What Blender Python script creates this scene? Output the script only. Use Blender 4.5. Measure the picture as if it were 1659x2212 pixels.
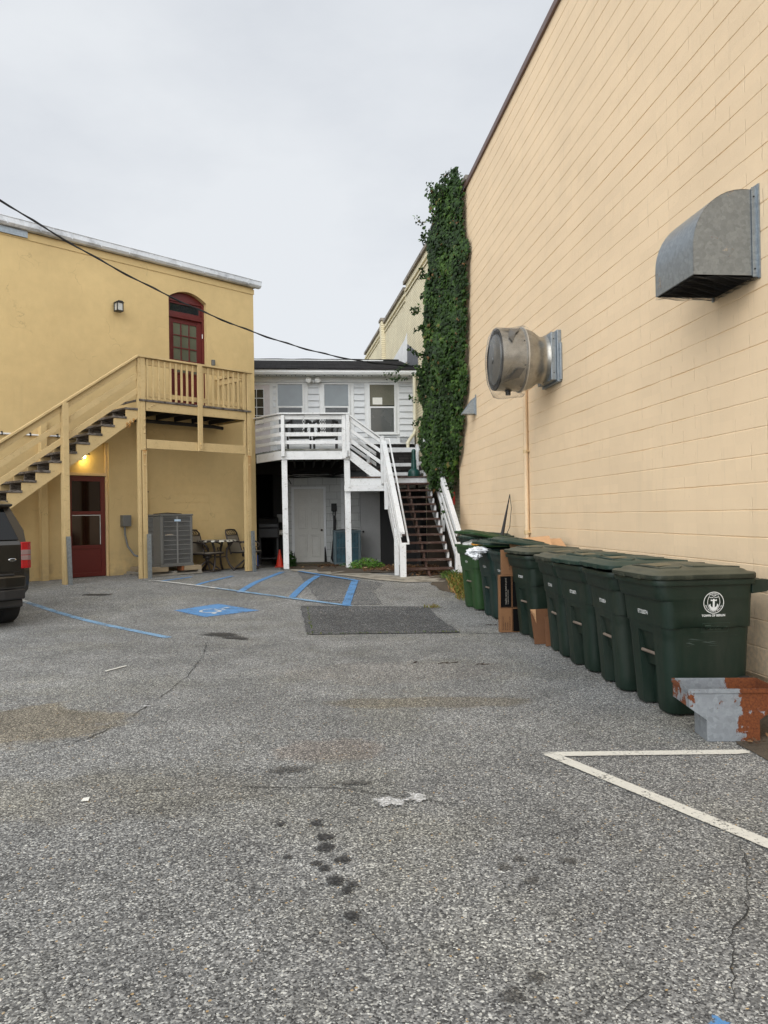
import bpy, bmesh, math, random
from mathutils import Vector, Matrix, noise
random.seed(7)
rad = math.radians
for o in list(bpy.data.objects): bpy.data.objects.remove(o)
SC = bpy.context.scene
COL = SC.collection
EYE = 1.40

# ------------------------------------------------------------------ camera
cam = bpy.data.cameras.new('camera'); camo = bpy.data.objects.new('camera', cam); COL.objects.link(camo)
cam.sensor_fit = 'VERTICAL'; cam.sensor_height = 36.0; cam.lens = 1655/2212*36
cam.clip_start = .05; cam.clip_end = 3000
camo.matrix_world = Matrix.Translation((0, 0, EYE)) @ Matrix.Rotation(rad(90.32), 4, 'X') @ Matrix.Rotation(rad(-.9), 4, 'Z')
SC.camera = camo

# ------------------------------------------------------------------ sky and sun (overcast)
SUN_ELEV, SUN_ROT = rad(34), rad(210)
w = bpy.data.worlds.new('World'); SC.world = w; w.use_nodes = True
nt = w.node_tree; nt.nodes.clear()
def wn(t, **k):
    n = nt.nodes.new(t)
    for a, b in k.items(): setattr(n, a, b)
    return n
out = wn('ShaderNodeOutputWorld'); bg = wn('ShaderNodeBackground'); bg2 = wn('ShaderNodeBackground'); mx = wn('ShaderNodeMixShader')
sky = wn('ShaderNodeTexSky', sky_type='NISHITA'); sky.sun_disc = False; sky.sun_elevation = SUN_ELEV; sky.sun_rotation = SUN_ROT
nt.links.new(sky.outputs[0], bg.inputs[0]); bg.inputs[1].default_value = .08
tc = wn('ShaderNodeTexCoord'); sep = wn('ShaderNodeSeparateXYZ'); nt.links.new(tc.outputs['Generated'], sep.inputs[0])
mp = wn('ShaderNodeMapping'); mp.inputs['Scale'].default_value = (1, 1, 2.2); nt.links.new(tc.outputs['Generated'], mp.inputs[0])
nz = wn('ShaderNodeTexNoise'); nz.inputs['Scale'].default_value = 1.7; nz.inputs['Detail'].default_value = 7; nz.inputs['Roughness'].default_value = .55
nt.links.new(mp.outputs[0], nz.inputs[0])
cr = wn('ShaderNodeValToRGB'); e = cr.color_ramp.elements
e[0].position = .34; e[0].color = (.685, .72, .775, 1); e[1].position = .64; e[1].color = (.85, .88, .915, 1)
nt.links.new(nz.outputs[0], cr.inputs[0])
# sky given extra brightness behind the camera, towards the hidden sun, to light walls
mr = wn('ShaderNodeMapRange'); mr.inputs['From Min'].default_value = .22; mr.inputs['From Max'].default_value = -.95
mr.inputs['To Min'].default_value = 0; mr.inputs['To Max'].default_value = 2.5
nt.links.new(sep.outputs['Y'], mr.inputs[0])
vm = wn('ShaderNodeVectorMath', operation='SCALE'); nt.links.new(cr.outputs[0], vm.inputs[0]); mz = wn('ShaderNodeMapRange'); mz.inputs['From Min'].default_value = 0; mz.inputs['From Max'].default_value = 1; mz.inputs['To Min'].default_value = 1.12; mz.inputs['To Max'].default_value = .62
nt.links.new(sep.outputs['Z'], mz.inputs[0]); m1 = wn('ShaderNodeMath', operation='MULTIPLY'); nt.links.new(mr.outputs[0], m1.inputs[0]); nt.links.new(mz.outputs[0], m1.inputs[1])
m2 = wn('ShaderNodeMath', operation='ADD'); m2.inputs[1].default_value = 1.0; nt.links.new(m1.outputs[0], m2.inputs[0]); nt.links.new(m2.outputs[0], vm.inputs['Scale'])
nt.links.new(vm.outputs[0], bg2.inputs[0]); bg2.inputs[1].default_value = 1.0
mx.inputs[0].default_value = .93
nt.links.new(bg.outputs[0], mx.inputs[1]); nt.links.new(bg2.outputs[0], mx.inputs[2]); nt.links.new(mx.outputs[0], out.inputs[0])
sun = bpy.data.lights.new('sun', 'SUN'); sun.energy = 1.0; sun.angle = rad(40); sun.color = (1, .965, .91)
suno = bpy.data.objects.new('sun', sun); COL.objects.link(suno)
suno.rotation_euler = (rad(90)-SUN_ELEV, 0, rad(180)-SUN_ROT)
SC.view_settings.view_transform = 'Standard'; SC.view_settings.look = 'None'; SC.view_settings.gamma = 1
SC.view_settings.exposure = 0.0
SC.render.engine = 'CYCLES'
SC.cycles.max_bounces = 6; SC.cycles.transparent_max_bounces = 12; SC.cycles.use_adaptive_sampling = True

# ------------------------------------------------------------------ frames of reference
def frame(o, x, y): return Matrix(((x[0], y[0], 0, o[0]), (x[1], y[1], 0, o[1]), (0, 0, 1, 0), (0, 0, 0, 1)))
TH = math.atan(.1082)
U2 = (math.cos(TH), math.sin(TH)); V2 = (-math.sin(TH), math.cos(TH))
WF = Matrix.Identity(4)
UV = frame((0, 0), U2, V2)                         # yard frame: x across, y along the block wall
LC = (-3.14, 18.84); LD = (.6929, .7210)
LF = frame(LC, LD, (-LD[1], LD[0]))                # ochre facade frame: x along it, -y towards the lot
PH = math.atan(.155)
KF = frame((4.3, 0), (math.cos(PH), math.sin(PH)), (-math.sin(PH), math.cos(PH)))   # brick wall frame
UW = 3.3654                                        # block wall face in the yard frame
def ss(t): t = max(0, min(1, t)); return t*t*(3-2*t)
def gz(X, Y):
    z = .10*ss((Y-10.6)/3.8)+.10*max(0, min(1, (Y-10.3)/4.2)) + .04*ss((-X-2)/4)*ss((Y-10.6)/3.8)
    return z - .10*ss((Y-18.4)/1.2)*ss((X+3.6)/.6)
def gzf(fr, x, y):
    p = fr @ Vector((x, y, 0)); return gz(p.x, p.y)

# ------------------------------------------------------------------ mesh collecting helpers
class MB:
    def __init__(s): s.v = []; s.f = []; s.sm = []
    def add(s, v, f, smooth=False):
        n = len(s.v); s.v += [tuple(p) for p in v]; s.f += [tuple(i+n for i in q) for q in f]; s.sm += [smooth]*len(f); return s
    def box(s, x0, x1, y0, y1, z0, z1):
        v = [(x, y, z) for z in (z0, z1) for y in (y0, y1) for x in (x0, x1)]
        return s.add(v, [(0, 2, 3, 1), (4, 5, 7, 6), (0, 1, 5, 4), (2, 6, 7, 3), (0, 4, 6, 2), (1, 3, 7, 5)])
    def beam(s, p, q, w, t, up=(0, 0, 1)):
        p, q = Vector(p), Vector(q); d = (q-p).normalized(); up = Vector(up)
        a = d.cross(up).normalized(); b = a.cross(d).normalized()
        v = [c + a*(w/2*i) + b*(t/2*j) for c in (p, q) for j in (-1, 1) for i in (-1, 1)]
        return s.add(v, [(0, 1, 3, 2), (4, 6, 7, 5), (0, 4, 5, 1), (2, 3, 7, 6), (0, 2, 6, 4), (1, 5, 7, 3)])
    def hexa(s, v8): return s.add(v8, [(0, 2, 3, 1), (4, 5, 7, 6), (0, 1, 5, 4), (2, 6, 7, 3), (0, 4, 6, 2), (1, 3, 7, 5)])
    def tube(s, pts, r, n=8, caps=True):
        pts = [Vector(p) for p in pts]; rr = r if isinstance(r, (list, tuple)) else [r]*len(pts)
        vs = []; fs = []; prev = None
        for i, p in enumerate(pts):
            d = (pts[min(i+1, len(pts)-1)]-pts[max(i-1, 0)]).normalized()
            a = (prev - d*prev.dot(d)).normalized() if prev is not None and (prev - d*prev.dot(d)).length > 1e-5 else d.orthogonal().normalized()
            prev = a; b = d.cross(a)
            for k in range(n):
                t = 2*math.pi*k/n; vs.append(p + (a*math.cos(t)+b*math.sin(t))*rr[i])
        for i in range(len(pts)-1):
            for k in range(n): fs.append((i*n+k, i*n+(k+1) % n, (i+1)*n+(k+1) % n, (i+1)*n+k))
        s.add(vs, fs, True)
        if caps: s.add(vs, [tuple(range(n))[::-1], tuple(range((len(pts)-1)*n, len(pts)*n))])
        return s
    def lathe(s, prof, c=(0, 0, 0), axis='z', n=24, smooth=True):
        vs = []; fs = []; c = Vector(c)
        for r, h in prof:
            for k in range(n):
                t = 2*math.pi*k/n; a, b = r*math.cos(t), r*math.sin(t)
                vs.append(c + Vector({'z': (a, b, h), 'y': (a, h, b), 'x': (h, a, b)}[axis]))
        for i in range(len(prof)-1):
            for k in range(n): fs.append((i*n+k, i*n+(k+1) % n, (i+1)*n+(k+1) % n, (i+1)*n+k))
        s.add(vs, fs, smooth); return s.add(vs, [tuple(range(n))[::-1], tuple(range((len(prof)-1)*n, len(prof)*n))])
    def prism(s, poly, a, b, plane='xz'):
        n = len(poly)
        def P(p, h): return {'xz': (p[0], h, p[1]), 'xy': (p[0], p[1], h), 'yz': (h, p[0], p[1])}[plane]
        v = [P(p, a) for p in poly]+[P(p, b) for p in poly]
        return s.add(v, [tuple(range(n))[::-1], tuple(range(n, 2*n))]+[(i, (i+1) % n, n+(i+1) % n, n+i) for i in range(n)])
    def loft(s, rings, smooth=True, caps=True, close=True):
        n = len(rings[0]); v = [p for r in rings for p in r]; f = []
        for i in range(len(rings)-1):
            for k in range(n if close else n-1): f.append((i*n+k, i*n+(k+1) % n, (i+1)*n+(k+1) % n, (i+1)*n+k))
        s.add(v, f, smooth)
        if caps: s.add(v, [tuple(range(n))[::-1], tuple(range((len(rings)-1)*n, len(rings)*n))])
        return s
    def disc(s, c, r, n=20, ax='y'):
        pts = [Vector(c)+Vector({'y': (r*math.cos(t), 0, r*math.sin(t)), 'z': (r*math.cos(t), r*math.sin(t), 0), 'x': (0, r*math.cos(t), r*math.sin(t))}[ax]) for t in [2*math.pi*k/n for k in range(n)]]
        return s.add(pts, [tuple(range(n))])
BASE = {}
def tag(o, label=None, cat=None, group=None, kind=None):
    if label: o['label'] = label
    if cat: o['category'] = cat
    if group: o['group'] = group
    if kind: o['kind'] = kind
    return o
def thing(name, label, cat, fr=WF, base=(0, 0, 0), group=None, rz=0):
    o = bpy.data.objects.new(name, None); o.empty_display_size = .2; COL.objects.link(o)
    o.matrix_world = fr @ Matrix.Translation(base) @ Matrix.Rotation(rz, 4, 'Z')
    BASE[o.name] = Vector(base) if rz == 0 else Vector((0, 0, 0))
    return tag(o, label, cat, group)
def islands(mb):
    par = list(range(len(mb.v))); key = {}
    def fnd(i):
        while par[i] != i: par[i] = par[par[i]]; i = par[i]
        return i
    for i, p in enumerate(mb.v):
        k = (round(p[0], 5), round(p[1], 5), round(p[2], 5))
        if k in key: par[fnd(i)] = fnd(key[k])
        else: key[k] = i
    for f in mb.f:
        for j in f[1:]: par[fnd(j)] = fnd(f[0])
    gr = {}
    for f, s in zip(mb.f, mb.sm): gr.setdefault(fnd(f[0]), []).append((f, s))
    res = []
    for g in gr.values():
        ids = sorted({i for f, s in g for i in f}); mp_ = {a: b for b, a in enumerate(ids)}; q = MB(); q.v = [mb.v[i] for i in ids]; q.f = [tuple(mp_[i] for i in f) for f, s in g]; q.sm = [s for f, s in g]; res.append(q)
    return res
def build_each(name, mb, mat, parent=None, *a, **k): return [build(name, q, mat, parent, *a, **k) for q in islands(mb)]
def build(name, mb, mat, parent=None, bevel=0, label=None, local=False, sharp=40, attr=None, recalc=True):
    b = BASE.get(parent.name, Vector()) if parent is not None and not local else Vector()
    me = bpy.data.meshes.new(name)
    me.from_pydata([(x-b.x, y-b.y, z-b.z) for x, y, z in mb.v], [], mb.f)
    me.polygons.foreach_set('use_smooth', mb.sm)
    if attr:
        for an, vals in attr.items():
            a = me.attributes.new(an, 'FLOAT', 'POINT'); a.data.foreach_set('value', vals)
    me.materials.append(mat)
    if recalc:
        bm = bmesh.new(); bm.from_mesh(me); bmesh.ops.recalc_face_normals(bm, faces=bm.faces[:])
        if any(mb.sm):
            for e_ in bm.edges:
                if len(e_.link_faces) == 2 and e_.calc_face_angle(0) > rad(sharp): e_.smooth = False
        bm.to_mesh(me); bm.free()
    me.update()
    o = bpy.data.objects.new(name, me); COL.objects.link(o)
    if parent is not None: o.parent = parent; BASE[o.name] = b
    if label: o['label'] = label
    if bevel:
        m = o.modifiers.new('bevel', 'BEVEL'); m.width = bevel; m.segments = 2; m.limit_method = 'ANGLE'; m.angle_limit = rad(35)
    return o
def solo(name, mb, mat, fr, base, label, cat, group=None, bevel=0, rz=0, **k):
    mb.v = [(x-base[0], y-base[1], z-base[2]) for x, y, z in mb.v]
    o = build(name, mb, mat, None, bevel, **k); o.matrix_world = fr @ Matrix.Translation(base) @ Matrix.Rotation(rz, 4, 'Z')
    return tag(o, label, cat, group)
def struct(name, mb, mat, fr=WF, **k):
    o = build(name, mb, mat, None, **k); o.matrix_world = fr.copy(); return tag(o, kind='structure')
def copy_tree(o, parent=None, only=None):
    c = o.copy(); COL.objects.link(c)
    if parent is not None: c.parent = parent
    for ch in list(o.children):
        if only is None or only(ch): copy_tree(ch, c, only)
    return c
def text_mesh(s, size=1, bold=0, align='CENTER'):
    cu = bpy.data.curves.new('txt', 'FONT'); cu.body = s; cu.size = size; cu.offset = bold; cu.align_x = align; cu.align_y = 'CENTER'; cu.resolution_u = 3
    ob = bpy.data.objects.new('txt', cu); COL.objects.link(ob)
    dg = bpy.context.evaluated_depsgraph_get(); me = bpy.data.meshes.new_from_object(ob.evaluated_get(dg))
    v = [(p.co.x, p.co.y) for p in me.vertices]; f = [tuple(p.vertices) for p in me.polygons]
    bpy.data.objects.remove(ob); bpy.data.curves.remove(cu); bpy.data.meshes.remove(me)
    return v, f

# ------------------------------------------------------------------ materials
class NT:
    def __init__(s, name):
        s.m = bpy.data.materials.new(name); s.m.use_nodes = True; s.t = s.m.node_tree; s.b = s.t.nodes['Principled BSDF']; s.o = s.t.nodes['Material Output']
    def n(s, t, ins=None, **k):
        n = s.t.nodes.new(t)
        for a, b in k.items(): setattr(n, a, b)
        for a, b in (ins or {}).items():
            if hasattr(b, 'links') or isinstance(b, bpy.types.NodeSocket): s.t.links.new(b, n.inputs[a])
            else: n.inputs[a].default_value = b
        return n
    def l(s, a, b): s.t.links.new(a, b)
    def pos(s): return s.n('ShaderNodeNewGeometry').outputs['Position']
    def obj(s): return s.n('ShaderNodeTexCoord').outputs['Object']
    def noise(s, vec, scale, detail=3, rough=.55, stretch=None):
        if stretch: vec = s.n('ShaderNodeMapping', {0: vec, 'Scale': stretch}).outputs[0]
        return s.n('ShaderNodeTexNoise', {'Vector': vec, 'Scale': scale, 'Detail': detail, 'Roughness': rough}).outputs[0]
    def math(s, op, a, b=0, c=0): return s.n('ShaderNodeMath', {0: a, 1: b, 2: c}, operation=op).outputs[0]
    def rng(s, v, a, b, c=0, d=1): return s.n('ShaderNodeMapRange', {0: v, 1: a, 2: b, 3: c, 4: d}).outputs[0]
    def mix(s, f, a, b, bt='MIX'): return s.n('ShaderNodeMix', {0: f, 6: a, 7: b}, data_type='RGBA', blend_type=bt).outputs[2]
    def ramp(s, f, st, interp='LINEAR'):
        r = s.n('ShaderNodeValToRGB', {0: f}); e = r.color_ramp.elements; r.color_ramp.interpolation = interp
        e[0].position, e[0].color = st[0][0], st[0][1]; e[1].position, e[1].color = st[-1][0], st[-1][1]
        for p, c in st[1:-1]: q = e.new(p); q.color = c
        return r.outputs[0]
    def bump(s, h, strength=.5, dist=.01, nrm=None):
        b = s.n('ShaderNodeBump', {'Height': h, 'Strength': strength, 'Distance': dist})
        if nrm is not None: s.l(nrm, b.inputs['Normal'])
        return b.outputs[0]
    def set(s, **k):
        for a, b in k.items():
            i = s.b.inputs[{'col': 'Base Color', 'rough': 'Roughness', 'metal': 'Metallic', 'nrm': 'Normal', 'spec': 'Specular IOR Level', 'alpha': 'Alpha', 'coat': 'Coat Weight', 'trans': 'Transmission Weight'}[a]]
            if isinstance(b, bpy.types.NodeSocket): s.l(b, i)
            else: i.default_value = b
        return s
def C(r, g, b): return (r, g, b, 1)
def mat(name, col, rough=.6, metal=0, var=.12, vs=2.5, bump=0, bs=60, bd=.003, spec=.5, fine=.06, fs=35, stretch=None, dirt=None, dirtamt=.0, dscale=1.5, coat=0):
    m = NT(name); p = m.obj() ; g = m.pos()
    n1 = m.noise(g, vs, 4, .6, stretch); n2 = m.noise(p, fs, 3, .6, stretch)
    k = m.math('ADD', m.rng(n1, .3, .7, 1-var, 1+var), m.rng(n2, .3, .7, -fine, fine))
    c = m.n('ShaderNodeVectorMath', {0: col[:3], 'Scale': k}, operation='SCALE').outputs[0]
    if dirt:
        dn = m.noise(g, dscale, 6, .7); c = m.mix(m.rng(dn, .62-dirtamt*.3, .75-dirtamt*.2, 0, 1), c, dirt)
    m.set(col=c, rough=m.rng(n1, .3, .7, max(0, rough-.07), min(1, rough+.07)), metal=metal, spec=spec, coat=coat)
    if bump: m.set(nrm=m.bump(m.noise(p, bs, 4, .6), bump, bd))
    return m.m
# ---- asphalt
def asphalt(name, ramp, patchy=True, scale=150, br=1.0):
    m = NT(name); g = m.pos()
    warp = m.noise(g, 40, 2); gv = m.n('ShaderNodeVectorMath', {0: g, 1: m.n('ShaderNodeVectorMath', {0: warp, 'Scale': .012}, operation='SCALE').outputs[0]}, operation='ADD').outputs[0]
    v = m.n('ShaderNodeTexVoronoi', {'Vector': gv, 'Scale': scale, 'Randomness': 1.0}); sp = m.n('ShaderNodeSeparateColor', {0: v.outputs['Color']})
    v2 = m.n('ShaderNodeTexVoronoi', {'Vector': gv, 'Scale': scale*.55}); sp2 = m.n('ShaderNodeSeparateColor', {0: v2.outputs['Color']})
    c = m.ramp(sp.outputs[0], ramp, 'LINEAR')
    # sparse larger pale pebbles and a few warm ones
    c = m.mix(m.math('MULTIPLY', m.math('GREATER_THAN', sp2.outputs[0], .91), m.math('LESS_THAN', v2.outputs['Distance'], .42)), c, C(.50, .50, .46))
    c = m.mix(m.math('MULTIPLY', m.math('GREATER_THAN', sp2.outputs[1], .985), m.math('LESS_THAN', v2.outputs['Distance'], .4)), c, C(.42, .30, .16))
    big = m.noise(g, .55, 4, .6); mid = m.noise(g, 2.2, 5, .65); f3 = m.noise(g, 9, 4, .7)
    k = m.math('MULTIPLY', m.rng(big, .32, .68, .82*br, 1.20*br), m.rng(mid, .3, .7, .90, 1.13)); k = m.math('MULTIPLY', k, m.rng(f3, .3, .7, .93, 1.07)); k = m.math('MULTIPLY', k, m.math('MULTIPLY', m.rng(m.noise(g, 52, 3, .75), .32, .68, .80, 1.22), m.rng(m.noise(g, 22, 3, .7), .3, .7, .90, 1.11)))
    c = m.n('ShaderNodeVectorMath', {0: c, 'Scale': k}, operation='SCALE').outputs[0]
    if patchy:
        bn = m.noise(m.n('ShaderNodeVectorMath', {0: g, 1: (7, 3, 0)}, operation='ADD').outputs[0], .8, 4, .6)
        c = m.mix(m.rng(bn, .50, .70, 0, .5), c, m.mix(1, c, C(.96, .93, .80), 'MULTIPLY'))
        # soaked-in brown stains where things have been spilled
        for cx, cy, rx, ry, am, tint in ((-2.75, 5.25, .95, .62, .75, (.80, .69, .52)), (.35, 5.75, .85, .17, .55, (.80, .68, .50)), (-1.6, 3.9, 1.1, .35, .22, (.85, .76, .62)), (-.35, 4.6, .35, .25, .4, (1, .80, .68)), (.1, 6.9, 1.2, .5, .3, (1.05, .95, .85)), (-2.2, 9.9, .8, .4, .25, (.8, .8, .78))):
            q = m.n('ShaderNodeVectorMath', {0: m.n('ShaderNodeVectorMath', {0: g, 1: (cx, cy, 0)}, operation='SUBTRACT').outputs[0], 1: (1/rx, 1/ry, 0)}, operation='MULTIPLY').outputs[0]
            L = m.n('ShaderNodeVectorMath', {0: q}, operation='LENGTH').outputs['Value']
            L = m.math('ADD', L, m.rng(m.noise(g, 3, 4, .6), .3, .7, -.28, .28))
            c = m.mix(m.rng(L, 1.05, .8, 0, am), c, m.mix(1, c, C(*tint), 'MULTIPLY'))
    h = m.math('ADD', m.math('MULTIPLY', v.outputs['Distance'], -1.0), m.math('MULTIPLY', sp.outputs[1], .8))
    m.set(col=c, rough=.88, spec=.3, nrm=m.bump(h, .35, .005))
    return m.m
A_RAMP = [(0, C(.038, .038, .038)), (.2, C(.088, .089, .088)), (.5, C(.160, .161, .157)), (.78, C(.262, .262, .253)), (.92, C(.37, .37, .352)), (1, C(.64, .64, .60))]
B_RAMP = [(0, C(.014, .015, .017)), (.3, C(.040, .042, .045)), (.7, C(.086, .089, .091)), (.92, C(.17, .17, .17)), (1, C(.40, .40, .39))]
M_ASPH = asphalt('asphalt', A_RAMP)
M_PATCH = asphalt('asphalt_dark', B_RAMP, False)
M_PATCH2 = asphalt('asphalt_mid', [(a, C(c[0]*1.45, c[1]*1.44, c[2]*1.40)) for a, c in B_RAMP], False)

def paint_mat(name, col, cover=.62, second=None):
    m = NT(name); g = m.pos()
    a = m.n('ShaderNodeAttribute', attribute_name='edge').outputs['Fac']
    n = m.noise(g, 60, 4, .75); n2 = m.noise(g, 5, 4, .6)
    v = m.n('ShaderNodeTexVoronoi', {'Vector': g, 'Scale': 115}); sp = m.n('ShaderNodeSeparateColor', {0: v.outputs['Color']})
    t = m.math('ADD', m.math('MULTIPLY', n, .5), m.math('MULTIPLY', n2, .5)); t = m.math('ADD', t, m.rng(sp.outputs[0], 0, 1, -.09, .09))
    al = m.math('MULTIPLY', m.rng(t, cover-.03, cover+.03, 1, 0), m.rng(m.math('ADD', a, m.rng(n, .3, .7, -.25, .25)), .0, .18, 0, 1))
    c = C(*col)
    if second:
        sx = m.n('ShaderNodeAttribute', attribute_name='mixcol').outputs['Fac']
        c = m.mix(m.rng(m.math('ADD', sx, m.rng(n2, .3, .7, -.3, .3)), .4, .6, 0, 1), C(*col), C(*second))
    c = m.mix(m.rng(n, .35, .7, 0, .28), c, C(.25, .25, .25))
    m.set(col=c, rough=.75, alpha=al, nrm=m.bump(sp.outputs[1], .35, .004)); return m.m
M_BLUE = paint_mat('blue_paint', (.085, .27, .56), .60)
M_BLUEW = paint_mat('blue_over_white_paint', (.66, .66, .62), .56, (.20, .38, .58))
M_WHITEP = paint_mat('white_paint', (.74, .72, .64), .62)
def stain_mat(name, col, hi=.55, amt=.85):
    m = NT(name); g = m.pos(); a = m.n('ShaderNodeAttribute', attribute_name='edge').outputs['Fac']
    n = m.noise(g, 28, 5, .7); v = m.n('ShaderNodeTexVoronoi', {'Vector': g, 'Scale': 115}); sp = m.n('ShaderNodeSeparateColor', {0: v.outputs['Color']})
    t = m.math('ADD', m.math('ADD', a, m.rng(n, .3, .7, -.28, .28)), m.rng(sp.outputs[0], 0, 1, .12, -.16))
    c = m.mix(m.math('POWER', sp.outputs[1], 3), C(*[x*.5 for x in col]), C(*[min(.9, x*5) for x in col]))
    m.set(col=c, rough=hi, alpha=m.rng(t, .30, .52, 0, amt)); return m.m
M_OIL = stain_mat('oil', (.020, .020, .020), .6, .88); M_OILF = stain_mat('oil_faint', (.05, .048, .044), .8, .55); M_BIRD = stain_mat('spilled_paint', (.75, .75, .72), .6, 1.0)

# ---- walls
def block_mat():
    m = NT('cream_block_paint'); p = m.obj(); g = m.pos()
    s = m.n('ShaderNodeSeparateXYZ', {0: p}); z = m.math('DIVIDE', m.math('SUBTRACT', s.outputs[2], .183-.2032*10), .2032)
    row = m.math('FLOOR', z); par = m.math('MULTIPLY', m.math('MODULO', row, 2), .5)
    wob = m.rng(m.noise(g, 14, 3), .3, .7, -.010, .010)
    xx = m.math('ADD', m.math('ADD', m.math('DIVIDE', s.outputs[1], .4064), par), wob); fx = m.math('ABSOLUTE', m.math('SUBTRACT', m.math('FRACT', xx), .5))
    bid = m.n('ShaderNodeTexWhiteNoise', {0: m.n('ShaderNodeCombineXYZ', {0: m.math('FLOOR', m.math('ADD', xx, .5)), 1: row}).outputs[0]}, noise_dimensions='3D').outputs['Value']
    vis = m.rng(m.noise(g, 1.3, 3, .6), .35, .62, .10, 1)
    vj = m.math('MULTIPLY', m.rng(fx, .480, .493, 0, 1), m.math('MULTIPLY', vis, m.rng(bid, 0, 1, .2, 1)))
    fine = m.noise(p, 240, 5, .75); mid = m.noise(p, 26, 4, .6); big = m.noise(g, .6, 4, .6)
    pits = m.math('POWER', m.n('ShaderNodeTexVoronoi', {'Vector': p, 'Scale': 22}).outputs['Distance'], 1)
    pit = m.rng(pits, 0, .09, 1, 0)
    pit = m.math('MULTIPLY', pit, m.math('GREATER_THAN', m.noise(g, 8, 2), .60))
    h = m.math('ADD', m.math('MULTIPLY', vj, -2.3), m.math('ADD', m.math('MULTIPLY', fine, .42), m.math('MULTIPLY', mid, .55))); h = m.math('ADD', h, m.math('MULTIPLY', pit, -.9))
    k = m.math('MULTIPLY', m.rng(big, .3, .7, .94, 1.05), m.math('MULTIPLY', m.rng(fine, .3, .7, .965, 1.03), m.rng(bid, 0, 1, .975, 1.02)))
    c = m.n('ShaderNodeVectorMath', {0: (.845, .655, .435), 'Scale': k}, operation='SCALE').outputs[0]
    c = m.mix(m.math('MULTIPLY', vj, .14), c, C(.42, .32, .19)); st = m.noise(p, 1.0, 5, .7, stretch=(1, 3.5, .35)); c = m.mix(m.rng(st, .56, .78, 0, .16), c, C(.50, .42, .30))
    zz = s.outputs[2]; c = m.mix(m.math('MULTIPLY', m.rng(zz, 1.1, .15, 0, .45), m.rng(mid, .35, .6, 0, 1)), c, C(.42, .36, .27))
    chip = m.math('MULTIPLY', m.rng(m.noise(p, 55, 3, .6), .70, .73, 0, 1), m.rng(m.noise(g, 1.7, 3), .5, .6, 0, 1)); c = m.mix(m.math('MULTIPLY', chip, .7), c, C(.34, .28, .20))
    drip = m.noise(p, 5, 5, .75, stretch=(1, 3.2, .16)); c = m.mix(m.rng(drip, .60, .74, 0, .28), c, C(.47, .38, .25))
    c = m.mix(m.rng(m.noise(p, 3.1, 6, .75), .60, .75, 0, .22), c, C(.93, .76, .53))
    m.set(col=c, rough=.72, spec=.3, nrm=m.bump(h, .55, .006)); return m.m
M_BLOCK = block_mat()
def stucco():
    m = NT('ochre_stucco'); p = m.obj(); g = m.pos()
    fine = m.noise(p, 150, 5, .7); mid = m.noise(p, 5, 5, .6); big = m.noise(g, .7, 4, .6); lump = m.noise(p, 1.6, 4, .55)
    k = m.math('MULTIPLY', m.rng(big, .3, .7, .93, 1.05), m.rng(mid, .3, .7, .955, 1.035))
    c = m.n('ShaderNodeVectorMath', {0: (.60, .443, .212), 'Scale': k}, operation='SCALE').outputs[0]
    c = m.mix(m.rng(m.noise(p, 2.4, 6, .75), .60, .78, 0, .4), c, C(.70, .54, .29))
    c = m.mix(m.rng(m.noise(p, 1.2, 5, .7, stretch=(3, 3, .4)), .58, .8, 0, .22), c, C(.34, .25, .12))
    # hairline cracks
    w_ = m.n('ShaderNodeTexVoronoi', {'Vector': m.n('ShaderNodeVectorMath', {0: p, 1: m.n('ShaderNodeVectorMath', {0: m.n('ShaderNodeTexNoise', {'Vector': p, 'Scale': 3.0, 'Detail': 5}).outputs['Color'], 'Scale': .5}, operation='SCALE').outputs[0]}, operation='ADD').outputs[0], 'Scale': .55}, feature='DISTANCE_TO_EDGE').outputs['Distance']
    crk = m.math('MULTIPLY', m.rng(w_, 0, .004, 1, 0), m.rng(m.noise(p, 1.7, 3), .5, .6, 0, 1))
    c = m.mix(m.math('MULTIPLY', crk, .45), c, C(.25, .18, .09))
    z = m.n('ShaderNodeSeparateXYZ', {0: p}).outputs[2]
    c = m.mix(m.math('MULTIPLY', m.rng(z, .75, .2, 0, .5), m.rng(mid, .4, .62, 0, 1)), c, C(.26, .21, .13))
    h = m.math('ADD', m.math('MULTIPLY', fine, .35), m.math('ADD', m.math('MULTIPLY', lump, 5), m.math('MULTIPLY', mid, 1.3)))
    m.set(col=c, rough=.8, spec=.25, nrm=m.bump(h, .5, .008)); return m.m
M_STUC = stucco()
def wood_paint(name, col, wear, wearcol=(.10, .09, .07), wlo=.62, rough=.6, grime=(.35, .34, .30)):
    m = NT(name); p = m.obj(); g = m.pos()
    gr = m.noise(g, 6, 6, .75, stretch=(1, 1, 1)); big = m.noise(g, 1.4, 4, .6); grain = m.noise(p, 55, 5, .7, stretch=(.25, 1, .6))
    c = m.n('ShaderNodeVectorMath', {0: col, 'Scale': m.math('MULTIPLY', m.rng(big, .3, .7, .90, 1.06), m.rng(grain, .3, .7, .93, 1.05))}, operation='SCALE').outputs[0]
    c = m.mix(m.rng(gr, .52, .75, 0, .55), c, C(*grime)); c = m.mix(m.math('MULTIPLY', m.rng(m.math('ADD', grain, m.math('MULTIPLY', gr, .35)), wlo+.12, wlo+.2, 0, 1), wear), c, C(*wearcol))
    m.set(col=c, rough=rough, spec=.35, nrm=m.bump(grain, .35, .004)); return m.m
M_OCW = wood_paint('ochre_wood', (.57, .425, .212), .45, (.30, .20, .09), grime=(.46, .33, .15))
M_WHW = wood_paint('white_wood', (.74, .75, .745), .65, (.27, .26, .23), .64, grime=(.50, .50, .47))
M_TREAD = wood_paint('weathered_tread', (.060, .048, .038), 1, (.16, .14, .12), .5, .85, grime=(.11, .10, .085))
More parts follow.
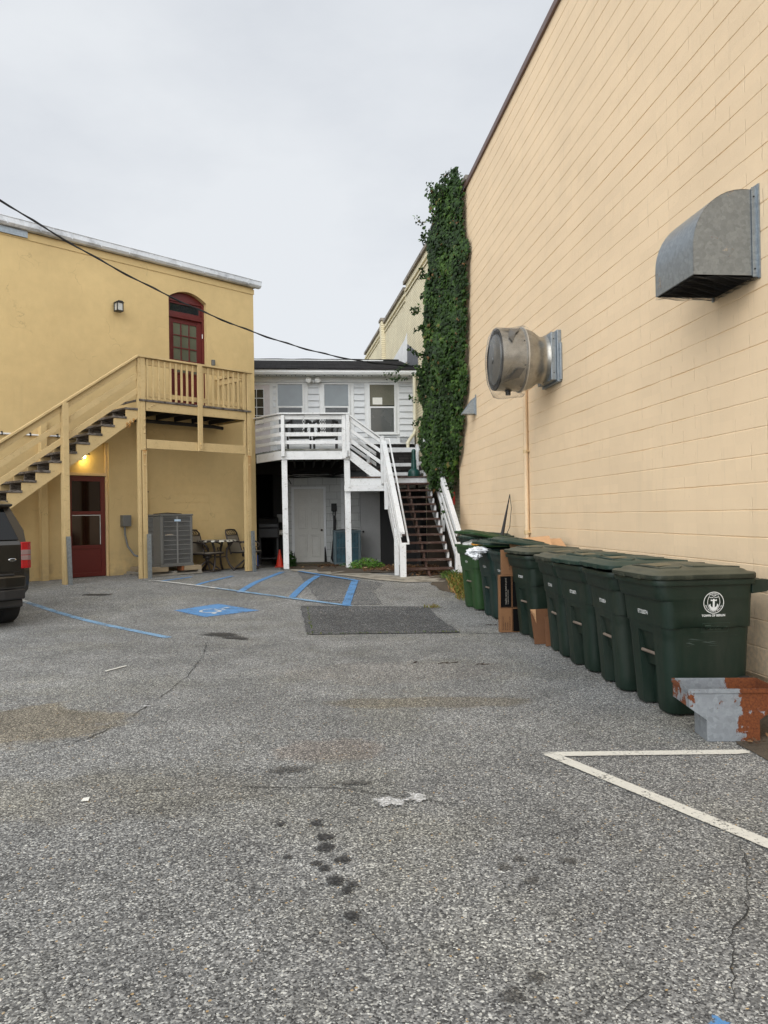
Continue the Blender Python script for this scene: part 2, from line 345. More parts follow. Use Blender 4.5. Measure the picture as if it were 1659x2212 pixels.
M_BTREAD = wood_paint('brown_tread', (.072, .035, .025), .7, (.2, .17, .14), .60, .6, grime=(.10, .075, .055))
M_DKW = mat('dark_joists', C(.022, .020, .018), .9, var=.3)
def rusty(name, base, rust=(.20, .058, .014), lo=.52, axis=None, rough=.42, metal=.75, sc=7, ax2=None):
    m = NT(name); p = m.obj(); g = m.pos()
    n = m.noise(p, sc, 6, .7); f = m.noise(p, 70, 4, .7); t = n
    if axis:
        s = m.n('ShaderNodeSeparateXYZ', {0: p}); t = m.math('ADD', n, m.rng(s.outputs[axis[0]], axis[1], axis[2], axis[3], axis[4]))
        if ax2: t = m.math('ADD', t, m.rng(s.outputs[0], *ax2))
    r = m.rng(t, lo, lo+.02, 0, 1)
    sp = m.n('ShaderNodeSeparateColor', {0: m.n('ShaderNodeTexVoronoi', {'Vector': p, 'Scale': 38}).outputs['Color']}).outputs[0]
    bc = m.mix(m.rng(f, .3, .7, 0, .5), m.mix(sp, C(*[x*.82 for x in base]), C(*[x*1.12 for x in base])), C(*[x*.72 for x in base]))
    rc = m.mix(m.rng(f, .35, .65, 0, 1), C(*rust), C(rust[0]*.45, rust[1]*.4, rust[2]*.5))
    m.set(col=m.mix(r, bc, rc), metal=m.math('MULTIPLY', m.math('SUBTRACT', 1, r), metal), rough=m.mix(r, C(rough, rough, rough), C(.9, .9, .9)), nrm=m.bump(m.math('ADD', m.math('MULTIPLY', r, .7), f), .3, .002)); return m.m
M_BOXM = rusty('rusted_galvanised', (.30, .33, .36), lo=.60, axis=(0, -.03, .12, -.01, .24), rough=.5, metal=.4, sc=9, ax2=(-.20, -.262, 0, .13))
M_GALV = rusty('galvanised', (.30, .34, .37), lo=.95, rough=.42, metal=.6)
M_HOOD = rusty('hood_galvanised', (.27, .30, .32), rust=(.33, .31, .25), lo=.60, rough=.38, metal=.7, sc=3)
M_ALU = mat('spun_aluminium', C(.34, .33, .30), .36, .85, .3, 3, fine=.14, fs=8, dirt=C(.15, .135, .11), dirtamt=.3, dscale=3)
M_BLKM = mat('black_metal', C(.018, .018, .018), .45, .2)
M_CHARM = mat('dark_cast_metal', C(.055, .045, .04), .45, .4, .3)
M_RED = mat('red_gloss_paint', C(.105, .012, .010), .38, var=.10)
M_REDD = mat('red_panel', C(.085, .010, .008), .4, var=.12)
def glass(name, col=(.02, .022, .024), rough=.05, spec=.8, coat=.6):
    m = NT(name); g = m.pos(); n = m.noise(g, 1.6, 3)
    m.set(col=m.mix(n, C(*[c*.6 for c in col]), C(*[c*1.4 for c in col])), rough=rough, spec=spec, coat=coat)
    m.b.inputs['Coat Roughness'].default_value = .02
    m.set(nrm=m.bump(m.noise(g, 2.2, 2), .05, .02)); return m.m
M_GLS = glass('dark_glass'); M_GLW = glass('window_glass', (.15, .175, .18), .05, .5, .1); M_GLS2 = glass('curtained_glass', (.12, .125, .085))  # window_glass: grey base holds the sky reflection, plus curtains behind
M_CARG = glass('tinted_glass', (.003, .003, .003), .03, .35, 0)
def siding_mat():
    m = NT('white_vinyl'); g = m.pos(); n = m.noise(g, 1.1, 4, .6); n2 = m.noise(g, 18, 4, .6)
    c = m.n('ShaderNodeVectorMath', {0: (.66, .68, .69), 'Scale': m.math('MULTIPLY', m.rng(n, .3, .7, .93, 1.05), m.rng(n2, .3, .7, .97, 1.03))}, operation='SCALE').outputs[0]
    m.set(col=c, rough=.45, spec=.4); return m.m
M_VIN = siding_mat(); M_TRIM = mat('white_trim', C(.74, .75, .74), .45, var=.05)
def brickish(name, c1, c2, cm, bw=.21, bh=.075, mort=.012, bump=.6, zsw=True, vec=None):
    m = NT(name); p = m.obj(); s = m.n('ShaderNodeSeparateXYZ', {0: p})
    cv = m.n('ShaderNodeCombineXYZ', {0: s.outputs[1] if zsw == 'y' else s.outputs[0], 1: s.outputs[2]}).outputs[0]
    b = m.n('ShaderNodeTexBrick', {'Vector': cv, 'Color1': C(*c1), 'Color2': C(*c2), 'Mortar': C(*cm), 'Scale': 1, 'Mortar Size': mort, 'Mortar Smooth': .3, 'Brick Width': bw, 'Row Height': bh})
    n = m.noise(p, 30, 5, .7); n1 = m.noise(m.pos(), 1.2, 5, .65)
    c = m.n('ShaderNodeVectorMath', {0: b.outputs[0], 'Scale': m.math('MULTIPLY', m.rng(n, .3, .7, .92, 1.06), m.rng(n1, .3, .7, .88, 1.08))}, operation='SCALE').outputs[0]
    m.set(col=c, rough=.82, spec=.25, nrm=m.bump(m.math('ADD', m.math('MULTIPLY', b.outputs['Fac'], -1.2), m.math('MULTIPLY', n, .5)), bump, .008)); return m.m
M_YBR = brickish('pale_yellow_brick', (.80, .73, .52), (.74, .66, .46), (.56, .49, .33), zsw='y')
M_WBLK = brickish('white_block', (.60, .61, .58), (.56, .57, .55), (.38, .38, .36), .40, .2, .008, .4)
def shingle():
    m = NT('dark_shingles'); p = m.obj(); s = m.n('ShaderNodeSeparateXYZ', {0: p})
    cv = m.n('ShaderNodeCombineXYZ', {0: s.outputs[0], 1: s.outputs[1]}).outputs[0]
    b = m.n('ShaderNodeTexBrick', {'Vector': cv, 'Color1': C(.040, .038, .038), 'Color2': C(.014, .013, .013), 'Mortar': C(.008, .008, .009), 'Scale': 1, 'Mortar Size': .010, 'Brick Width': .30, 'Row Height': .135})
    n = m.noise(p, 160, 4, .7); c = m.n('ShaderNodeVectorMath', {0: b.outputs[0], 'Scale': m.rng(n, .3, .7, .5, 1.3)}, operation='SCALE').outputs[0]
    m.set(col=c, rough=.95, spec=.08, nrm=m.bump(b.outputs['Fac'], -.7, .012)); return m.m
M_SHIN = shingle(); M_SIDE_BUTT = .03
M_GUT = mat('painted_gutter', C(.62, .64, .66), .4, var=.12, dirt=C(.30, .31, .32), dirtamt=.4)
M_DIRT = mat('dirt', C(.085, .066, .045), .95, var=.3, bump=.8, bs=40, bd=.02, fine=.3, fs=90)
M_CONC = mat('concrete', C(.36, .33, .27), .9, var=.18, bump=.4, bs=90, fine=.12, dirt=C(.14, .12, .09), dirtamt=.5, dscale=4)
M_CARD = mat('cardboard', C(.20, .095, .038), .8, var=.08, fine=.05); M_CARDL = mat('cardboard_inside', C(.52, .30, .15), .8, var=.07)
M_BLKP = mat('black_print', C(.004, .004, .004), .9, spec=.1); M_BRP = mat('brown_print', C(.07, .03, .012), .7)
M_WPR = mat('white_print', C(.68, .70, .69), .5, var=.06); M_GPR = mat('grey_print', C(.20, .18, .15), .6)
def plastic(name, col, dust=(.10, .10, .07)):
    m = NT(name); p = m.obj(); g = m.pos(); n = m.noise(g, 3, 5, .65); f = m.noise(p, 90, 3, .6); st = m.noise(g, 5, 5, .75, stretch=(1, 1, .25))
    up = m.n('ShaderNodeSeparateXYZ', {0: m.n('ShaderNodeNewGeometry').outputs['Normal']}).outputs[2]
    c = m.n('ShaderNodeVectorMath', {0: col, 'Scale': m.rng(n, .3, .7, .82, 1.15)}, operation='SCALE').outputs[0]
    c = m.mix(m.rng(st, .46, .72, 0, .6), c, C(*dust)); c = m.mix(m.math('MULTIPLY', m.rng(up, .55, .95, 0, .72), m.rng(n, .3, .6, .6, 1)), c, C(*dust))
    # scuffs
    sc = m.noise(p, 9, 8, .85, stretch=(1.2, 1.2, 7)); c = m.mix(m.rng(sc, .64, .72, 0, .4), c, C(.10, .11, .095))
    m.set(col=c, rough=m.rng(st, .3, .7, .45, .62), spec=.36, nrm=m.bump(f, .12, .002)); return m.m
M_BIN = plastic('dark_green_plastic', (.0065, .0180, .0115), (.027, .033, .024)); M_BINT = plastic('blue_green_plastic', (.0065, .023, .0185), (.036, .048, .038)); M_BING = plastic('bright_green_plastic', (.020, .060, .017), (.040, .065, .028))
M_LIDT = plastic('teal_green_lid', (.012, .034, .025), (.055, .075, .056))
M_LID = plastic('olive_dusty_lid', (.022, .029, .020), (.115, .115, .080))
M_BAG = mat('white_plastic_bag', C(.78, .80, .82), .35, var=.06); M_RUBBER = mat('rubber', C(.012, .012, .012), .8)
def carpaint():
    m = NT('car_paint'); m.set(col=C(.030, .027, .022), metal=.55, rough=.30, coat=1.0); m.b.inputs['Coat Roughness'].default_value = .04; return m.m
M_CAR = carpaint()
M_BUMP = mat('dark_bumper_plastic', C(.02, .02, .021), .45, var=.1)
def lens(name, col):
    m = NT(name); p = m.obj(); wv = m.n('ShaderNodeTexWave', {'Vector': p, 'Scale': 45, 'Distortion': 1}, bands_direction='Z').outputs[0]
    m.set(col=m.mix(wv, C(*[c*.55 for c in col]), C(*[min(1, c*1.25) for c in col])), rough=.15, coat=.35, spec=.5, nrm=m.bump(wv, .25, .004)); return m.m
M_LRED = lens('red_lens', (.40, .004, .008)); M_LCLR = lens('clear_lens', (.30, .20, .19)); M_CHR = mat('chrome', C(.75, .75, .75), .15, 1, .03)
def plasticwrap():
    m = NT('grey_plastic_sheet'); p = m.obj(); n = m.noise(p, 5, 5, .6)
    fc = m.n('ShaderNodeLayerWeight', {'Blend': .35}).outputs['Facing']
    m.set(col=C(.24, .235, .22), rough=.22, alpha=m.math('ADD', m.rng(n, .40, .7, .03, .30), m.rng(fc, .45, 1, 0, .55)), spec=.6, nrm=m.bump(n, .8, .03)); return m.m
M_WRAP = plasticwrap()
M_TEAL = mat('teal_grey_metal', C(.105, .15, .165), .5, .2, .15); M_TEALG = mat('teal_coil', C(.02, .075, .10), .6, .2, .5, 9)
M_ACG = mat('grey_ac_metal', C(.145, .145, .135), .5, .1, .08); M_ACD = mat('ac_coil_dark', C(.028, .028, .027), .7, .2, .3, 12)
M_CONE = mat('orange_cone', C(.75, .045, .02), .45); M_CABLE = mat('black_cable', C(.015, .015, .016), .6)
M_PVC = mat('cream_pvc', C(.70, .66, .50), .45, var=.08); M_GRN = mat('dark_green_metal', C(.010, .060, .048), .35)
M_OCHP = mat('ochre_pipe_paint', C(.62, .45, .24), .5, var=.08); M_SLING = mat('woven_sling', C(.20, .175, .135), .8, fine=.2, fs=160)
M_LAMPG = mat('frosted_lamp_glass', C(.50, .50, .46), .3)
M_DARKIN = mat('dark_interior', C(.012, .012, .012), .9, var=.3)  # near-black in place of shade in hollows; also the car underbody
M_COPE = mat('brown_metal_coping', C(.13, .075, .062), .45, .2, .1)
M_BRCAP = mat('weathered_coping', C(.26, .23, .19), .9, var=.35, fine=.2, dirt=C(.05, .045, .04), dirtamt=.4, dscale=5)
M_TAR = mat('tar_flashing', C(.13, .135, .145), .6, .3, .35, 6); M_PATW = mat('white_roof_coating', C(.76, .76, .74), .7, bump=.4, bs=20)
M_BLUET = mat('blue_tape', C(.01, .06, .30), .5); M_SCREEN = mat('insect_screen', C(.05, .055, .055), .7)
M_BLIND = mat('window_blind', C(.17, .165, .115), .6, var=.1); M_PAPER = mat('paper', C(.75, .74, .68), .8, var=.04)
M_WDR = mat('white_door_paint', C(.60, .585, .53), .45, var=.06)
# ================================================================= ground
def grange(lst):
    r = []
    for a, b, st in lst:
        n = max(1, round((b-a)/st)); r += [a+(b-a)*i/n for i in range(n)]
    return r+[lst[-1][1]]
gx = grange([(-900, -60, 210), (-60, -14, 6), (-14, -7, .5), (-7, 4, .2), (4, 40, 6), (40, 900, 215)])
gy = grange([(-900, -40, 215), (-40, 0, 5), (0, 9, .5), (9, 20.5, .2), (20.5, 60, 6), (60, 900, 210)])
def lump(x, y): return .004*noise.noise((x*1.3, y*1.3, 0))*(1 if abs(x) < 10 and y < 22 else 0)
mb = MB(); nx = len(gx)
mb.add([(x, y, gz(x, y)) for y in gy for x in gx], [(j*nx+i, j*nx+i+1, (j+1)*nx+i+1, (j+1)*nx+i) for j in range(len(gy)-1) for i in range(nx-1)], True)
struct('ground', mb, M_ASPH)

def sheet(pts4, nu, nv, lift, fr=WF):
    """quad a,b,c,d laid on the ground; returns verts, faces, edge distance (0 at the border)"""
    a, b, c, d = [Vector((p[0], p[1], 0)) for p in pts4]; vs = []; ed = []; uu = []
    for j in range(nv+1):
        for i in range(nu+1):
            s, t = i/nu, j/nv; p = fr @ ((a*(1-s)+b*s)*(1-t)+(d*(1-s)+c*s)*t)
            vs.append((p.x, p.y, gz(p.x, p.y)+lift)); ed.append(min(1, 4*min(t, 1-t, s*nu/2, (1-s)*nu/2))); uu.append(s)
    fs = [(j*(nu+1)+i, j*(nu+1)+i+1, (j+1)*(nu+1)+i+1, (j+1)*(nu+1)+i) for j in range(nv) for i in range(nu)]
    return vs, fs, ed, uu
def line(name, p, q, wd, m, lift=.006, white_to=None, w2=None):
    p, q = Vector(p), Vector(q); d = (q-p).normalized(); n = Vector((-d.y, d.x)); L = (q-p).length; w2 = w2 or wd
    vs, fs, ed, uu = sheet([p-n*wd/2, q-n*w2/2, q+n*w2/2, p+n*wd/2], max(4, int(L/.1)), 4, lift)
    o = build(name, MB().add(vs, fs), m, attr={'edge': ed, 'mixcol': [(u-(white_to or 0))*1.7+.5 for u in uu]}, recalc=False); return tag(o, kind='structure')
def polysheet(name, pts, m, lift, st=.25, jag=0.0):
    # subdivide the border, triangulate inside, drop on the ground
    bm = bmesh.new(); P = []
    for i, p in enumerate(pts):
        a, b = Vector(p), Vector(pts[(i+1) % len(pts)]); n = max(1, int((b-a).length/st))
        for k in range(n):
            q = a.lerp(b, k/n); P.append((q.x+random.uniform(-jag, jag), q.y+random.uniform(-jag, jag)))
    f = bm.faces.new([bm.verts.new((x, y, 0)) for x, y in P])
    bmesh.ops.triangulate(bm, faces=[f], ngon_method='BEAUTY')
    for _ in range(3):
        lg = [e for e in bm.edges if e.calc_length() > .45]
        if lg: bmesh.ops.subdivide_edges(bm, edges=lg, cuts=1); bmesh.ops.triangulate(bm, faces=bm.faces[:])
    for v in bm.verts: v.co.z = gz(v.co.x, v.co.y)+lift
    me = bpy.data.meshes.new(name); bm.to_mesh(me); bm.free(); me.materials.append(m)
    o = bpy.data.objects.new(name, me); COL.objects.link(o); return tag(o, kind='structure')
polysheet('asphalt_patch', [(-1.28, 11.66), (.63, 11.43), (.70, 10.6), (.88, 9.10), (0, 9.12), (-.93, 9.14), (-1.1, 10.3)], M_PATCH, .008, .12, .012)
polysheet('asphalt_patch', [(-1.92, 16.9), (-1.2, 15.6), (-.16, 14.15), (-.02, 13.9), (-.2, 13.0), (-.06, 11.68), (-1.0, 11.78), (-1.5, 14.2), (-1.75, 15.8)], M_PATCH2, .004, .2, .02)
# concrete apron along the porch and stair foot
mb = MB(); pl = [(-2.25, 17.75), (-1.3, 17.3), (-.35, 16.15), (.25, 15.25), (1.15, 14.95), (1.12, 13.95), (.35, 13.98), (-.2, 14.45), (-.72, 15.4), (-1.4, 16.3), (-2.0, 17.0)]
polysheet('concrete_apron', pl, M_CONC, .012, .12, .02)
# blue and white parking lines
line('parking_line', (-6.1, 12.66), (-2.56, 9.06), .10, M_BLUEW, white_to=.16, w2=.11)
line('parking_line', (-4.55, 14.78), (-.50, 11.55), .10, M_BLUEW, .014, white_to=.42)
line('parking_line', (-2.49, 13.05), (-2.27, 17.0), .13, M_BLUE)
line('parking_line', (-1.52, 12.42), (-1.36, 15.65), .13, M_BLUE, .012)
line('parking_line', (-3.45, 13.9), (-3.15, 15.9), .10, M_BLUE)
line('parking_line', (-4.3, 14.6), (-3.95, 15.7), .10, M_BLUE)
line('parking_line', (-.60, 11.56), (-.56, 14.25), .14, M_BLUE, .016)
line('parking_line', (-1.9, 16.95), (-.50, 14.22), .11, M_BLUE, .018)
line('parking_line', (.90, 4.455), (2.10, 4.44), .085, M_WHITEP)
line('parking_line', (.93, 4.47), (1.95, 2.50), .088, M_WHITEP, .008)
# wheelchair symbol: blue square, worn white figure
vs, fs, ed, uu = sheet([(-3.17, 11.44), (-2.55, 10.80), (-1.84, 11.33), (-2.62, 12.0)], 18, 18, .006)
cvx = [min(1, 5*min(i % 19, 18-i % 19, i//19, 18-i//19)/18) for i in range(len(vs))]
tag(build('accessible_parking_symbol', MB().add(vs, fs), M_BLUE, attr={'edge': cvx, 'mixcol': [0]*len(vs)}, recalc=False), kind='structure')
sy = MB(); ex = Vector((-2.55+3.17, 10.80-11.44)).normalized(); ey = Vector((ex.y*-1, ex.x)); oc = Vector((-2.53, 11.38))
def sp_(x, y): p = oc+ex*x*.85+ey*y*.8; return (p.x, p.y, gz(p.x, p.y)+.010)
def sarc(cx, cy, r, a0, a1, wd, n=16):
    for k in range(n):
        t0, t1 = rad(a0+(a1-a0)*k/n), rad(a0+(a1-a0)*(k+1)/n)
        sy.add([sp_(cx+(r-wd/2)*math.cos(t0), cy+(r-wd/2)*math.sin(t0)), sp_(cx+(r+wd/2)*math.cos(t0), cy+(r+wd/2)*math.sin(t0)), sp_(cx+(r+wd/2)*math.cos(t1), cy+(r+wd/2)*math.sin(t1)), sp_(cx+(r-wd/2)*math.cos(t1), cy+(r-wd/2)*math.sin(t1))], [(0, 1, 2, 3)])
def sbar(x0, y0, x1, y1, wd):
    d = Vector((x1-x0, y1-y0)).normalized(); n = Vector((-d.y, d.x))*wd/2
    sy.add([sp_(x0-n.x, y0-n.y), sp_(x1-n.x, y1-n.y), sp_(x1+n.x, y1+n.y), sp_(x0+n.x, y0+n.y)], [(0, 1, 2, 3)])
sarc(0, -.08, .19, 120, 395, .055); sarc(-.06, .30, .03, 0, 360, .06, 12); sbar(-.06, .24, -.02, .02, .06); sbar(-.03, .02, .15, .02, .055); sbar(.15, .02, .24, -.22, .055); sbar(-.05, .14, .12, .14, .045); sbar(.24, -.22, .32, -.19, .05)
tag(build('accessible_parking_symbol', sy, paint_mat('worn_white', (.72, .72, .68), .52), attr={'edge': [1]*len(sy.v), 'mixcol': [0]*len(sy.v)}, recalc=False), kind='structure')

NBLOB = [0]
def blob(name, x, y, rx, ry, m, lift=.005, n=28, rings=5, rough=.25, rot=0):
    NBLOB[0] += 1; lift += .00035*(NBLOB[0] % 12)
    vs = [(x, y, gz(x, y)+lift)]; ed = [1]; sd = random.random()*50; fs = []
    for r in range(1, rings+1):
        for k in range(n):
            t = 2*math.pi*k/n; q = r/rings*(1+rough*noise.noise((math.cos(t)*1.5+sd, math.sin(t)*1.5, sd)))*1.1
            a, b = rx*q*math.cos(t), ry*q*math.sin(t); X, Y = x+a*math.cos(rot)-b*math.sin(rot), y+a*math.sin(rot)+b*math.cos(rot)
            vs.append((X, Y, gz(X, Y)+lift)); ed.append(1-r/rings)
    for k in range(n): fs.append((0, 1+k, 1+(k+1) % n))
    for r in range(rings-1):
        for k in range(n): fs.append((1+r*n+k, 1+(r+1)*n+k, 1+(r+1)*n+(k+1) % n, 1+r*n+(k+1) % n))
    return tag(build(name, MB().add(vs, fs), m, attr={'edge': ed}, recalc=False), kind='structure')
for x, y, r in ((-.331, 3.507, .05), (-.275, 3.353, .058), (-.267, 3.244, .068), (-.192, 3.135, .060), (-.293, 3.103, .036), (-.259, 3.053, .038), (-.21, 2.949, .058), (-.14, 2.915, .036), (-.16, 2.871, .042), (-.136, 2.684, .045), (-.496, 3.495, .036), (-.421, 3.16, .036)):
    blob('oil_stain', x, y, r*.95, r*.9, M_OIL)
for x, y, r in ((.448, 3.043, .045), (.524, 3.109, .04), (.724, 3.082, .052), (.535, 2.924, .045), (.439, 2.312, .04), (.347, 2.225, .05)):
    blob('oil_stain', x, y, r*1.1, r*1.0, M_OILF)
blob('oil_stain', -1.98, 9.25, .34, .20, M_OIL, rot=-.4, rough=.6); blob('oil_stain', -1.75, 8.95, .28, .14, M_OIL, rot=-.5, rough=.7)
blob('oil_stain', -4.85, 12.92, .38, .14, M_OIL, rough=.6); blob('oil_stain', -.55, 4.25, .16, .08, M_OILF); blob('oil_stain', -.2, 4.02, .16, .05, M_OILF); blob('oil_stain', -1.0, 12.1, .5, .06, M_OILF)
for x, y, r in ((.00, 3.75, .05), (.045, 3.74, .04), (-.03, 3.765, .03), (.135, 3.805, .04), (.16, 3.78, .025), (.09, 3.77, .012)): blob('paint_splash', x, y, r*1.7, r*1.8, M_BIRD, .007, rough=.7)
blob('paint_splash', .90, 2.09, .028, .03, M_BLUE, .006, rough=1.2); blob('paint_splash', -1.809, 5.743, .05, .03, M_BIRD, .007, rough=1)
# cracks in the asphalt
M_CRK = mat('crack', C(.03, .03, .028), .95, var=.4)
def crack(pts, w0=.008, name='asphalt_crack'):
    P = []
    for a, b in zip(pts[:-1], pts[1:]):
        a, b = Vector(a), Vector(b); n = max(2, int((b-a).length/.04))
        for k in range(n):
            q = a.lerp(b, k/n); P.append(q+Vector((random.uniform(-.012, .012), random.uniform(-.012, .012))))
    P.append(Vector(pts[-1])); vs = []; fs = []
    for i, p in enumerate(P):
        d = (P[min(i+1, len(P)-1)]-P[max(i-1, 0)]).normalized(); wd = w0*max(.12, .6+1.1*noise.noise((p.x*4, p.y*4, 3)))*(min(i, len(P)-1-i, 6)/6)
        n = Vector((-d.y, d.x))*wd/2
        for q in (p-n, p+n): vs.append((q.x, q.y, gz(q.x, q.y)+.0045))
    fs = [(2*i, 2*i+1, 2*i+3, 2*i+2) for i in range(len(P)-1)]
    return tag(build(name, MB().add(vs, fs), M_CRK, recalc=False), kind='structure')
crack([(-2.06, 8.86), (-1.89, 7.92), (-1.775, 6.9), (-1.785, 6.11), (-1.83, 5.3), (-1.93, 4.93), (-2.26, 4.48), (-2.6, 4.1)], .0085)
crack([(-1.6, 3.85), (-1.0, 4.02), (-.58, 3.99), (-.2, 3.95), (.17, 3.77), (.5, 3.65)], .008)
crack([(-.11, 2.7), (-.064, 2.59), (-.02, 2.51), (0, 2.4), (.05, 2.2)], .008); crack([(.60, 2.12), (.75, 2.24), (.85, 2.25)], .008); crack([(.95, 2.1), (1.1, 2.5), (1.25, 2.7), (1.385, 2.96), (1.5, 3.3)], .006)
crack([(-4, 8.2), (-3.1, 8.35), (-2.4, 8.1)], .006); crack([(-.93, 9.14), (-.1, 9.13), (.88, 9.1), (1.5, 8.95)], .022); crack([(-.93, 9.14), (-1.08, 10.3), (-1.28, 11.62)], .03)
crack([(-1.28, 11.62), (-.3, 11.5), (.63, 11.4), (1.2, 11.3)], .014); crack([(.63, 11.4), (.7, 10.6), (.88, 9.1)], .012); crack([(-.2, 13), (-.06, 11.66)], .012); crack([(-3.6, 10.2), (-3.2, 10.8), (-2.9, 10.6)], .006)

# dirt strip along the block wall and the weedy corner by the stair
mb = MB(); vs = []; fs = []
ys = [ -3+.12*i for i in range(int(18.6/.12)) ]
def dedge(v):
    e = .28+.06*noise.noise((v*2, 1, 0))
    if v < 4.9: e = .80+.05*noise.noise((v*6, 3, 0)) if v < 4.4 else .80-(v-4.4)*1.05+.04*noise.noise((v*9, 3, 0))
    if v > 11.3: e = .3+ss((v-11.3)/1.6)*.75+.10*noise.noise((v*3, 2, 0))
    return max(.18, e)
for v in ys:
    e = dedge(v)
    for k in range(7):
        t = k/6; u = UW-e*(1-t)+.02*t; z = gzf(UV, u, v)+.006+ (.075*t**1.3 if v < 11 else .03*t)+.012*noise.noise((u*6, v*6, 0))*(1 if 0 < k else 0)
        vs.append((u, v, z))
fs = [(i*7+k, i*7+k+1, (i+1)*7+k+1, (i+1)*7+k) for i in range(len(ys)-1) for k in range(6)]
struct('dirt_strip', mb.add(vs, fs, True), M_DIRT, UV)
# bare earth and leaf litter floor below the porch and stair
mb = MB(); n1 = 14
pts = [(-.5+ .28*i, 16.1+.36*j) for j in range(15) for i in range(14)]
struct('earth_floor', mb.add([(x-(0.0 if y > 17.9 else 0), y, gzf(UV, x, y)+.016+.02*noise.noise((x*3, y*3, 0))) for x, y in pts], [(j*14+i, j*14+i+1, (j+1)*14+i+1, (j+1)*14+i) for j in range(14) for i in range(13) if not (j < 5 and i < 4-j*.6)], True), M_DIRT, UV)

# ================================================================= block building on the right
bt = thing('block_building', 'tall cream painted concrete block building along the right side', 'building', UV, (UW, 4, .1))
V0, V1, ZT = -14.0, 16.05, 7.94
mb = MB(); xs = grange([(V0, -1, 1.0), (-1, 3, .2), (3, V1, .09)]); rows = [.183+.2032*k for k in range(int((ZT-.183)/.2032)+1)]
zs = []
for k, z in enumerate(rows):
    zs += [(z-.0065, 0, k), (z-.0022, .007, k), (z+.0022, .007, k), (z+.0065, 0, k)]
zs = [(-.1, .022, -1), (.12, .02, -1)]+zs+[(ZT, 0, 99)]
vs = []
for z, dpt, k in zs:
    for x in xs:
        j = .0022*noise.noise((x*9, k*7.7, 0)) if 0 <= k < 99 else 0; d = .0080*(.40+1.1*abs(noise.noise((x*1.3, k*3.1, 5)))) if dpt == .007 else dpt
        vs.append((UW+d, x, z+j+(.0016*noise.noise((x*30, k*3.3, z*50)) if k >= 0 else 0)))
n = len(xs); fs = [(j*n+i, j*n+i+1, (j+1)*n+i+1, (j+1)*n+i) for j in range(len(zs)-1) for i in range(n-1)]
mb.add(vs, fs)
mb.add([(UW+.023, V0, -.1), (UW+.023, V1, -.1), (UW+9, V1, -.1), (UW+9, V0, -.1), (UW, V0, ZT), (UW, V1, ZT), (UW+9, V1, ZT), (UW+9, V0, ZT)], [(1, 2, 6, 5), (2, 3, 7, 6), (3, 0, 4, 7)])
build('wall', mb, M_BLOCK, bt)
build('coping', MB().box(UW-.035, UW+.25, V0, V1+.03, ZT+.001, ZT+.05).box(UW-.04, UW-.004, V0, V1+.03, ZT-.045, ZT+.052), M_COPE, bt)
build('roof', MB().box(UW+.26, UW+9, V0, V1, ZT+.001, ZT+.03), M_TAR, bt)
# wall-cap hood
ht = thing('exhaust_hood', 'large galvanised quarter-round exhaust hood high on the block wall, nearest the camera', 'vent', UV, (UW, 5.58, 3.13))
prof = [(0, 0), (.50, 0), (.50, .20)]+[(.50-.40*(1-math.cos(rad(a)))*.98, .20+.43*math.sin(rad(a))) for a in range(8, 91, 8)]+[(.06, .63), (0, .63)]
def P3(p, v): return (UW-.004-p[0], v, 3.125+p[1])
mb = MB(); outer = prof
for v0 in (5.285, 5.872):
    mb.prism([(UW-.004-a, 3.125+b) for a, b in outer], v0, v0+.004, 'xz')
sk = outer[1:-1]; vsk = []
for a, b in sk: vsk += [P3((a, b), 5.28), P3((a, b), 5.88)]
mb.add(vsk, [(2*i, 2*i+1, 2*i+3, 2*i+2) for i in range(len(sk)-1)], True)
inn = [(a-.006, b-.004) for a, b in sk]; vsk = []
for a, b in inn: vsk += [P3((a, b), 5.288), P3((a, b), 5.872)]
mb.add(vsk, [(2*i, 2*i+1, 2*i+3, 2*i+2) for i in range(len(sk)-1)], True)
build('hood_shell', mb, M_HOOD, ht)
mb = MB()
for v0, v1 in ((5.252, 5.276), (5.885, 5.91)): mb.box(UW-.012, UW-.001, v0, v1, 3.10, 3.79)
mb.box(UW-.05, UW-.003, 5.274, 5.279, 3.11, 3.77)
mb.box(UW-.012, UW-.001, 5.2845, 5.8845, 3.757, 3.79)
build('flange', mb, M_GALV, ht)
mb = MB()
for r in (3.142, ): 
    for k in range(9): mb.beam((UW-.5, 5.30+.07*k, 3.13), (UW-.02, 5.30+.07*k, 3.13-.03*math.sin(k)), .003, .003)
for k in range(31):
    a = .005+.5*k/31; mb.tube([(UW-a, 5.27+ .03*j, 3.118-.018*abs(math.sin(j*.9+k*.3))) for j in range(21)], .0014, 3, False)
for k in range(36):
    v = 5.27+.0172*k; mb.tube([(UW-.02-.0272*j*1.0, v, 3.117-.018*abs(math.sin(k*.5+j*.3))) for j in range(19)], .0014, 3, False)
build('wire_mesh', mb, M_BLKM, ht)
build('shade_liner', MB().box(UW-.010, UW-.002, 5.292, 5.868, 3.13, 3.74).box(UW-.49, UW-.011, 5.2895, 5.291, 3.13, 3.32).box(UW-.485, UW-.011, 5.868, 5.8705, 3.13, 3.32).box(UW-.46, UW-.011, 5.2915, 5.8675, 3.34, 3.345), M_DARKIN, ht)  # added dark sheets: the shade inside the hood, put into colour
mb = MB()
for z in (3.17, 3.70): mb.lathe([(.006, 0), (.006, .006)], (UW-.035, 5.268, z), 'y', 8)
build_each('screw', mb, M_BLKM, ht)
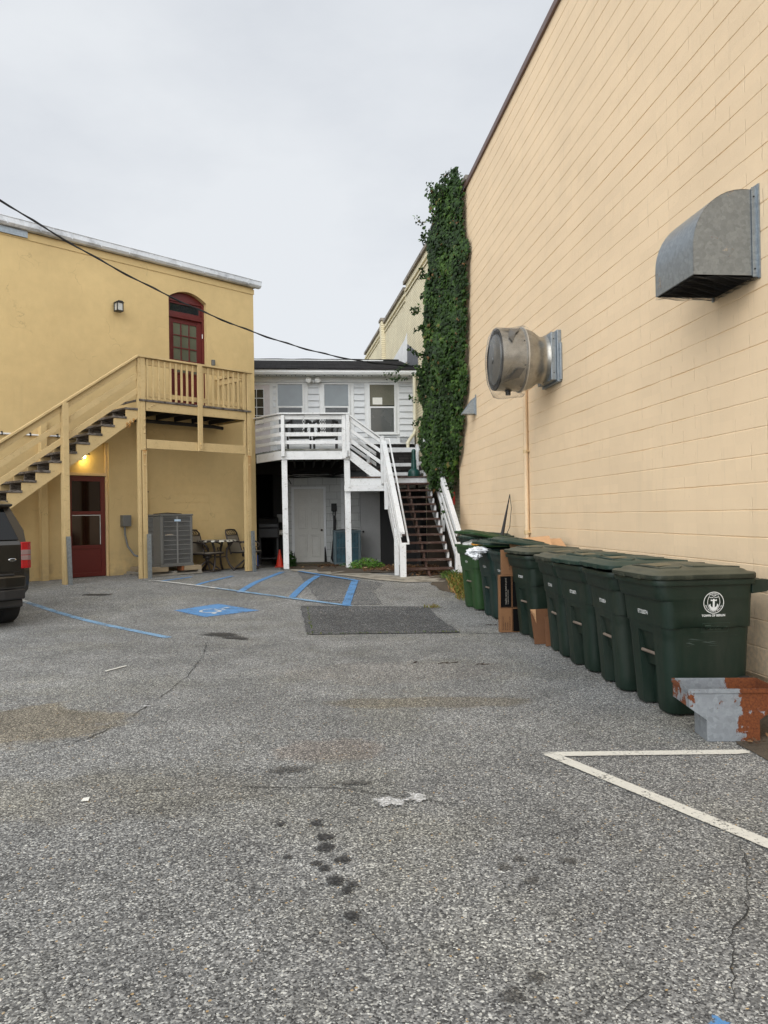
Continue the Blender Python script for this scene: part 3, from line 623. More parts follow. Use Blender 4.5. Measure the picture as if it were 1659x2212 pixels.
# exhaust fan
M_CHRD = mat('bright_seam', C(.60, .58, .54), .35, .7)
ft = thing('exhaust_fan', 'round spun aluminium exhaust fan wrapped in torn grey plastic on the block wall', 'fan', UV, (UW, 9.89, 3.44))
cy, cz = 9.89, 3.44
mb = MB(); mb.box(UW-.055, UW-.001, cy-.34, cy+.31, cz-.34, cz+.33); build('wall_box', mb, M_GALV, ft, .004)
mb = MB(); mb.box(UW-.125, UW-.0555, cy-.30, cy+.28, cz-.31, cz+.31)
mb.box(UW-.03, UW-.001, cy-.375, cy-.341, cz-.32, cz+.16); build('mounting_curb', mb, M_GALV, ft, .006)
pr = [(.325, -.126), (.315, -.14), (.305, -.17), (.305, -.20), (.318, -.235), (.34, -.265), (.365, -.30), (.388, -.345), (.402, -.39), (.408, -.44)]
build('fan_bowl', MB().lathe(pr[::-1], (UW, cy, cz), 'x', 48), M_ALU, ft)
mb = MB().lathe([(.415, -.44), (.425, -.445), (.425, -.465), (.412, -.475), (.408, -.62), (.405, -.78)], (UW, cy, cz), 'x', 48, True)
build('fan_shroud', mb, M_ALU, ft)
build('seam_band', MB().lathe([(.417, -.438), (.431, -.44), (.431, -.452), (.417, -.455)], (UW, cy, cz), 'x', 48), M_CHRD, ft)
mb = MB()
mb.lathe([(.404, -.781), (.40, -.80), (.385, -.80), (.375, -.73), (.05, -.735)], (UW, cy, cz), 'x', 48)
build('discharge_ring', mb, M_ACD, ft)
build('motor_cover', MB().lathe([(.34, -.736), (.34, -.775), (.325, -.80), (.20, -.818), (.05, -.825), (.045, -.835), (.01, -.836)], (UW, cy, cz), 'x', 40), mat('grey_cap', C(.11, .115, .115), .4, .3, .05), ft)
build('drain_spout', MB().tube([(UW-.62, cy, cz-.405), (UW-.62, cy, cz-.465)], .035, 14).lathe([(.05, 0), (.05, .008)], (UW-.62, cy, cz-.415), 'z', 14), M_BLKM, ft)
build('drain_spout', MB().tube([(UW-.13, cy-.05, cz-.25), (UW-.17, cy-.05, cz-.29)], .03, 10), M_BLKM, ft)
mb = MB()
for a in (20, 65, 110, 155, 200, 245, 290, 335):
    t = rad(a); mb.lathe([(.007, -.005), (.007, .012)], (UW-.50, cy+.413*math.cos(t), cz+.413*math.sin(t)), 'x', 6)
for yy in (-.302,):
    for zz in (-.22, .22): mb.lathe([(.009, 0), (.009, .006)], (UW-.09, cy+yy, cz+zz), 'y', 8)
build_each('bolt', mb, M_BLKM, ft)
# plastic sheet wrapped round the drum: irregular, sagging below
rings = []; NR = 60
for i, x in enumerate([-.40, -.43, -.50, -.58, -.66, -.74, -.80, -.835, -.85]):
    ring = []
    for k in range(NR):
        t = 2*math.pi*k/NR; base_r = [.43, .438, .425, .42, .418, .42, .415, .36, .20][i]
        sag = max(0, -math.sin(t))**6*(.0 if i < 1 else [.03, .05, .07, .085, .095, .09, .07, .04, 0][i])
        r = base_r+sag+.012*abs(noise.noise((math.cos(t)*3, math.sin(t)*3, x*9)))+.006*math.sin(7*t+i)
        ring.append((UW+x-(.02*noise.noise((t*2, x*5, 1)) if i < 1 else 0), cy+r*math.cos(t), cz+r*math.sin(t)))
    rings.append(ring)
build('plastic_wrap', MB().loft(rings, True, False), M_WRAP, ft, recalc=False)
M_DUSTY = mat('dirty_plastic_fold', C(.10, .095, .085), .35, var=.3)
mb = MB()
def dr(x, t, r=.432): return (UW+x, cy+r*math.cos(t), cz+r*math.sin(t))
mb.add([dr(-.50, rad(205)), dr(-.56, rad(222)), dr(-.70, rad(225), .44), dr(-.60, rad(205), .445), dr(-.78, rad(235), .43)], [(0, 3, 1), (3, 2, 1), (2, 4, 1)])
mb.add([dr(-.70, rad(150)), dr(-.66, rad(128), .436), dr(-.50, rad(122)), dr(-.60, rad(140), .44), dr(-.76, rad(118), .425), dr(-.66, rad(160), .437)], [(0, 1, 3), (1, 2, 3), (1, 4, 2), (0, 5, 3)])
build_each('plastic_fold', mb, M_DUSTY, ft, recalc=False)
# small hood
st = thing('vent_hood', 'small grey wall vent hood beside the ivy, farthest along the block wall', 'vent', UV, (UW, 14.39, 3.35))
p = [(UW-.004, 3.34), (UW-.004, 3.67), (UW-.06, 3.62), (UW-.25, 3.36), (UW-.25, 3.34)]
build('hood_shell', MB().prism(p, 14.40, 14.62, 'xz'), M_GALV, st); build('flange', MB().box(UW-.02, UW-.001, 14.36, 14.3995, 3.31, 3.70), M_GALV, st)
# pipe
M_PIPE = mat('peach_pipe_paint', C(.74, .56, .36), .5, var=.08)
pt = thing('wall_pipe', 'thin peach painted drain pipe running down the block wall below the fan', 'pipe', UV, (UW, 11.05, .3))
build('pipe', MB().tube([(UW-.045, 11.05, .3), (UW-.045, 11.05, 3.30)], .034, 12), M_PIPE, pt)
build('coupling', MB().tube([(UW-.045, 11.05, 1.10), (UW-.045, 11.05, 1.16)], .045, 12).box(UW-.05, UW-.001, 10.99, 11.11, 1.12, 1.14), M_OCHP, pt)
build('coupling', MB().tube([(UW-.045, 11.05, 2.30), (UW-.045, 11.05, 2.35)], .041, 12).box(UW-.05, UW-.001, 10.99, 11.11, 2.32, 2.335), M_OCHP, pt)
# leaning pole
pt = thing('broom_pole', 'thin black pole leaning on the block wall behind the bins', 'pole', UV, (UW-.45, 11.35, .02))
build('pole', MB().tube([(UW-.62, 11.0, .05), (UW-.30, 11.5, 1.10), (UW-.06, 11.9, 1.72)], [.03, .028, .006], 10), M_CABLE, pt)
build('cord', MB().tube([(UW-.06, 11.9, 1.72), (UW-.05, 11.86, 1.5), (UW-.12, 11.72, 1.2), (UW-.25, 11.6, 1.0)], .005, 5), M_CABLE, pt)

# ================================================================= brick building with parapet
kt = thing('brick_building', 'tall pale yellow painted brick building rising behind the ivy', 'building', KF, (0, 24, 0))
mb = MB(); mb.box(0, 8, 15.98, 23.15, 0, 8.33); mb.box(0, 8, 23.15, 32.4, 0, 8.17)
build('wall', mb, M_YBR, kt)
mb = MB(); mb.box(-.07, .35, 15.98, 23.25, 8.331, 8.43); mb.box(-.07, .35, 23.25, 27.2, 8.171, 8.27).box(-.16, .4, 27.15, 27.65, 8.28, 8.36); mb.box(-.07, .35, 27.65, 32.45, 8.171, 8.26)
build('coping', mb, M_BRCAP, kt)
mb = MB(); mb.box(-.05, -.002, 15.98, 23.1, 8.08, 8.14).box(-.035, -.002, 15.98, 23.1, 7.95, 8.0); mb.box(-.05, -.002, 23.2, 27.2, 7.98, 8.04).box(-.035, -.002, 23.2, 27.2, 7.84, 7.89); mb.box(-.05, -.002, 27.65, 32.4, 7.98, 8.04).box(-.035, -.002, 27.65, 32.4, 7.84, 7.89)
build('cornice', mb, M_YBR, kt); build('pilaster', MB().box(-.13, -.003, 27.2, 27.6, 0, 8.30), M_YBR, kt)
build('flashing', MB().prism([(21.45, 5.5), (21.45, 5.92), (22.95, 6.49), (23.0, 5.9)], -.02, -.004, 'yz'), M_TAR, kt)
build('roof_coating', MB().prism([(23.01, 6.0), (23.02, 6.84), (23.4, 6.72), (25.5, 6.55), (26.6, 6.2), (26.6, 6.0)], -.016, -.004, 'yz'), M_PATW, kt)
# ================================================================= white building
HV = 21.4
wt = thing('white_building', 'low white vinyl sided building with dark shingle roof behind the porch', 'building', UV, (1, HV, .1))
def siding(x0, x1, z0, z1, y=HV, ex=.115, th=.045):
    mb = MB(); z = z0
    while z < z1-.01:
        zt = min(z+ex, z1); mb.add([(x0, y-th, z), (x1, y-th, z), (x0, y-.003, zt), (x1, y-.003, zt), (x0, y-.003, z), (x1, y-.003, z)], [(0, 1, 3, 2), (0, 4, 5, 1), (0, 2, 4), (1, 5, 3)]); z = zt
    return mb
mb = MB()
mb.box(-2.8, 3.22, HV, HV+.2, 3.0, 5.33)                       # upper front
mb.box(-2.8, -2.6, HV+.2, 25, .05, 5.33); mb.box(3.02, 3.22, HV+.2, 25, .05, 5.33); mb.box(-2.6, 3.02, 24.8, 25, .05, 5.33)
mb.box(-2.6, 3.02, HV+.2, 24.8, 2.9, 3.0)
build('wall', mb, M_VIN, wt)
sd = MB()
for a, b, c, d in ((.245, .545, 3.05, 5.10), (1.52, 1.81, 3.05, 5.10), (2.80, 3.18, 3.45, 5.10), (1.15, 3.18, 3.45, 3.68), (-.72, -.65, 3.05, 5.1)):
    q = siding(a, b, c, d, ex=.178); sd.add(q.v, q.f)
build_each('siding', sd, M_VIN, wt, recalc=False)
mb = MB()
for a, b in ((.225, .244), (.546, .565), (1.50, 1.519), (1.811, 1.83), (2.78, 2.799), (3.181, 3.20)): mb.box(a, b, HV-.028, HV-.001, 3.05, 5.125)
mb.box(.225, .565, HV-.028, HV-.001, 5.1255, 5.15).box(1.50, 1.83, HV-.028, HV-.001, 5.1255, 5.15).box(2.78, 3.2, HV-.028, HV-.001, 5.1255, 5.15)
mb.box(-2.8, 3.22, HV-.05, HV-.001, 5.16, 5.33)
for a, b in ((-.74, -.64), (.13, .224), (.566, .645), (1.405, 1.499), (1.831, 1.915), (2.7, 2.779)): mb.box(a, b, HV-.02, HV-.001, 3.05, 5.155)
build('trim', mb, M_TRIM, wt, .003)
def window(x0, x1, z0, z1, zm, glassm=M_GLW, low=M_GLS, name='window'):
    mb = MB()
    mb.box(x0, x0+.045, HV-.06, HV-.001, z0, z1).box(x1-.045, x1, HV-.06, HV-.001, z0, z1).box(x0+.045, x1-.045, HV-.06, HV-.001, z1-.045, z1).box(x0+.045, x1-.045, HV-.06, HV-.001, z0, z0+.045)
    wn_ = build(name, mb, M_TRIM, wt, .003)
    build('sash', MB().box(x0+.046, x1-.046, HV-.055, HV-.02, zm-.022, zm+.022).box(x0+.046, x0+.066, HV-.05, HV-.02, z0+.046, zm-.023).box(x1-.066, x1-.046, HV-.05, HV-.02, z0+.046, zm-.023), M_TRIM, wn_)
    build('pane', MB().box(x0+.04, x1-.04, HV-.03, HV-.018, zm+.02, z1-.04), glassm, wn_); build('pane', MB().box(x0+.04, x1-.04, HV-.028, HV-.016, z0+.04, zm-.02), low, wn_)
    return wn_
M_SCRG = mat('screened_glass', C(.035, .04, .04), .3, coat=.3)
window(-.64, .13, 3.72, 5.14, 4.47, low=M_SCRG); window(.645, 1.405, 3.72, 5.14, 4.47, low=M_SCRG)
w3 = window(1.915, 2.70, 3.72, 5.14, 4.46, M_GLS, mat('screened_glass', C(.085, .09, .085), .25, coat=.5), 'window'); w3['label'] = 'window with half drawn blind and paper note'
mb = MB(); z = 4.52
while z < 5.08: mb.box(1.965, 2.655, HV-.034, HV-.031, z, z+.018); z += .026
build('blind', mb, M_BLIND, w3); build('note', MB().box(2.04, 2.31, HV-.040, HV-.037, 4.54, 4.73), M_PAPER, w3)
build('window_sill', MB().box(1.88, 2.76, HV-.08, HV-.0605, 3.69, 3.719).box(1.88, 2.76, HV-.06, HV-.021, 3.68, 3.7195), M_TRIM, wt)
# upper door, mostly hidden behind the ochre corner
dr_ = build('door', MB().box(-1.72, -.815, HV-.045, HV-.002, 3.02, 5.08), mat('pale_pink_white_door', C(.60, .56, .56), .45), wt)
mb = MB(); mb.box(-1.56, -.985, HV-.056, HV-.046, 4.0, 4.95)
build('pane', mb, M_GLS, dr_); mb = MB()
for x in (-1.57, -1.375, -1.18, -.985): mb.box(x, x+.014, HV-.064, HV-.0565, 4.0, 4.95)
for z in (3.99, 4.22, 4.45, 4.70, 4.945): mb.box(-1.57, -.971, HV-.068, HV-.0645, z, z+.016)
build('muntins', mb, M_TRIM, dr_)
build('door_frame', MB().box(-.812, -.745, HV-.055, HV-.002, 3.02, 5.14).box(-1.8, -.812, HV-.055, HV-.002, 5.085, 5.14), M_TRIM, wt)
# soffit, gutter, roof
mb = MB(); mb.box(-2.85, 3.25, 21.03, HV-.051, 5.29, 5.305); build('soffit', mb, mat('soffit', C(.55, .56, .54), .6), wt)
mb = MB(); g0 = [(21.02, 5.28), (20.93, 5.30), (20.90, 5.36), (20.91, 5.405), (20.90, 5.42), (20.93, 5.42), (20.935, 5.40), (21.02, 5.40)]
mb.prism(g0, -2.85, 3.26, 'yz'); build('gutter', mb, M_TRIM, wt, .002)
mb = MB(); k = -2.6
while k < 3.2: mb.lathe([(.011, 0), (.011, .012)], (k, 21.01, 5.275), 'y', 6); k += .30
for i in range(19): mb.box(-1.4+.26*i, -1.38+.26*i, 20.945, 20.96, 5.255, 5.279)
build_each('gutter_clip', mb, M_BLKM, wt)
rt_ = MB(); rt_.add([(-2.9, 20.88, 5.42), (3.28, 20.88, 5.42), (3.28, 23.6, 6.19), (-2.9, 23.6, 6.19), (-2.9, 20.88, 5.445), (3.28, 20.88, 5.445), (3.28, 23.6, 6.215), (-2.9, 23.6, 6.215)], [(0, 1, 2, 3), (4, 5, 6, 7), (0, 1, 5, 4), (1, 2, 6, 5), (2, 3, 7, 6), (3, 0, 4, 7)])
roof = build('roof', rt_, M_SHIN, wt)
build('ridge_flashing', MB().box(-2.9, 2.6, 23.6, 23.66, 6.19, 6.245), M_TRIM, roof)
mb = MB(); rr = []
for i in range(28):
    x = -2.9+i*.228; zz = 6.30+.015*noise.noise((x*2, 0, 0)); rr.append((x, 24.0, zz))
mb.tube(rr, .055, 8); mb.box(-2.9, 3.2, 23.9, 25.1, 6.0, 6.30)
build('roof_membrane', mb, mat('dark_membrane', C(.022, .024, .022), .95, spec=.08, var=.4), roof)
# lower storey
mb = MB(); mb.box(-.42, 1.63, HV-.02, HV+.15, .02, 2.60).box(2.44, 3.22, HV-.02, HV+.15, .02, 3.0).box(1.63, 2.44, HV-.02, HV+.15, 2.07, 2.6)
build('lower_wall', mb, M_WBLK, wt)
build('lintel_beam', MB().box(-2.6, 3.0, HV-.10, HV-.0205, 2.605, 2.95), M_DKW, wt)
build('corner_board', MB().box(1.11, 1.20, HV-.05, HV-.021, .05, 2.60), M_WHW, wt)
build('passage_lining', MB().box(-2.55, -.42, 24.6, 24.75, .02, 2.9).box(-2.6, -2.56, HV, 24.6, .02, 2.9).box(-.42, -.36, HV+.16, 24.6, .02, 2.9).box(-2.6, -.4, HV, 24.6, 2.84, 2.89).box(-.76, -.43, 21.30, 21.37, .05, 2.60), M_DARKIN, wt)  # near-black walls carry the shade of the passage in their colour
def panel_door(x0, x1, z0, z1, m, y=HV-.021, label=None):
    d = build('door', MB().box(x0, x1, y-.035, y-.001, z0, z1), m, wt, .003, label=label); w_ = x1-x0; h = z1-z0; mb = MB()
    for cx0, cx1 in ((x0+.12*w_, x0+.43*w_), (x0+.57*w_, x0+.88*w_)):
        for a, b in ((.06, .345), (.43, .70), (.785, .88)) if False else ((.07, .37), (.45, .73), (.80, .91)):
            za, zb = z0+a*h, z0+b*h
            for (p0, p1, q0, q1) in ((cx0, cx1, za, za+.014), (cx0, cx1, zb-.014, zb), (cx0, cx0+.020, za+.014, zb-.014), (cx1-.020, cx1, za+.014, zb-.014)): mb.box(p0, p1, y-.062, y-.0355, q0, q1)
            mb.box(cx0+.04, cx1-.04, y-.056, y-.0355, za+.045, zb-.045)
    build('door_panels', mb, m, d, .002)
    build('door_knob', MB().lathe([(.030, -.036), (.030, -.042), (.012, -.045), (.012, -.07), (.028, -.078), (.030, -.095), (.015, -.105)], (x1-.06, y, z0+.88), 'y', 16), mat('old_brass', C(.09, .075, .06), .35, .8), d)
    return d
panel_door(-.185, .62, .165, 2.19, M_WDR, label='white six panel door')
build('door_frame', MB().box(-.26, -.186, HV-.06, HV-.022, .10, 2.25).box(.621, .69, HV-.06, HV-.022, .10, 2.25).box(-.186, .621, HV-.06, HV-.022, 2.195, 2.25), M_TRIM, wt, .003)
build('rotten_wood', MB().prism([(.622, .10), (.70, .10), (.69, .30), (.67, .52), (.65, .60), (.63, .55)], HV-.068, HV-.0605, 'xz').prism([(-.23, .10), (-.185, .10), (-.19, .4), (-.2, .48)], HV-.068, HV-.0605, 'xz'), M_DKW, wt)
fd = build('door', MB().box(1.64, 2.43, HV-.03, HV-.012, .12, 2.06), mat('grey_flat_door', C(.42, .42, .41), .55, var=.08), wt, .003, label='plain flat grey white door')
build('door_knob', MB().lathe([(.028, -.03), (.028, -.036), (.012, -.04), (.012, -.065), (.028, -.07), (.028, -.09), (.012, -.10)], (1.72, HV, .98), 'y', 16), M_BLKM, fd)
build('door_step', MB().box(-.30, .78, 20.55, HV-.07, .02, .135).box(-.30, .78, 20.62, HV-.065, .136, .16), wood_paint('mossy_step', (.11, .085, .045), .5, grime=(.05, .07, .03)), wt, .005)
# lean-to roof below the right window
lt = [(1.25, 21.38, 3.42), (3.2, 21.38, 3.42), (3.2, 20.1, 2.62), (1.25, 20.1, 2.62)]
build('lean_to_roof', MB().add(lt+[(a, b, c-.03) for a, b, c in lt], [(0, 1, 2, 3), (4, 5, 6, 7), (0, 1, 5, 4), (1, 2, 6, 5), (2, 3, 7, 6), (3, 0, 4, 7)]), M_SHIN, wt)
build('lean_to_wall', MB().box(1.25, 3.2, 20.12, 20.2, 2.2, 2.59), mat('dark_shingle_wall', C(.04, .042, .045), .9), wt)
build('drip_edge', MB().box(1.25, 3.2, HV-.06, HV-.021, 3.425, 3.448), M_TRIM, wt)
dp = build('downspout', MB().tube([(3.17, 20.97, 5.40), (3.165, 20.98, 4.6), (3.17, 21.0, 3.78), (3.12, 20.9, 3.66), (2.94, 20.6, 3.44), (2.90, 20.55, 3.36), (2.90, 20.5, 3.15)], .045, 12), M_PVC, wt)
build('pipe_coupling', MB().tube([(3.168, 20.99, 3.92), (3.168, 20.995, 3.84)], .056, 12).tube([(2.905, 20.56, 3.40), (2.90, 20.545, 3.33)], .056, 12), M_PVC, dp)
# flood light
fl = thing('flood_light', 'white twin bulb flood light under the white gutter', 'lamp', UV, (.385, HV-.05, 5.19))
build('mount', MB().lathe([(.055, -.01), (.055, -.05), (.03, -.06)], (.385, HV-.05, 5.19), 'y', 16), M_TRIM, fl)
for sx in (-.13, .13):
    b_ = build('bulb', MB().lathe([(.02, 0), (.04, -.04), (.075, -.10), (.08, -.12), (.055, -.13), (.0, -.132)], (.385+sx, HV-.10, 5.19), 'y', 20), mat('bulb_glass', C(.84, .84, .80), .2), fl)
# meter box with cable, conduit mess
mt = thing('meter_box', 'dark grey electrical box with thick black cable beside the white door', 'electrical box', UV, (.91, HV-.02, 1.5))
build('box', MB().box(.837, .985, HV-.13, HV-.021, 1.56, 1.78), M_ACD, mt, .006)
build('cable', MB().tube([(.88, HV-.08, 1.56), (.88, HV-.08, 1.46), (.905, HV-.08, 1.40)], .014, 8).tube([(.94, HV-.08, 1.56), (.945, HV-.08, 1.46), (.915, HV-.08, 1.40)], .014, 8).tube([(.91, HV-.08, 1.44), (.925, HV-.08, 1.3), (.91, HV-.07, .9), (.86, HV-.07, .5), (.83, HV-.09, .25), (.88, HV-.3, .14)], [.035, .04, .035, .032, .032, .03], 10), M_CABLE, mt)
mt = thing('cable_run', 'tangled black cables strung above the white door under the porch', 'cable', UV, (.4, HV-.1, 2.5))
mb = MB()
for k in range(5):
    z = 2.50+.045*k; mb.tube([(-.42, HV-.13-.02*k, z+.02), (0, HV-.14, z-.05*math.sin(k)), (.5, HV-.14, z+.03*math.cos(k*2)), (.9, HV-.14, z-.02*k), (1.15, HV-.13, z-.04*math.sin(k*3)), (1.7, HV-.13, z)], .012, 6)
build('cable', mb, M_CABLE, mt); build('loose_wire', MB().tube([(-.36, HV-.12, 2.5), (-.3, HV-.14, 2.4), (-.26, HV-.13, 2.32)], .012, 5), M_CABLE, mt)

# ================================================================= white porch
pt = thing('porch', 'white painted raised wooden porch with slatted railing', 'porch', UV, (.35, 18.5, .15))
FV = 17.9; DL, DR = -.44, 1.15; CX, CYv = -1.07, 19.05
def post(x0, x1, y0, y1, z0, z1, par=None, m=None, nm='post', lean=0): return build(nm, MB().add([(x0+lean, y0, z0), (x1+lean, y0, z0), (x0+lean, y1, z0), (x1+lean, y1, z0), (x0, y0, z1), (x1, y0, z1), (x0, y1, z1), (x1, y1, z1)], [(0, 2, 3, 1), (4, 5, 7, 6), (0, 1, 5, 4), (2, 6, 7, 3), (0, 4, 6, 2), (1, 3, 7, 5)]), m or M_WHW, par or pt, .006)
post(-.435, -.305, FV+.03, FV+.15, gzf(UV, -.37, FV)-.01, 2.749, lean=.012); post(1.02, 1.155, FV+.03, FV+.15, gzf(UV, 1.1, FV)-.01, 2.749, lean=.012)
post(-.435, -.355, FV-.09, FV-.001, 2.82, 3.775); post(.972, 1.062, FV-.06, FV-.001, 2.765, 3.79); post(1.065, 1.15, FV-.10, FV-.001, 2.80, 3.79)
for z in (3.15, 3.24): pass
mb = MB(); mb.box(DL, DR, FV, FV+.045, 2.75, 2.953); mb.add([(DL-.001, FV, 2.75), (CX, CYv, 2.75), (DL-.001, FV+.06, 2.75), (CX, CYv+.06, 2.75), (DL-.001, FV, 2.953), (CX, CYv, 2.953), (DL-.001, FV+.06, 2.953), (CX, CYv+.06, 2.953)], [(0, 2, 3, 1), (4, 5, 7, 6), (0, 1, 5, 4), (2, 6, 7, 3), (0, 4, 6, 2), (1, 3, 7, 5)])
build('beam', mb, M_WHW, pt, .004)
mb = MB(); v = FV-.02; i = 0
while v < HV-.08:
    xl = DL-.01-(v-FV)*.55 if v < CYv else CX-.4
    xl = max(xl, -2.2); mb.box(xl+random.uniform(-.01, .01), DR+.02+random.uniform(-.012, .008), v, v+.133, 2.956, 2.998); v += .139
build('floor_boards', mb, mat('porch_floor', C(.20, .20, .18), .85, var=.3, vs=5, dirt=C(.05, .06, .03), dirtamt=.5), pt, .004)
mb = MB()
for k in range(7): mb.box(DL+.02+.25*k, DL+.06+.25*k, FV+.05, HV-.12, 2.76, 2.95)
build_each('joist', mb, M_DKW, pt)
RZ = ((3.680, 3.772), (3.490, 3.570), (3.288, 3.378), (3.106, 3.190))
for (za, zb) in RZ:
    build('rail', MB().box(-.354, .971, FV-.035, FV-.001, za, zb), M_WHW, pt, .003)
    zc = (za+zb)/2; hh = (zb-za)/2; dv = Vector((CX-DL, CYv-FV, 0))
    a = Vector((DL-.005, FV-.03, zc)); b = Vector((CX+.0, CYv-.02, zc+.02)); build('rail', MB().beam(a, b, .034, zb-za), M_WHW, pt, .003)
build('top_rail', MB().box(-.47, 1.17, FV-.11, FV+.03, 3.792, 3.826), M_WHW, pt, .004); build('top_rail', MB().beam((-.44, FV-.03, 3.81), (CX, CYv, 3.85), .14, .034), M_WHW, pt, .004)
build('hook', MB().tube([(1.105, FV-.11, 2.94), (1.10, FV-.12, 2.88), (1.10, FV-.115, 2.80)], .007, 6), M_BLKM, pt)

# ---- staircase: porch > landing > ground
stt = thing('staircase', 'white railed wooden staircase with brown treads descending from the porch', 'staircase', UV, (2.0, 16.4, .15))
LZ = 2.333
post(1.025, 1.152, FV+.03, FV+.15, 2.0, 2.7495, stt) if 0 else None
build('landing_beam', MB().box(1.156, 1.965, FV-.03, FV+.02, 2.13, 2.297).box(1.01, 1.985, FV-.05, FV-.031, 1.995, 2.128) , M_WHW, stt, .004)
build('landing_beam', MB().box(1.97, 2.97, FV-.02, FV+.025, 2.165, 2.297), M_WHW, stt, .004)
mb = MB()
for k in range(9): mb.box(1.16, 3.0, FV-.05+.145*k, FV+.09+.145*k, 2.30, LZ)
build('landing_floor', mb, M_BTREAD, stt, .003)
mb = MB(); mb.box(1.16, 2.97, 19.1, 19.15, 2.1, 2.297); mb.box(2.93, 2.97, FV+.03, 19.1, 2.1, 2.297); build('landing_beam', mb, M_WHW, stt)
# upper flight: three treads going right
for k in range(3): build('tread', MB().box(1.17+.235*k, 1.43+.235*k, FV+.02, FV+.95, 2.998-.167*(k+1)-.035, 2.998-.167*(k+1)), M_BTREAD, stt, .003)
def slant(x0, z0, x1, z1, h, y=FV, t=.04, name='rail', cut=True):
    return build(name, MB().prism([(x0, z0), (x0, z0-h), (x1, z1-h), (x1, z1)], y-t, y, 'xz'), M_WHW, stt, .003)
build('stringer', MB().prism([(1.156, 2.96), (1.156, 2.73), (1.63, 2.336), (1.866, 2.336), (1.866, 2.43)], FV-.035, FV+.01, 'xz'), M_WHW, stt, .003)
slant(1.152, 3.79, 1.866, 3.27, .036, FV+.02, .12, 'handrail')
slant(1.152, 3.725, 1.866, 3.215, .095); slant(1.152, 3.49, 1.866, 2.985, .095); slant(1.152, 3.245, 1.866, 2.72, .10); slant(1.152, 3.02, 1.866, 2.50, .095) if 0 else None
build('post', MB().box(1.62, 1.70, FV+.80, FV+.88, 2.334, 3.0), M_WHW, stt, .004)
# back flight rail behind
for zz in (3.50, 3.24, 3.0):
    build('rail', MB().prism([(1.152, zz), (1.152, zz-.09), (1.866, zz-.6), (1.866, zz-.51)], FV+.95, FV+.985, 'xz'), M_WHW, stt, .003)
build('newel_post', MB().box(1.868, 1.955, FV-.12, FV-.032, 2.16, 3.25).prism([(1.868, 3.251), (1.955, 3.251), (1.935, 3.285), (1.888, 3.285)], FV-.12, FV-.032, 'xz'), M_WHW, stt, .006)
# lower flight
NT_ = 13; VB = 14.78; run = (FV-VB)/NT_; GZ0 = gzf(UV, 2.5, VB); rise = (LZ-GZ0)/(NT_)
def sl(v): return LZ+(v-FV)*rise/run        # nosing line
for k in range(1, NT_):
    v = FV-run*k; z = LZ-rise*k; build('tread', MB().box(2.01+random.uniform(-.012, .01), 2.985+random.uniform(-.02, .03), v-.035, v+.225, z-.042, z), M_BTREAD, stt, .004)
for x0, x1, m in ((1.965, 2.005, M_WHW), (2.97, 3.01, M_WHW), (2.47, 2.51, M_BTREAD)):
    poly = [(FV, LZ-.06)]
    mb = MB(); pl = [(FV-.03, LZ-.31)]
    top = []
    for k in range(1, NT_):
        v = FV-run*k; z = LZ-rise*k-.043; top += [(v+run, z), (v, z)]
    pl = [(FV-.03, LZ-.50)]+[(FV-.03, LZ-rise-.043)]+top[1:]+[(VB-.02, GZ0+.01), (VB+.22, GZ0-.01)]
    mb.prism(pl, x0, x1, 'yz'); build('stringer', mb, m, stt)
def run_rail(x0, x1, dz0, h, va, vb, name='rail'):
    a, b = (va, sl(va)+dz0), (vb, sl(vb)+dz0)
    return build(name, MB().prism([a, (a[0], a[1]-h), (b[0], b[1]-h), b], x0, x1, 'yz'), M_WHW, stt, .004)
VA = FV-.08; VE = 14.80
run_rail(1.895, 2.00, .905, .05, VA, VE-.03, 'handrail'); run_rail(1.93, 1.962, .80, .10, VA, VE+.1); run_rail(1.93, 1.962, .56, .10, VA, VE+.1); run_rail(1.93, 1.962, .32, .10, VA, VE+.1)
# slim white grab rail with returns
build('grab_rail', MB().beam((2.075, FV-.08, 3.21), (2.075, VE+.02, .885), .035, .035).beam((1.96, FV-.08, 3.21), (2.0925, FV-.08, 3.21), .035, .035).beam((1.94, VE+.02, .86), (2.0925, VE+.02, .86), .035, .035), M_WHW, stt, .003)
build('newel_post', MB().box(1.90, 2.02, VE-.04, VE+.08, GZ0-.02, .86), M_WHW, stt, .006)
build('post', MB().box(1.872, 1.963, 15.42, 15.50, .14, sl(15.45)+.5), M_WHW, stt, .005); build('post', MB().box(1.88, 1.962, 17.2, 17.28, sl(17.2)-.3, sl(17.2)+.8), M_WHW, stt, .005)
run_rail(3.02, 3.12, .905, .05, VA, VE-.06, 'handrail'); run_rail(3.03, 3.062, .80, .10, VA, VE+.1); run_rail(3.03, 3.062, .56, .10, VA, VE+.1); run_rail(3.03, 3.062, .32, .10, VA, VE+.1)
build('newel_post', MB().box(3.00, 3.13, VE-.02, VE+.09, GZ0-.02, .87), M_WHW, stt, .006); build('post', MB().box(3.065, 3.14, 16.6, 16.68, sl(16.6)-.4, sl(16.6)+.8), M_WHW, stt, .005)
# landing back and side rails
for za, zb in ((3.01, 3.125), (2.65, 2.735), (2.42, 2.50)):
    build('rail', MB().box(2.0, 2.93, 19.15, 19.185, za, zb), M_WHW, stt, .003); build('rail', MB().box(2.965, 3.0, FV, 19.14, za+.02, zb+.02), M_WHW, stt, .003)
build('post', MB().box(2.895, 2.962, 19.06, 19.14, 2.334, 3.2), M_WHW, stt, .004); build('post', MB().box(2.905, 2.962, FV+.03, FV+.11, 2.334, 3.25), M_WHW, stt, .004)
build('post', MB().box(2.88, 2.97, 19.02, 19.10, gzf(UV, 2.9, 19), 2.29), M_DKW, stt)

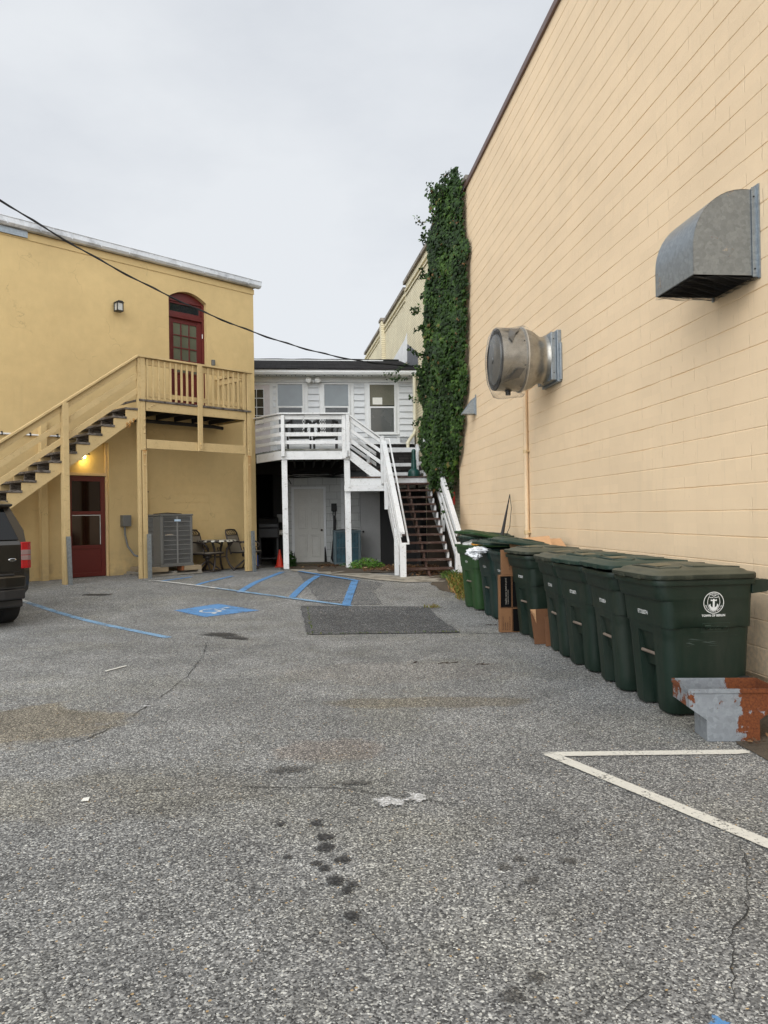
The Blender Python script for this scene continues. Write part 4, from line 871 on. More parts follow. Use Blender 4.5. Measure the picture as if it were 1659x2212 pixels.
# patio chairs up on the porch
def resin_chair():
    t = thing('patio_chair', 'black lattice backed patio chair on the white porch, left of the pair', 'chair', UV, (0, 0, 0), 'black chairs on the porch')
    mb = MB(); W_, B = .24, .0                     # back faces -y (towards the lot)
    fr = [(-.15, .0, .38), (-.17, -.04, .60), (-.19, -.07, .78), (-.12, -.08, .86), (0, -.085, .88), (.12, -.08, .86), (.19, -.07, .78), (.17, -.04, .60), (.15, .0, .38)]
    build('back_frame', MB().tube(fr, .034, 8), M_BLKM, t); mb = MB()
    for k in range(7):
        x = -.17+.057*k
        for s in (-1, 1):
            for z0 in (.42, .52, .62, .72): mb.tube([(x, -.02-(z0-.42)*.15, z0), (x+s*.05, -.035-(z0-.42)*.15, z0+.10)], .009, 4, False)
    for z0 in (.42, .52, .62, .72, .82): mb.beam((-.17, -.02-(z0-.42)*.15, z0), (.17, -.02-(z0-.42)*.15, z0), .01, .018)
    build('lattice', mb, M_BLKM, t)
    build('seat', MB().box(-.25, .25, .0, .46, .36, .385), M_BLKM, t, .01)
    for s in (-1, 1):
        build('armrest', MB().tube([(s*.18, -.07, .76), (s*.27, -.05, .72), (s*.31, .05, .62), (s*.31, .3, .60), (s*.31, .42, .55)], [.03, .045, .04, .03, .02], 8), M_BLKM, t)
        build('leg', MB().tube([(s*.30, .0, .62), (s*.28, -.02, .37), (s*.27, -.06, .0)], .022, 8), M_BLKM, t)
        build('leg', MB().tube([(s*.31, .42, .56), (s*.28, .42, .37), (s*.27, .46, .0)], .022, 8), M_BLKM, t)
    return t
ch = resin_chair(); ch.matrix_world = UV @ Matrix.Translation((-.02, 18.75, 3.0))
c2 = copy_tree(ch); c2.matrix_world = UV @ Matrix.Translation((.62, 18.75, 3.0)); c2['label'] = 'black lattice backed patio chair on the white porch, right of the pair'
# side table/bench on the porch behind chairs
bt_ = thing('porch_bench', 'low white slatted bench behind the two porch chairs', 'bench', UV, (.35, 20.9, 3.0))
build('seat', MB().box(-.45, 1.25, 20.7, 21.2, 3.40, 3.44).box(-.45, 1.25, 20.66, 20.69, 3.30, 3.39), M_WHW, bt_, .004)
for x in (-.42, 1.18): build('leg', MB().box(x, x+.06, 20.70, 20.76, 3.0, 3.399), M_WHW, bt_); 
# cigarette bin on landing
so = thing('ashtray_stand', 'dark green bottle shaped ashtray stand on the stair landing', 'ashtray', UV, (2.76, 18.55, LZ))
build('base', MB().lathe([(.15, .001), (.155, .02), (.15, .13), (.13, .18), (.07, .22)], (2.76, 18.55, LZ), 'z', 28), M_GRN, so)
build('neck', MB().lathe([(.07, .221), (.062, .40), (.068, .405), (.068, .43), (.052, .44), (.048, .62), (.056, .625), (.056, .66), (.03, .70), (.0, .705)], (2.76, 18.55, LZ), 'z', 24), M_GRN, so)

# teal AC under the porch
def ac_unit(name, x0, x1, y0, y1, z0, z1, body, coil, label, fr, ribs, rows, cols=None, par_kw={}, gmat=None):
    t = thing(name, label, 'air conditioner', fr, ((x0+x1)/2, (y0+y1)/2, z0), **par_kw)
    build('base_pan', MB().box(x0-.01, x1+.01, y0-.01, y1+.01, z0, z0+.05), body, t, .004)
    build('coil', MB().box(x0+.02, x1-.02, y0+.02, y1-.02, z0+.051, z1-.04), coil, t)
    mb = MB()
    for x, y in ((x0, y0), (x1-.06, y0), (x0, y1-.06), (x1-.06, y1-.06)): mb.box(x, x+.06, y, y+.06, z0+.051, z1-.041)
    build_each('corner_post', mb, body, t, .012)
    mb = MB()
    for k in range(ribs):
        a = x0+.07+(x1-x0-.14)*k/(ribs-1); mb.box(a-.003, a+.003, y0+.003, y0+.015, z0+.055, z1-.045)
        b = y0+.07+(y1-y0-.14)*k/(ribs-1); mb.box(x0+.003, x0+.015, b-.003, b+.003, z0+.055, z1-.045); mb.box(x1-.015, x1-.003, b-.003, b+.003, z0+.055, z1-.045)
    for k in range(rows):
        z = z0+.06+(z1-z0-.12)*k/(rows-1); mb.box(x0+.06, x1-.06, y0-.004, y0+.0028, z-.006, z+.006); mb.box(x0-.004, x0+.0028, y0+.06, y1-.06, z-.006, z+.006)
    for c in cols or []: mb.box(c-.02, c+.02, y0-.007, y0-.0045, z0+.055, z1-.045)
    build('grille', mb, gmat or body, t)
    build('top_cover', MB().box(x0-.012, x1+.012, y0-.012, y1+.012, z1-.0395, z1), body, t, .012)
    build('fan_guard', MB().lathe([(.30, .001), (.30, .015), (.02, .04)], ((x0+x1)/2, (y0+y1)/2, z1), 'z', 24), M_BLKM, t)
    return t
ac_unit('ac_condenser', .85, 1.56, 20.25, 20.95, .13, 1.04, M_TEAL, M_TEALG, 'teal grey air conditioner condenser under the porch by the white door', UV, 16, 3)
solo('concrete_pad', MB().box(.80, 1.62, 20.18, 21.0, .02, .13), M_CONC, UV, (1.2, 20.6, .02), 'grey concrete pad under the teal air conditioner', 'concrete pad')
# traffic cone in the dark passage
ct = thing('traffic_cone', 'orange traffic cone standing in the dark passage under the porch', 'cone', UV, (-.575, 20.2, gzf(UV, -.575, 20.2)+.01))
z0 = gzf(UV, -.575, 20.2)+.01
build('base', MB().box(-.695, -.455, 20.08, 20.32, z0, z0+.03), M_CONE, ct, .006); build('cone', MB().lathe([(.10, .031), (.022, .44), (.018, .46)], (-.575, 20.2, z0), 'z', 24), M_CONE, ct)
# grill / stored things, barely visible
gt = thing('stored_grill', 'black covered grill stored in the dark passage beside the cone', 'grill', UV, (-.85, 20.9, gzf(UV, -.85, 20.9)))
z0 = gzf(UV, -.85, 20.9)
build('firebox', MB().box(-1.15, -.60, 20.6, 21.1, z0+.75, z0+1.02), M_BLKM, gt, .03); build('hood', MB().prism([(20.6, z0+1.021), (21.1, z0+1.021), (21.1, z0+1.2), (20.95, z0+1.3), (20.72, z0+1.28), (20.6, z0+1.12)], -1.14, -.61, 'yz'), M_BLKM, gt, .02)
build('cart', MB().box(-1.13, -1.09, 20.62, 20.66, z0, z0+.749).box(-.66, -.62, 20.62, 20.66, z0, z0+.749).box(-1.13, -1.09, 21.04, 21.08, z0, z0+.749).box(-.66, -.62, 21.04, 21.08, z0, z0+.749).box(-1.14, -.61, 20.61, 21.09, z0+.2, z0+.23), M_BLKM, gt)
rl = thing('paper_roll', 'white paper roll and holder hanging in the dark passage', 'paper roll', UV, (-.56, 21.2, 1.0))
build('roll', MB().tube([(-.67, 21.16, 1.0), (-.50, 21.16, 1.0)], .07, 16), M_PAPER, rl); build('bracket', MB().box(-.495, -.475, 21.12, 21.298, .8, 1.55), M_TRIM, rl)
bx = solo('utility_box', MB().box(-.66, -.51, 21.20, 21.298, 1.28, 1.50), M_ACG, UV, (-.58, 21.2, 1.28), 'small grey utility box high in the dark passage', 'utility box', bevel=.005)
build('shade_back_panel', MB().box(1.98, 3.16, 19.22, 19.26, .08, 2.13), M_DARKIN, stt)  # added black panel for the darkness behind the treads, not a stair part
build('shade_side_panel', MB().prism([(15.9, .12), (19.2, .12), (19.2, 2.1), (17.8, 2.1), (15.9, .85)], 3.165, 3.18, 'yz'), mat('dark_brown_shade', C(.05, .036, .024), .9, var=.4), stt)  # added dark sheet hiding the bright brick, shade put into its colour
# ================================================================= ochre building
yt = thing('stucco_building', 'ochre stucco two storey building on the left with dark red doors', 'building', LF, (-4, 0, .2))
S0 = -17.0; ZR = 7.06
DO = (-2.335, -1.35, 3.80, 6.42, 6.60)          # upper door opening s0,s1,z0,spring,crown
DI = (-4.66, -3.80, .20, 3.03)                  # lower door recess incl. infill panel
def arch_pts(s0, s1, zs_, zc, n=12):
    return [(s0+(s1-s0)*k/n, zs_+(zc-zs_)*(1-(2*k/n-1)**2)) for k in range(n+1)]
mb = MB()
# front wall as pieces round the two openings
ap = arch_pts(DO[0], DO[1], DO[3], DO[4])
def wallpiece(poly, y0=0, y1=.35): mb.prism(poly, y0, y1, 'xz')
wallpiece([(S0, 0), (DI[0], 0), (DI[0], ZR), (S0, ZR)]); wallpiece([(DI[0], DI[3]), (DI[1], DI[3]), (DI[1], ZR), (DI[0], ZR)])
wallpiece([(DI[1], 0), (DO[0], 0), (DO[0], ZR), (DI[1], ZR)]); wallpiece([(DO[0], 0), (DO[1], 0), (DO[1], DO[2]), (DO[0], DO[2])])
wallpiece(ap+[(DO[1], ZR), (DO[0], ZR)]); wallpiece([(DO[1], 0), (0, 0), (0, ZR), (DO[1], ZR)])
mb.box(S0, 0, 8.6, 9, 0, ZR); mb.box(S0, S0+.3, .35, 8.6, 0, ZR); mb.box(-.35, 0, .35, 8.6, 0, ZR)
bmw = build('wall', mb, M_STUC, yt)
# merge coplanar seams so that the wall is one sheet
bm = bmesh.new(); bm.from_mesh(bmw.data); bmesh.ops.remove_doubles(bm, verts=bm.verts[:], dist=.0005)
dead = [f for f in bm.faces if all(len(e.link_faces) > 2 for e in f.edges) and abs(f.normal.x) > .9 and f.calc_center_median().y < .36 and f.calc_center_median().x+4 not in (S0,)]
bm.to_mesh(bmw.data); bm.free()
build('infill_panel', MB().box(DI[0]+.001, DI[1]-.001, .10, .16, 2.40, DI[3]-.001), M_STUC, yt)
build('infill_trim', MB().box(DI[0]+.001, DI[1]-.001, .05, .0995, 2.335, 2.40).box(DI[1]-.05, DI[1]-.001, .04, .0995, 2.402, DI[3]-.002).box(DI[1]-.045, DI[1]-.001, .05, .15, .2, 2.334), M_OCHP, yt, .004)
# bricked-up opening showing as faint block courses
mb = MB()
for k in range(9):
    z = 2.19-.2035*k; mb.box(-2.45+.12*(k % 3), -1.36, -.008, .0, z, z+.009)
mb.box(-1.37, -1.362, -.0035, 0, .45, 2.5)
for k in range(3): mb.box(-1.8, -1.38, -.003, 0, 2.55+.1*k, 2.553+.1*k)
build('block_joints', mb, M_STUC, yt)
mb = MB(); mb.box(-5.26, -5.13, -.15, -.001, .22, 3.4); build('pilaster', mb, M_STUC, yt, .01)
build('eave_band', MB().box(S0, .02, -.018, -.001, 6.90, 7.03), M_STUC, yt, .008)
# roof and gutter
build('roof', MB().add([(S0-.1, -.14, 7.09), (.12, -.14, 7.09), (.12, 9, 7.5), (S0-.1, 9, 7.5), (S0-.1, -.14, 7.14), (.12, -.14, 7.14), (.12, 9, 7.55), (S0-.1, 9, 7.55)], [(0, 3, 2, 1), (4, 5, 6, 7), (0, 1, 5, 4), (1, 2, 6, 5), (2, 3, 7, 6), (3, 0, 4, 7)]), M_TAR, yt)
gp = [(-.03, 7.06), (-.12, 7.065), (-.165, 7.11), (-.165, 7.20), (-.18, 7.215), (-.165, 7.23), (-.15, 7.22), (-.145, 7.13), (-.03, 7.10)]
gt_ = build('gutter', MB().prism(gp, S0, .14, 'yz'), M_GUT, yt, .002); mb = MB(); k = S0
while k < .1: mb.box(k, k+.02, -.170, -.1655, 7.08, 7.20); k += .62
build_each('gutter_strap', mb, M_GUT, gt_)
build('metal_flashing', MB().box(S0, -5.42, -.055, -.031, 6.93, 7.055), M_GALV, yt)
# upper door: arch panel, transom, glazed door
s0, s1, z0, zs_, zc = DO
d = build('door', MB().box(s0+.06, s1-.06, .16, .20, z0+.02, 6.0), M_RED, yt, .003, label='upper red door with nine panes below an arched transom')
mb = MB()
mb.box(s0+.002, s0+.059, .10, .19, z0, zs_-.01).box(s1-.059, s1-.002, .10, .19, z0, zs_-.01).box(s0+.06, s1-.06, .10, .19, 6.001, 6.10).box(s0+.06, s1-.06, .11, .19, 6.37, 6.42)
mb.prism([(s0+.002, zs_-.009), (s1-.002, zs_-.009)]+[(a, b-.003) for a, b in ap[::-1]][1:-1], .12, .19, 'xz')
build('door_frame', mb, M_RED, yt, .003)
build('transom_glass', MB().box(s0+.10, s1-.10, .165, .18, 6.15, 6.33), M_GLS, yt); build('transom_sash', MB().box(s0+.061, s1-.061, .14, .164, 6.101, 6.15).box(s0+.061, s1-.061, .14, .164, 6.33, 6.369).box(s0+.061, s0+.11, .14, .164, 6.151, 6.329).box(s1-.11, s1-.061, .14, .164, 6.151, 6.329), M_RED, yt, .003)
build('pane', MB().box(s0+.175, s1-.175, .150, .159, 4.75, 5.90), M_GLS2, d); mb = MB(); gw = (s1-s0-.35)
for k in range(4): mb.box(s0+.175+gw*k/3-.012, s0+.175+gw*k/3+.012, .128, .1495, 4.74, 5.91)
for k in range(5): mb.box(s0+.163, s1-.163, .131, .1498, 4.75+1.15*k/4-.012, 4.75+1.15*k/4+.012)
mb.box(s0+.061, s0+.162, .14, .1595, z0+.02, 5.99).box(s1-.162, s1-.061, .14, .1595, z0+.02, 5.99)
build('muntins', mb, M_RED, d, .002)
build_each('door_panel', MB().box(s0+.19, s0+.47, .145, .1595, 3.95, 4.62).box(s1-.47, s1-.19, .145, .1595, 3.95, 4.62), M_RED, d, .01)
build_each('hinge', MB().box(s1-.066, s1-.052, .085, .0995, 4.9, 4.98).box(s1-.066, s1-.052, .085, .0995, 5.62, 5.72), M_TRIM, d)
# lower storm door
d = build('door', MB().box(-4.655, -3.846, .12, .16, .235, 2.33), M_REDD, yt, label='lower dark red storm door')
mb = MB(); mb.box(-4.65, -4.56, .08, .1195, .25, 2.325).box(-3.945, -3.85, .08, .1195, .25, 2.325).box(-4.559, -3.946, .08, .1195, 2.22, 2.325).box(-4.559, -3.946, .08, .1195, 1.53, 1.60).box(-4.559, -3.946, .082, .1195, .82, .90).box(-4.559, -3.946, .08, .1195, .25, .33)
build('storm_frame', mb, M_RED, d, .004); build('lower_panel', MB().box(-4.559, -3.946, .095, .1195, .3305, .8195), M_RED, d)
build('pane', MB().box(-4.559, -3.946, .100, .112, 1.6005, 2.2195), glass('dark_red_glass', (.008, .003, .003), .08, .3, 0), d); build('pane', MB().box(-4.559, -3.946, .096, .108, .9005, 1.5295), glass('storm_glass', (.016, .005, .004), .06, .5, .1), d)
build('pane_edge', MB().box(-4.555, -3.95, .088, .0955, 1.512, 1.522).box(-3.962, -3.953, .088, .0955, .905, 1.511), M_TRIM, d)
build('threshold', MB().box(-4.66, -3.84, .02, .10, .19, .234), M_CONC, yt)
# wall conduits
cd = thing('conduit', 'thin silver conduit rising beside the upper red door', 'conduit', LF, (-1.21, 0, 4))
build('pipe', MB().tube([(-1.205, -.03, 3.85), (-1.205, -.03, 5.0)], .013, 8), M_GUT, cd); build('cap', MB().box(-1.24, -1.17, -.07, -.002, 5.0, 5.13), M_ACG, cd, .008)
cd = thing('conduit', 'white horizontal conduit on the ochre wall behind the stair', 'conduit', LF, (-6.5, 0, 3.1))
build('pipe', MB().tube([(-9, -.03, 3.04), (-4.75, -.03, 3.105)], .018, 8), M_TRIM, cd); mb = MB()
for k in range(8): mb.box(-8.6+.53*k, -8.58+.53*k, -.055, -.001, 3.02+.0082*k, 3.09+.0082*k)
build_each('clip', mb, M_BLKM, cd)
cd = thing('drain_pipe', 'black vertical drain pipe behind the balcony post and grey air conditioner', 'pipe', LF, (-3, 0, 1))
build('pipe', MB().tube([(-3.02, -.06, .3), (-3.02, -.06, 3.40), (-3.05, -.06, 3.52), (-3.12, -.06, 3.56)], .055, 12), M_CABLE, cd); build('pipe_bracket', MB().box(-3.09, -2.95, -.12, -.001, 2.0, 2.02), M_BLKM, cd)
# lamps
def wall_lantern():
    t = thing('wall_lantern', 'small black box lantern high on the ochre wall', 'lamp', LF, (-3.55, -.01, 5.93))
    build('back_plate', MB().box(-3.63, -3.56, -.02, -.001, 5.86, 6.02), M_BLKM, t, .003); build('arm', MB().tube([(-3.595, -.02, 6.0), (-3.595, -.08, 6.03), (-3.595, -.13, 6.01)], .009, 6), M_BLKM, t)
    mb = MB(); mb.prism([(-3.685, 5.99), (-3.505, 5.99), (-3.55, 6.03), (-3.64, 6.03)], -.22, -.05, 'xz'); mb.box(-3.67, -3.52, -.21, -.06, 5.81, 5.83)
    for x in (-3.67, -3.54):
        for y in (-.21, -.08): mb.box(x, x+.018, y, y+.018, 5.831, 5.989)
    build('lantern_frame', mb, M_BLKM, t, .002); build('lantern_glass', MB().box(-3.655, -3.537, -.195, -.075, 5.835, 5.985), M_LAMPG, t); return t
wall_lantern()
lt_ = thing('door_lamp', 'lit dark barn style lamp glowing yellow above the lower red door', 'lamp', LF, (-4.33, .10, 2.8))
build('shade', MB().lathe([(.02, .16), (.035, .155), (.05, .09), (.115, .01), (.118, 0), (.11, 0), (.045, .085)], (-4.33, -.02, 2.76), 'z', 24), M_CHARM, lt_)
build('arm', MB().tube([(-4.33, .10, 2.86), (-4.33, .04, 2.93), (-4.33, -.02, 2.92)], .012, 8), M_CHARM, lt_); build('mount', MB().box(-4.38, -4.28, .085, .0995, 2.80, 2.92), M_CHARM, lt_)
gm = NT('lit_bulb'); gm.b.inputs['Emission Color'].default_value = (1, .72, .30, 1); gm.b.inputs['Emission Strength'].default_value = 14
build('bulb', MB().lathe([(.0, -.06), (.02, -.055), (.032, -.03), (.028, 0), (.015, .03)], (-4.33, -.02, 2.745), 'z', 16), gm.m, lt_)
build('sensor', MB().box(-4.44, -4.36, -.05, .04, 2.64, 2.74).tube([(-4.38, .09, 2.72), (-4.39, .03, 2.70)], .01, 6), M_TRIM, lt_, .006)
pl_ = bpy.data.lights.new('lamp_light', 'POINT'); pl_.energy = 4; pl_.color = (1, .74, .22); pl_.shadow_soft_size = .03
po = bpy.data.objects.new('lamp_light', pl_); COL.objects.link(po); po.parent = lt_; po.location = (0, -.14, -.13)

# ================================================================= ochre balcony and stair
W1 = 1.20
bl = thing('balcony', 'ochre timber balcony on posts below the upper red door', 'balcony', LF, (-2.4, -1, .24))
def lpost(s0, s1, z0, z1, par=bl, y=-W1, dep=.09, mt=M_OCW, nm='post', label=None): return build(nm, MB().box(s0, s1, y-.04, y+dep-.04, z0, z1), mt, par, .006, label=label)
pB = lpost(-3.70, -3.60, .22, 2.80); 
lpost(-3.72, -3.62, 2.801, 4.66); build('post', MB().box(-3.775, -3.721, -W1-.03, -W1+.05, .22, 4.66), M_OCW, bl, .005)
lpost(-1.155, -1.05, .22, 2.80); lpost(-1.125, -1.015, 2.801, 4.66); build('post', MB().box(-1.20, -1.156, -W1-.03, -W1+.05, .22, 4.66), M_OCW, bl, .005)
build('post', MB().box(-2.425, -2.315, -W1-.085, -W1-.041, 2.84, 4.66), M_OCW, bl, .005)
build('beam', MB().box(-3.60, -1.201, -W1-.035, -W1+.01, 3.60, 3.78), M_OCW, bl, .004); build('beam', MB().box(-3.60, -1.201, -W1-.035, -W1+.01, 2.84, 3.025), M_OCW, bl, .004)
build('beam', MB().box(-1.10, -1.06, -W1+.06, -.003, 3.60, 3.78), M_OCW, bl, .004); build('beam', MB().box(-3.75, -3.70, -W1+.06, -.003, 3.60, 3.78), M_OCW, bl, .004)
mb = MB(); y = -W1-.06
while y < -.02: mb.box(-3.76+random.uniform(-.01, .01), -1.03+random.uniform(-.01, .01), y, min(y+.135, -.004), 3.782, 3.822); y += .141
build('floor_boards', mb, M_TREAD, bl, .003)
mb = MB()
for k in range(6): mb.box(-3.6+.45*k, -3.56+.45*k, -W1+.02, -.02, 3.60, 3.78)
mb.tube([(-3.5, -.45, 3.50), (-1.5, -.45, 3.50), (-1.25, -.45, 3.48)], .04, 8)
build_each('joist', mb, M_DKW, bl)
build('top_rail', MB().box(-3.79, -.98, -W1-.07, -W1+.07, 4.661, 4.70), M_OCW, bl, .005); build('top_rail', MB().box(-1.14, -1.0, -W1+.071, -.003, 4.661, 4.70), M_OCW, bl, .005)
build('rail', MB().box(-3.60, -1.126, -W1+.0, -W1+.04, 4.53, 4.655), M_OCW, bl, .003); build('rail', MB().box(-3.60, -1.126, -W1+.0, -W1+.04, 3.89, 3.985), M_OCW, bl, .003)
build('rail', MB().box(-1.09, -1.05, -W1+.055, -.003, 4.53, 4.655), M_OCW, bl, .003); build('rail', MB().box(-1.09, -1.05, -W1+.055, -.003, 3.89, 3.985), M_OCW, bl, .003)
bs_ = [-3.585+.131*k for k in range(10)]+[-2.29+.131*k for k in range(9)]
for i, s in enumerate(bs_[:9]+bs_[10:]): build('baluster', MB().box(s, s+.038, -W1-.038, -W1-.001, 3.83+random.uniform(-.012, .012), 4.64+random.uniform(-.01, .01)), M_OCW, bl, .003)
for k in range(8): build('baluster', MB().box(-1.049, -1.012, -W1+.13+.13*k, -W1+.168+.13*k, 3.84, 4.64), M_OCW, bl, .003)
mb = MB()
for s, zz in ((-3.65, (3.42, 3.28, 3.15, 2.72+.12, 2.60+.12, 2.50)), (-1.10, (3.42, 3.28, 3.15, 2.95, 2.88, 2.6)), (-2.37, (2.98, 2.90))):
    for z in zz: mb.lathe([(.020, 0), (.022, -.006), (.014, -.014), (.0, -.015)], (s, -W1-(.041 if s != -2.37 else .086), z), 'y', 10)
for s, z in ((-3.55, 3.66), (-3.48, 3.70), (-3.42, 3.74)): mb.lathe([(.020, 0), (.022, -.006), (.014, -.014), (.0, -.015)], (s, -W1-.036, z), 'y', 10)
build_each('bolt', mb, M_OCW, bl)
M_RSTK = mat('rust_streak', C(.42, .19, .045), .8, var=.3, stretch=(1, 1, .2))
mb = MB()
for s, z1_, n_ in ((-3.65, 2.80, 3), (-1.10, 2.80, 4), (-2.37, 2.93, 1)):
    for k in range(n_):
        x = s-.03+.022*k; L_ = random.uniform(.3, 1.5) if n_ > 1 else .08; yy = -W1-(.0415 if s != -2.37 else .0865)
        mb.add([(x, yy, z1_), (x+.010, yy, z1_), (x+.006+random.uniform(-.006, .006), yy, z1_-L_)], [(0, 1, 2)])
for s in (-3.65, -1.10): mb.box(s-.05, s+.05, -W1-.043, -W1-.041, 2.79, 2.803)
build('rust_streaks', mb, M_RSTK, bl)
# stair
stl = thing('staircase', 'long ochre timber staircase with dark weathered treads climbing to the balcony', 'staircase', LF, (-6, -.6, .25))
RS, RN = .1857, .2515
NS = 19
for k in range(NS):
    z = 3.822-RS*(k+1); s1_ = -3.76-RN*k; s0_ = s1_-RN-.03
    if z < .28: break
    build('tread', MB().add([(s0_, -W1-.02, z-.045), (s1_, -W1-.02, z-.045), (s0_, -.12, z-.045), (s1_, -.12, z-.045), (s0_, -W1-.02, z+random.uniform(-.006, .002)), (s1_, -W1-.02, z), (s0_, -.12, z), (s1_, -.12, z+random.uniform(-.006, .002))], [(0, 2, 3, 1), (4, 5, 7, 6), (0, 1, 5, 4), (2, 6, 7, 3), (0, 4, 6, 2), (1, 3, 7, 5)]), M_TREAD, stl, .006)
def cut_stringer(y0, y1, m):
    top = []; 
    for k in range(NS-1):
        z = 3.822-RS*(k+1)-.047; a = -3.76-RN*k; top += [(a, z), (a-RN, z)]
        if z < .5: break
    zf = .24; se = top[-1][0]
    pl = [(-3.776, 3.822-RS-.047)]+top[1:]+[(se, zf), (se+.15, zf), (-3.776, 3.43)]
    build('stringer', MB().prism(pl, y0, y1, 'xz'), m, stl, 0)
cut_stringer(-W1-.0, -W1+.045, M_OCW); cut_stringer(-.16, -.12, M_OCW); cut_stringer(-.66, -.62, M_TREAD)
def srail(zt, h, nm='rail', y0=-W1-.0, y1=-W1+.035):
    L_ = 4.6; build(nm, MB().prism([(-3.776, zt), (-3.776, zt-h), (-3.776-L_, zt-h-L_*.7155), (-3.776-L_, zt-L_*.7155)], y0, y1, 'xz'), M_OCW, stl, .003)
srail(4.70, .045, 'handrail', -W1-.07, -W1+.07); srail(4.64, .13); srail(4.345, .125); srail(4.045, .125)
build('post', MB().box(-5.31, -5.20, -W1-.085, -W1-.041, .22, 3.60), M_OCW, stl, .005); build('post', MB().box(-5.315, -5.27, -W1-.04, -W1+.045, .22, 3.59), M_OCW, stl, .005)
mb = MB()
for s, z in ((-3.86, 3.40), (-3.93, 3.35), (-4.0, 3.31)): mb.lathe([(.026, 0), (.028, -.008), (.016, -.018), (.0, -.02)], (s, -W1-.001, z), 'y', 12)
build_each('bolt', mb, mat('rusty_bolt', C(.40, .22, .07), .7, .2), stl)
mb = MB()
for s, z, L_ in ((-3.86, 3.38, .06), (-3.93, 3.33, .12), (-3.95, 3.31, .10), (-4.0, 3.29, .09)): mb.add([(s-.012, -W1-.0015, z), (s+.012, -W1-.0015, z), (s-.02, -W1-.0015, z-L_)], [(0, 1, 2)])
build('rust_streaks', mb, M_RSTK, stl)
# galvanised guards beside the posts
def guard(s, label, lean=0):
    t = solo('post_guard', MB().prism([(s-.035, -W1-.15), (s+.035, -W1-.15), (s+.035, -W1-.10), (s+.028, -W1-.10), (s+.028, -W1-.143), (s-.028, -W1-.143), (s-.028, -W1-.10), (s-.035, -W1-.10)], gzf(LF, s, -W1-.1)-.01, 1.12, 'xy'), M_GALV, LF, (s, -W1-.12, .24), label, 'post guard', 'steel guards beside the posts'); t.rotation_euler.rotate_axis('Y', lean); return t
guard(-5.23, 'bluish steel guard channel by the leftmost stair post', -.03); guard(-3.62, 'bluish steel guard channel by the balcony post at the air conditioner', -.012); guard(-1.06, 'bluish steel guard channel by the balcony post near the building corner', -.04)

# ================================================================= AC on pallet
zb = gzf(LF, -2.8, -.5)
pal = thing('pallet', 'wooden pallet with concrete blocks under the grey air conditioner', 'pallet', LF, (-2.8, -.5, zb))
mb = MB(); 
for y in (-.93, -.70, -.45, -.2, -.08): mb.box(-3.50, -2.15, y, y+.09, zb+.0, zb+.035)
for s in (-3.45, -2.85, -2.25): mb.box(s, s+.08, -.93, .0-.03, zb+.0355, zb+.08)
build('boards', mb, mat('grey_wood', C(.26, .24, .20), .85, var=.25), pal, .003)
M_TANB = mat('tan_block', C(.30, .235, .15), .9, var=.2, bump=.4)
for s0_, s1_, y0, y1 in ((-3.42, -2.95, -.90, -.70), (-2.58, -2.16, -.92, -.72), (-3.4, -2.9, -.3, -.1), (-2.6, -2.2, -.3, -.1)):
    build('block', MB().box(s0_, s1_, y0, y1, zb+.081, zb+.18), M_TANB, pal, .008)
build('block', MB().box(-2.64, -2.581, -.90, -.70, zb+.081, zb+.18), mat('rust_block', C(.20, .07, .025), .9, var=.4), pal, .006)
acz = zb+.181
ac = ac_unit('ac_condenser', -3.12, -2.36, -.90, -.14, acz, 1.515, M_ACG, M_ACD, 'large grey air conditioner condenser on blocks against the ochre wall', LF, 26, 11, (-2.74,), gmat=mat('ac_grille_grey', C(.20, .20, .19), .5, .1))
build('access_panel', MB().box(-3.128, -3.1205, -.89, -.60, acz+.06, 1.46), M_ACG, ac, .003)
build('badge', MB().box(-2.81, -2.66, -.918, -.9085, 1.36, 1.405), mat('badge_white', C(.45, .60, .75), .3), ac, .008); build('script_badge', MB().box(-3.03, -2.83, -.908, -.9035, 1.075, 1.083).box(-2.99, -2.86, -.908, -.9035, 1.092, 1.097), M_CHR, ac)
eb = thing('electrical_box', 'grey disconnect box with curved conduit beside the grey air conditioner', 'electrical box', LF, (-3.45, 0, 1.4))
build('box', MB().box(-3.56, -3.37, -.13, -.001, 1.27, 1.51), M_ACG, eb, .006); build('conduit', MB().tube([(-3.50, -.08, 1.27), (-3.50, -.09, 1.10), (-3.47, -.14, .85), (-3.38, -.25, .66), (-3.25, -.35, .60), (-3.13, -.4, .58)], .022, 8), M_ACG, eb)

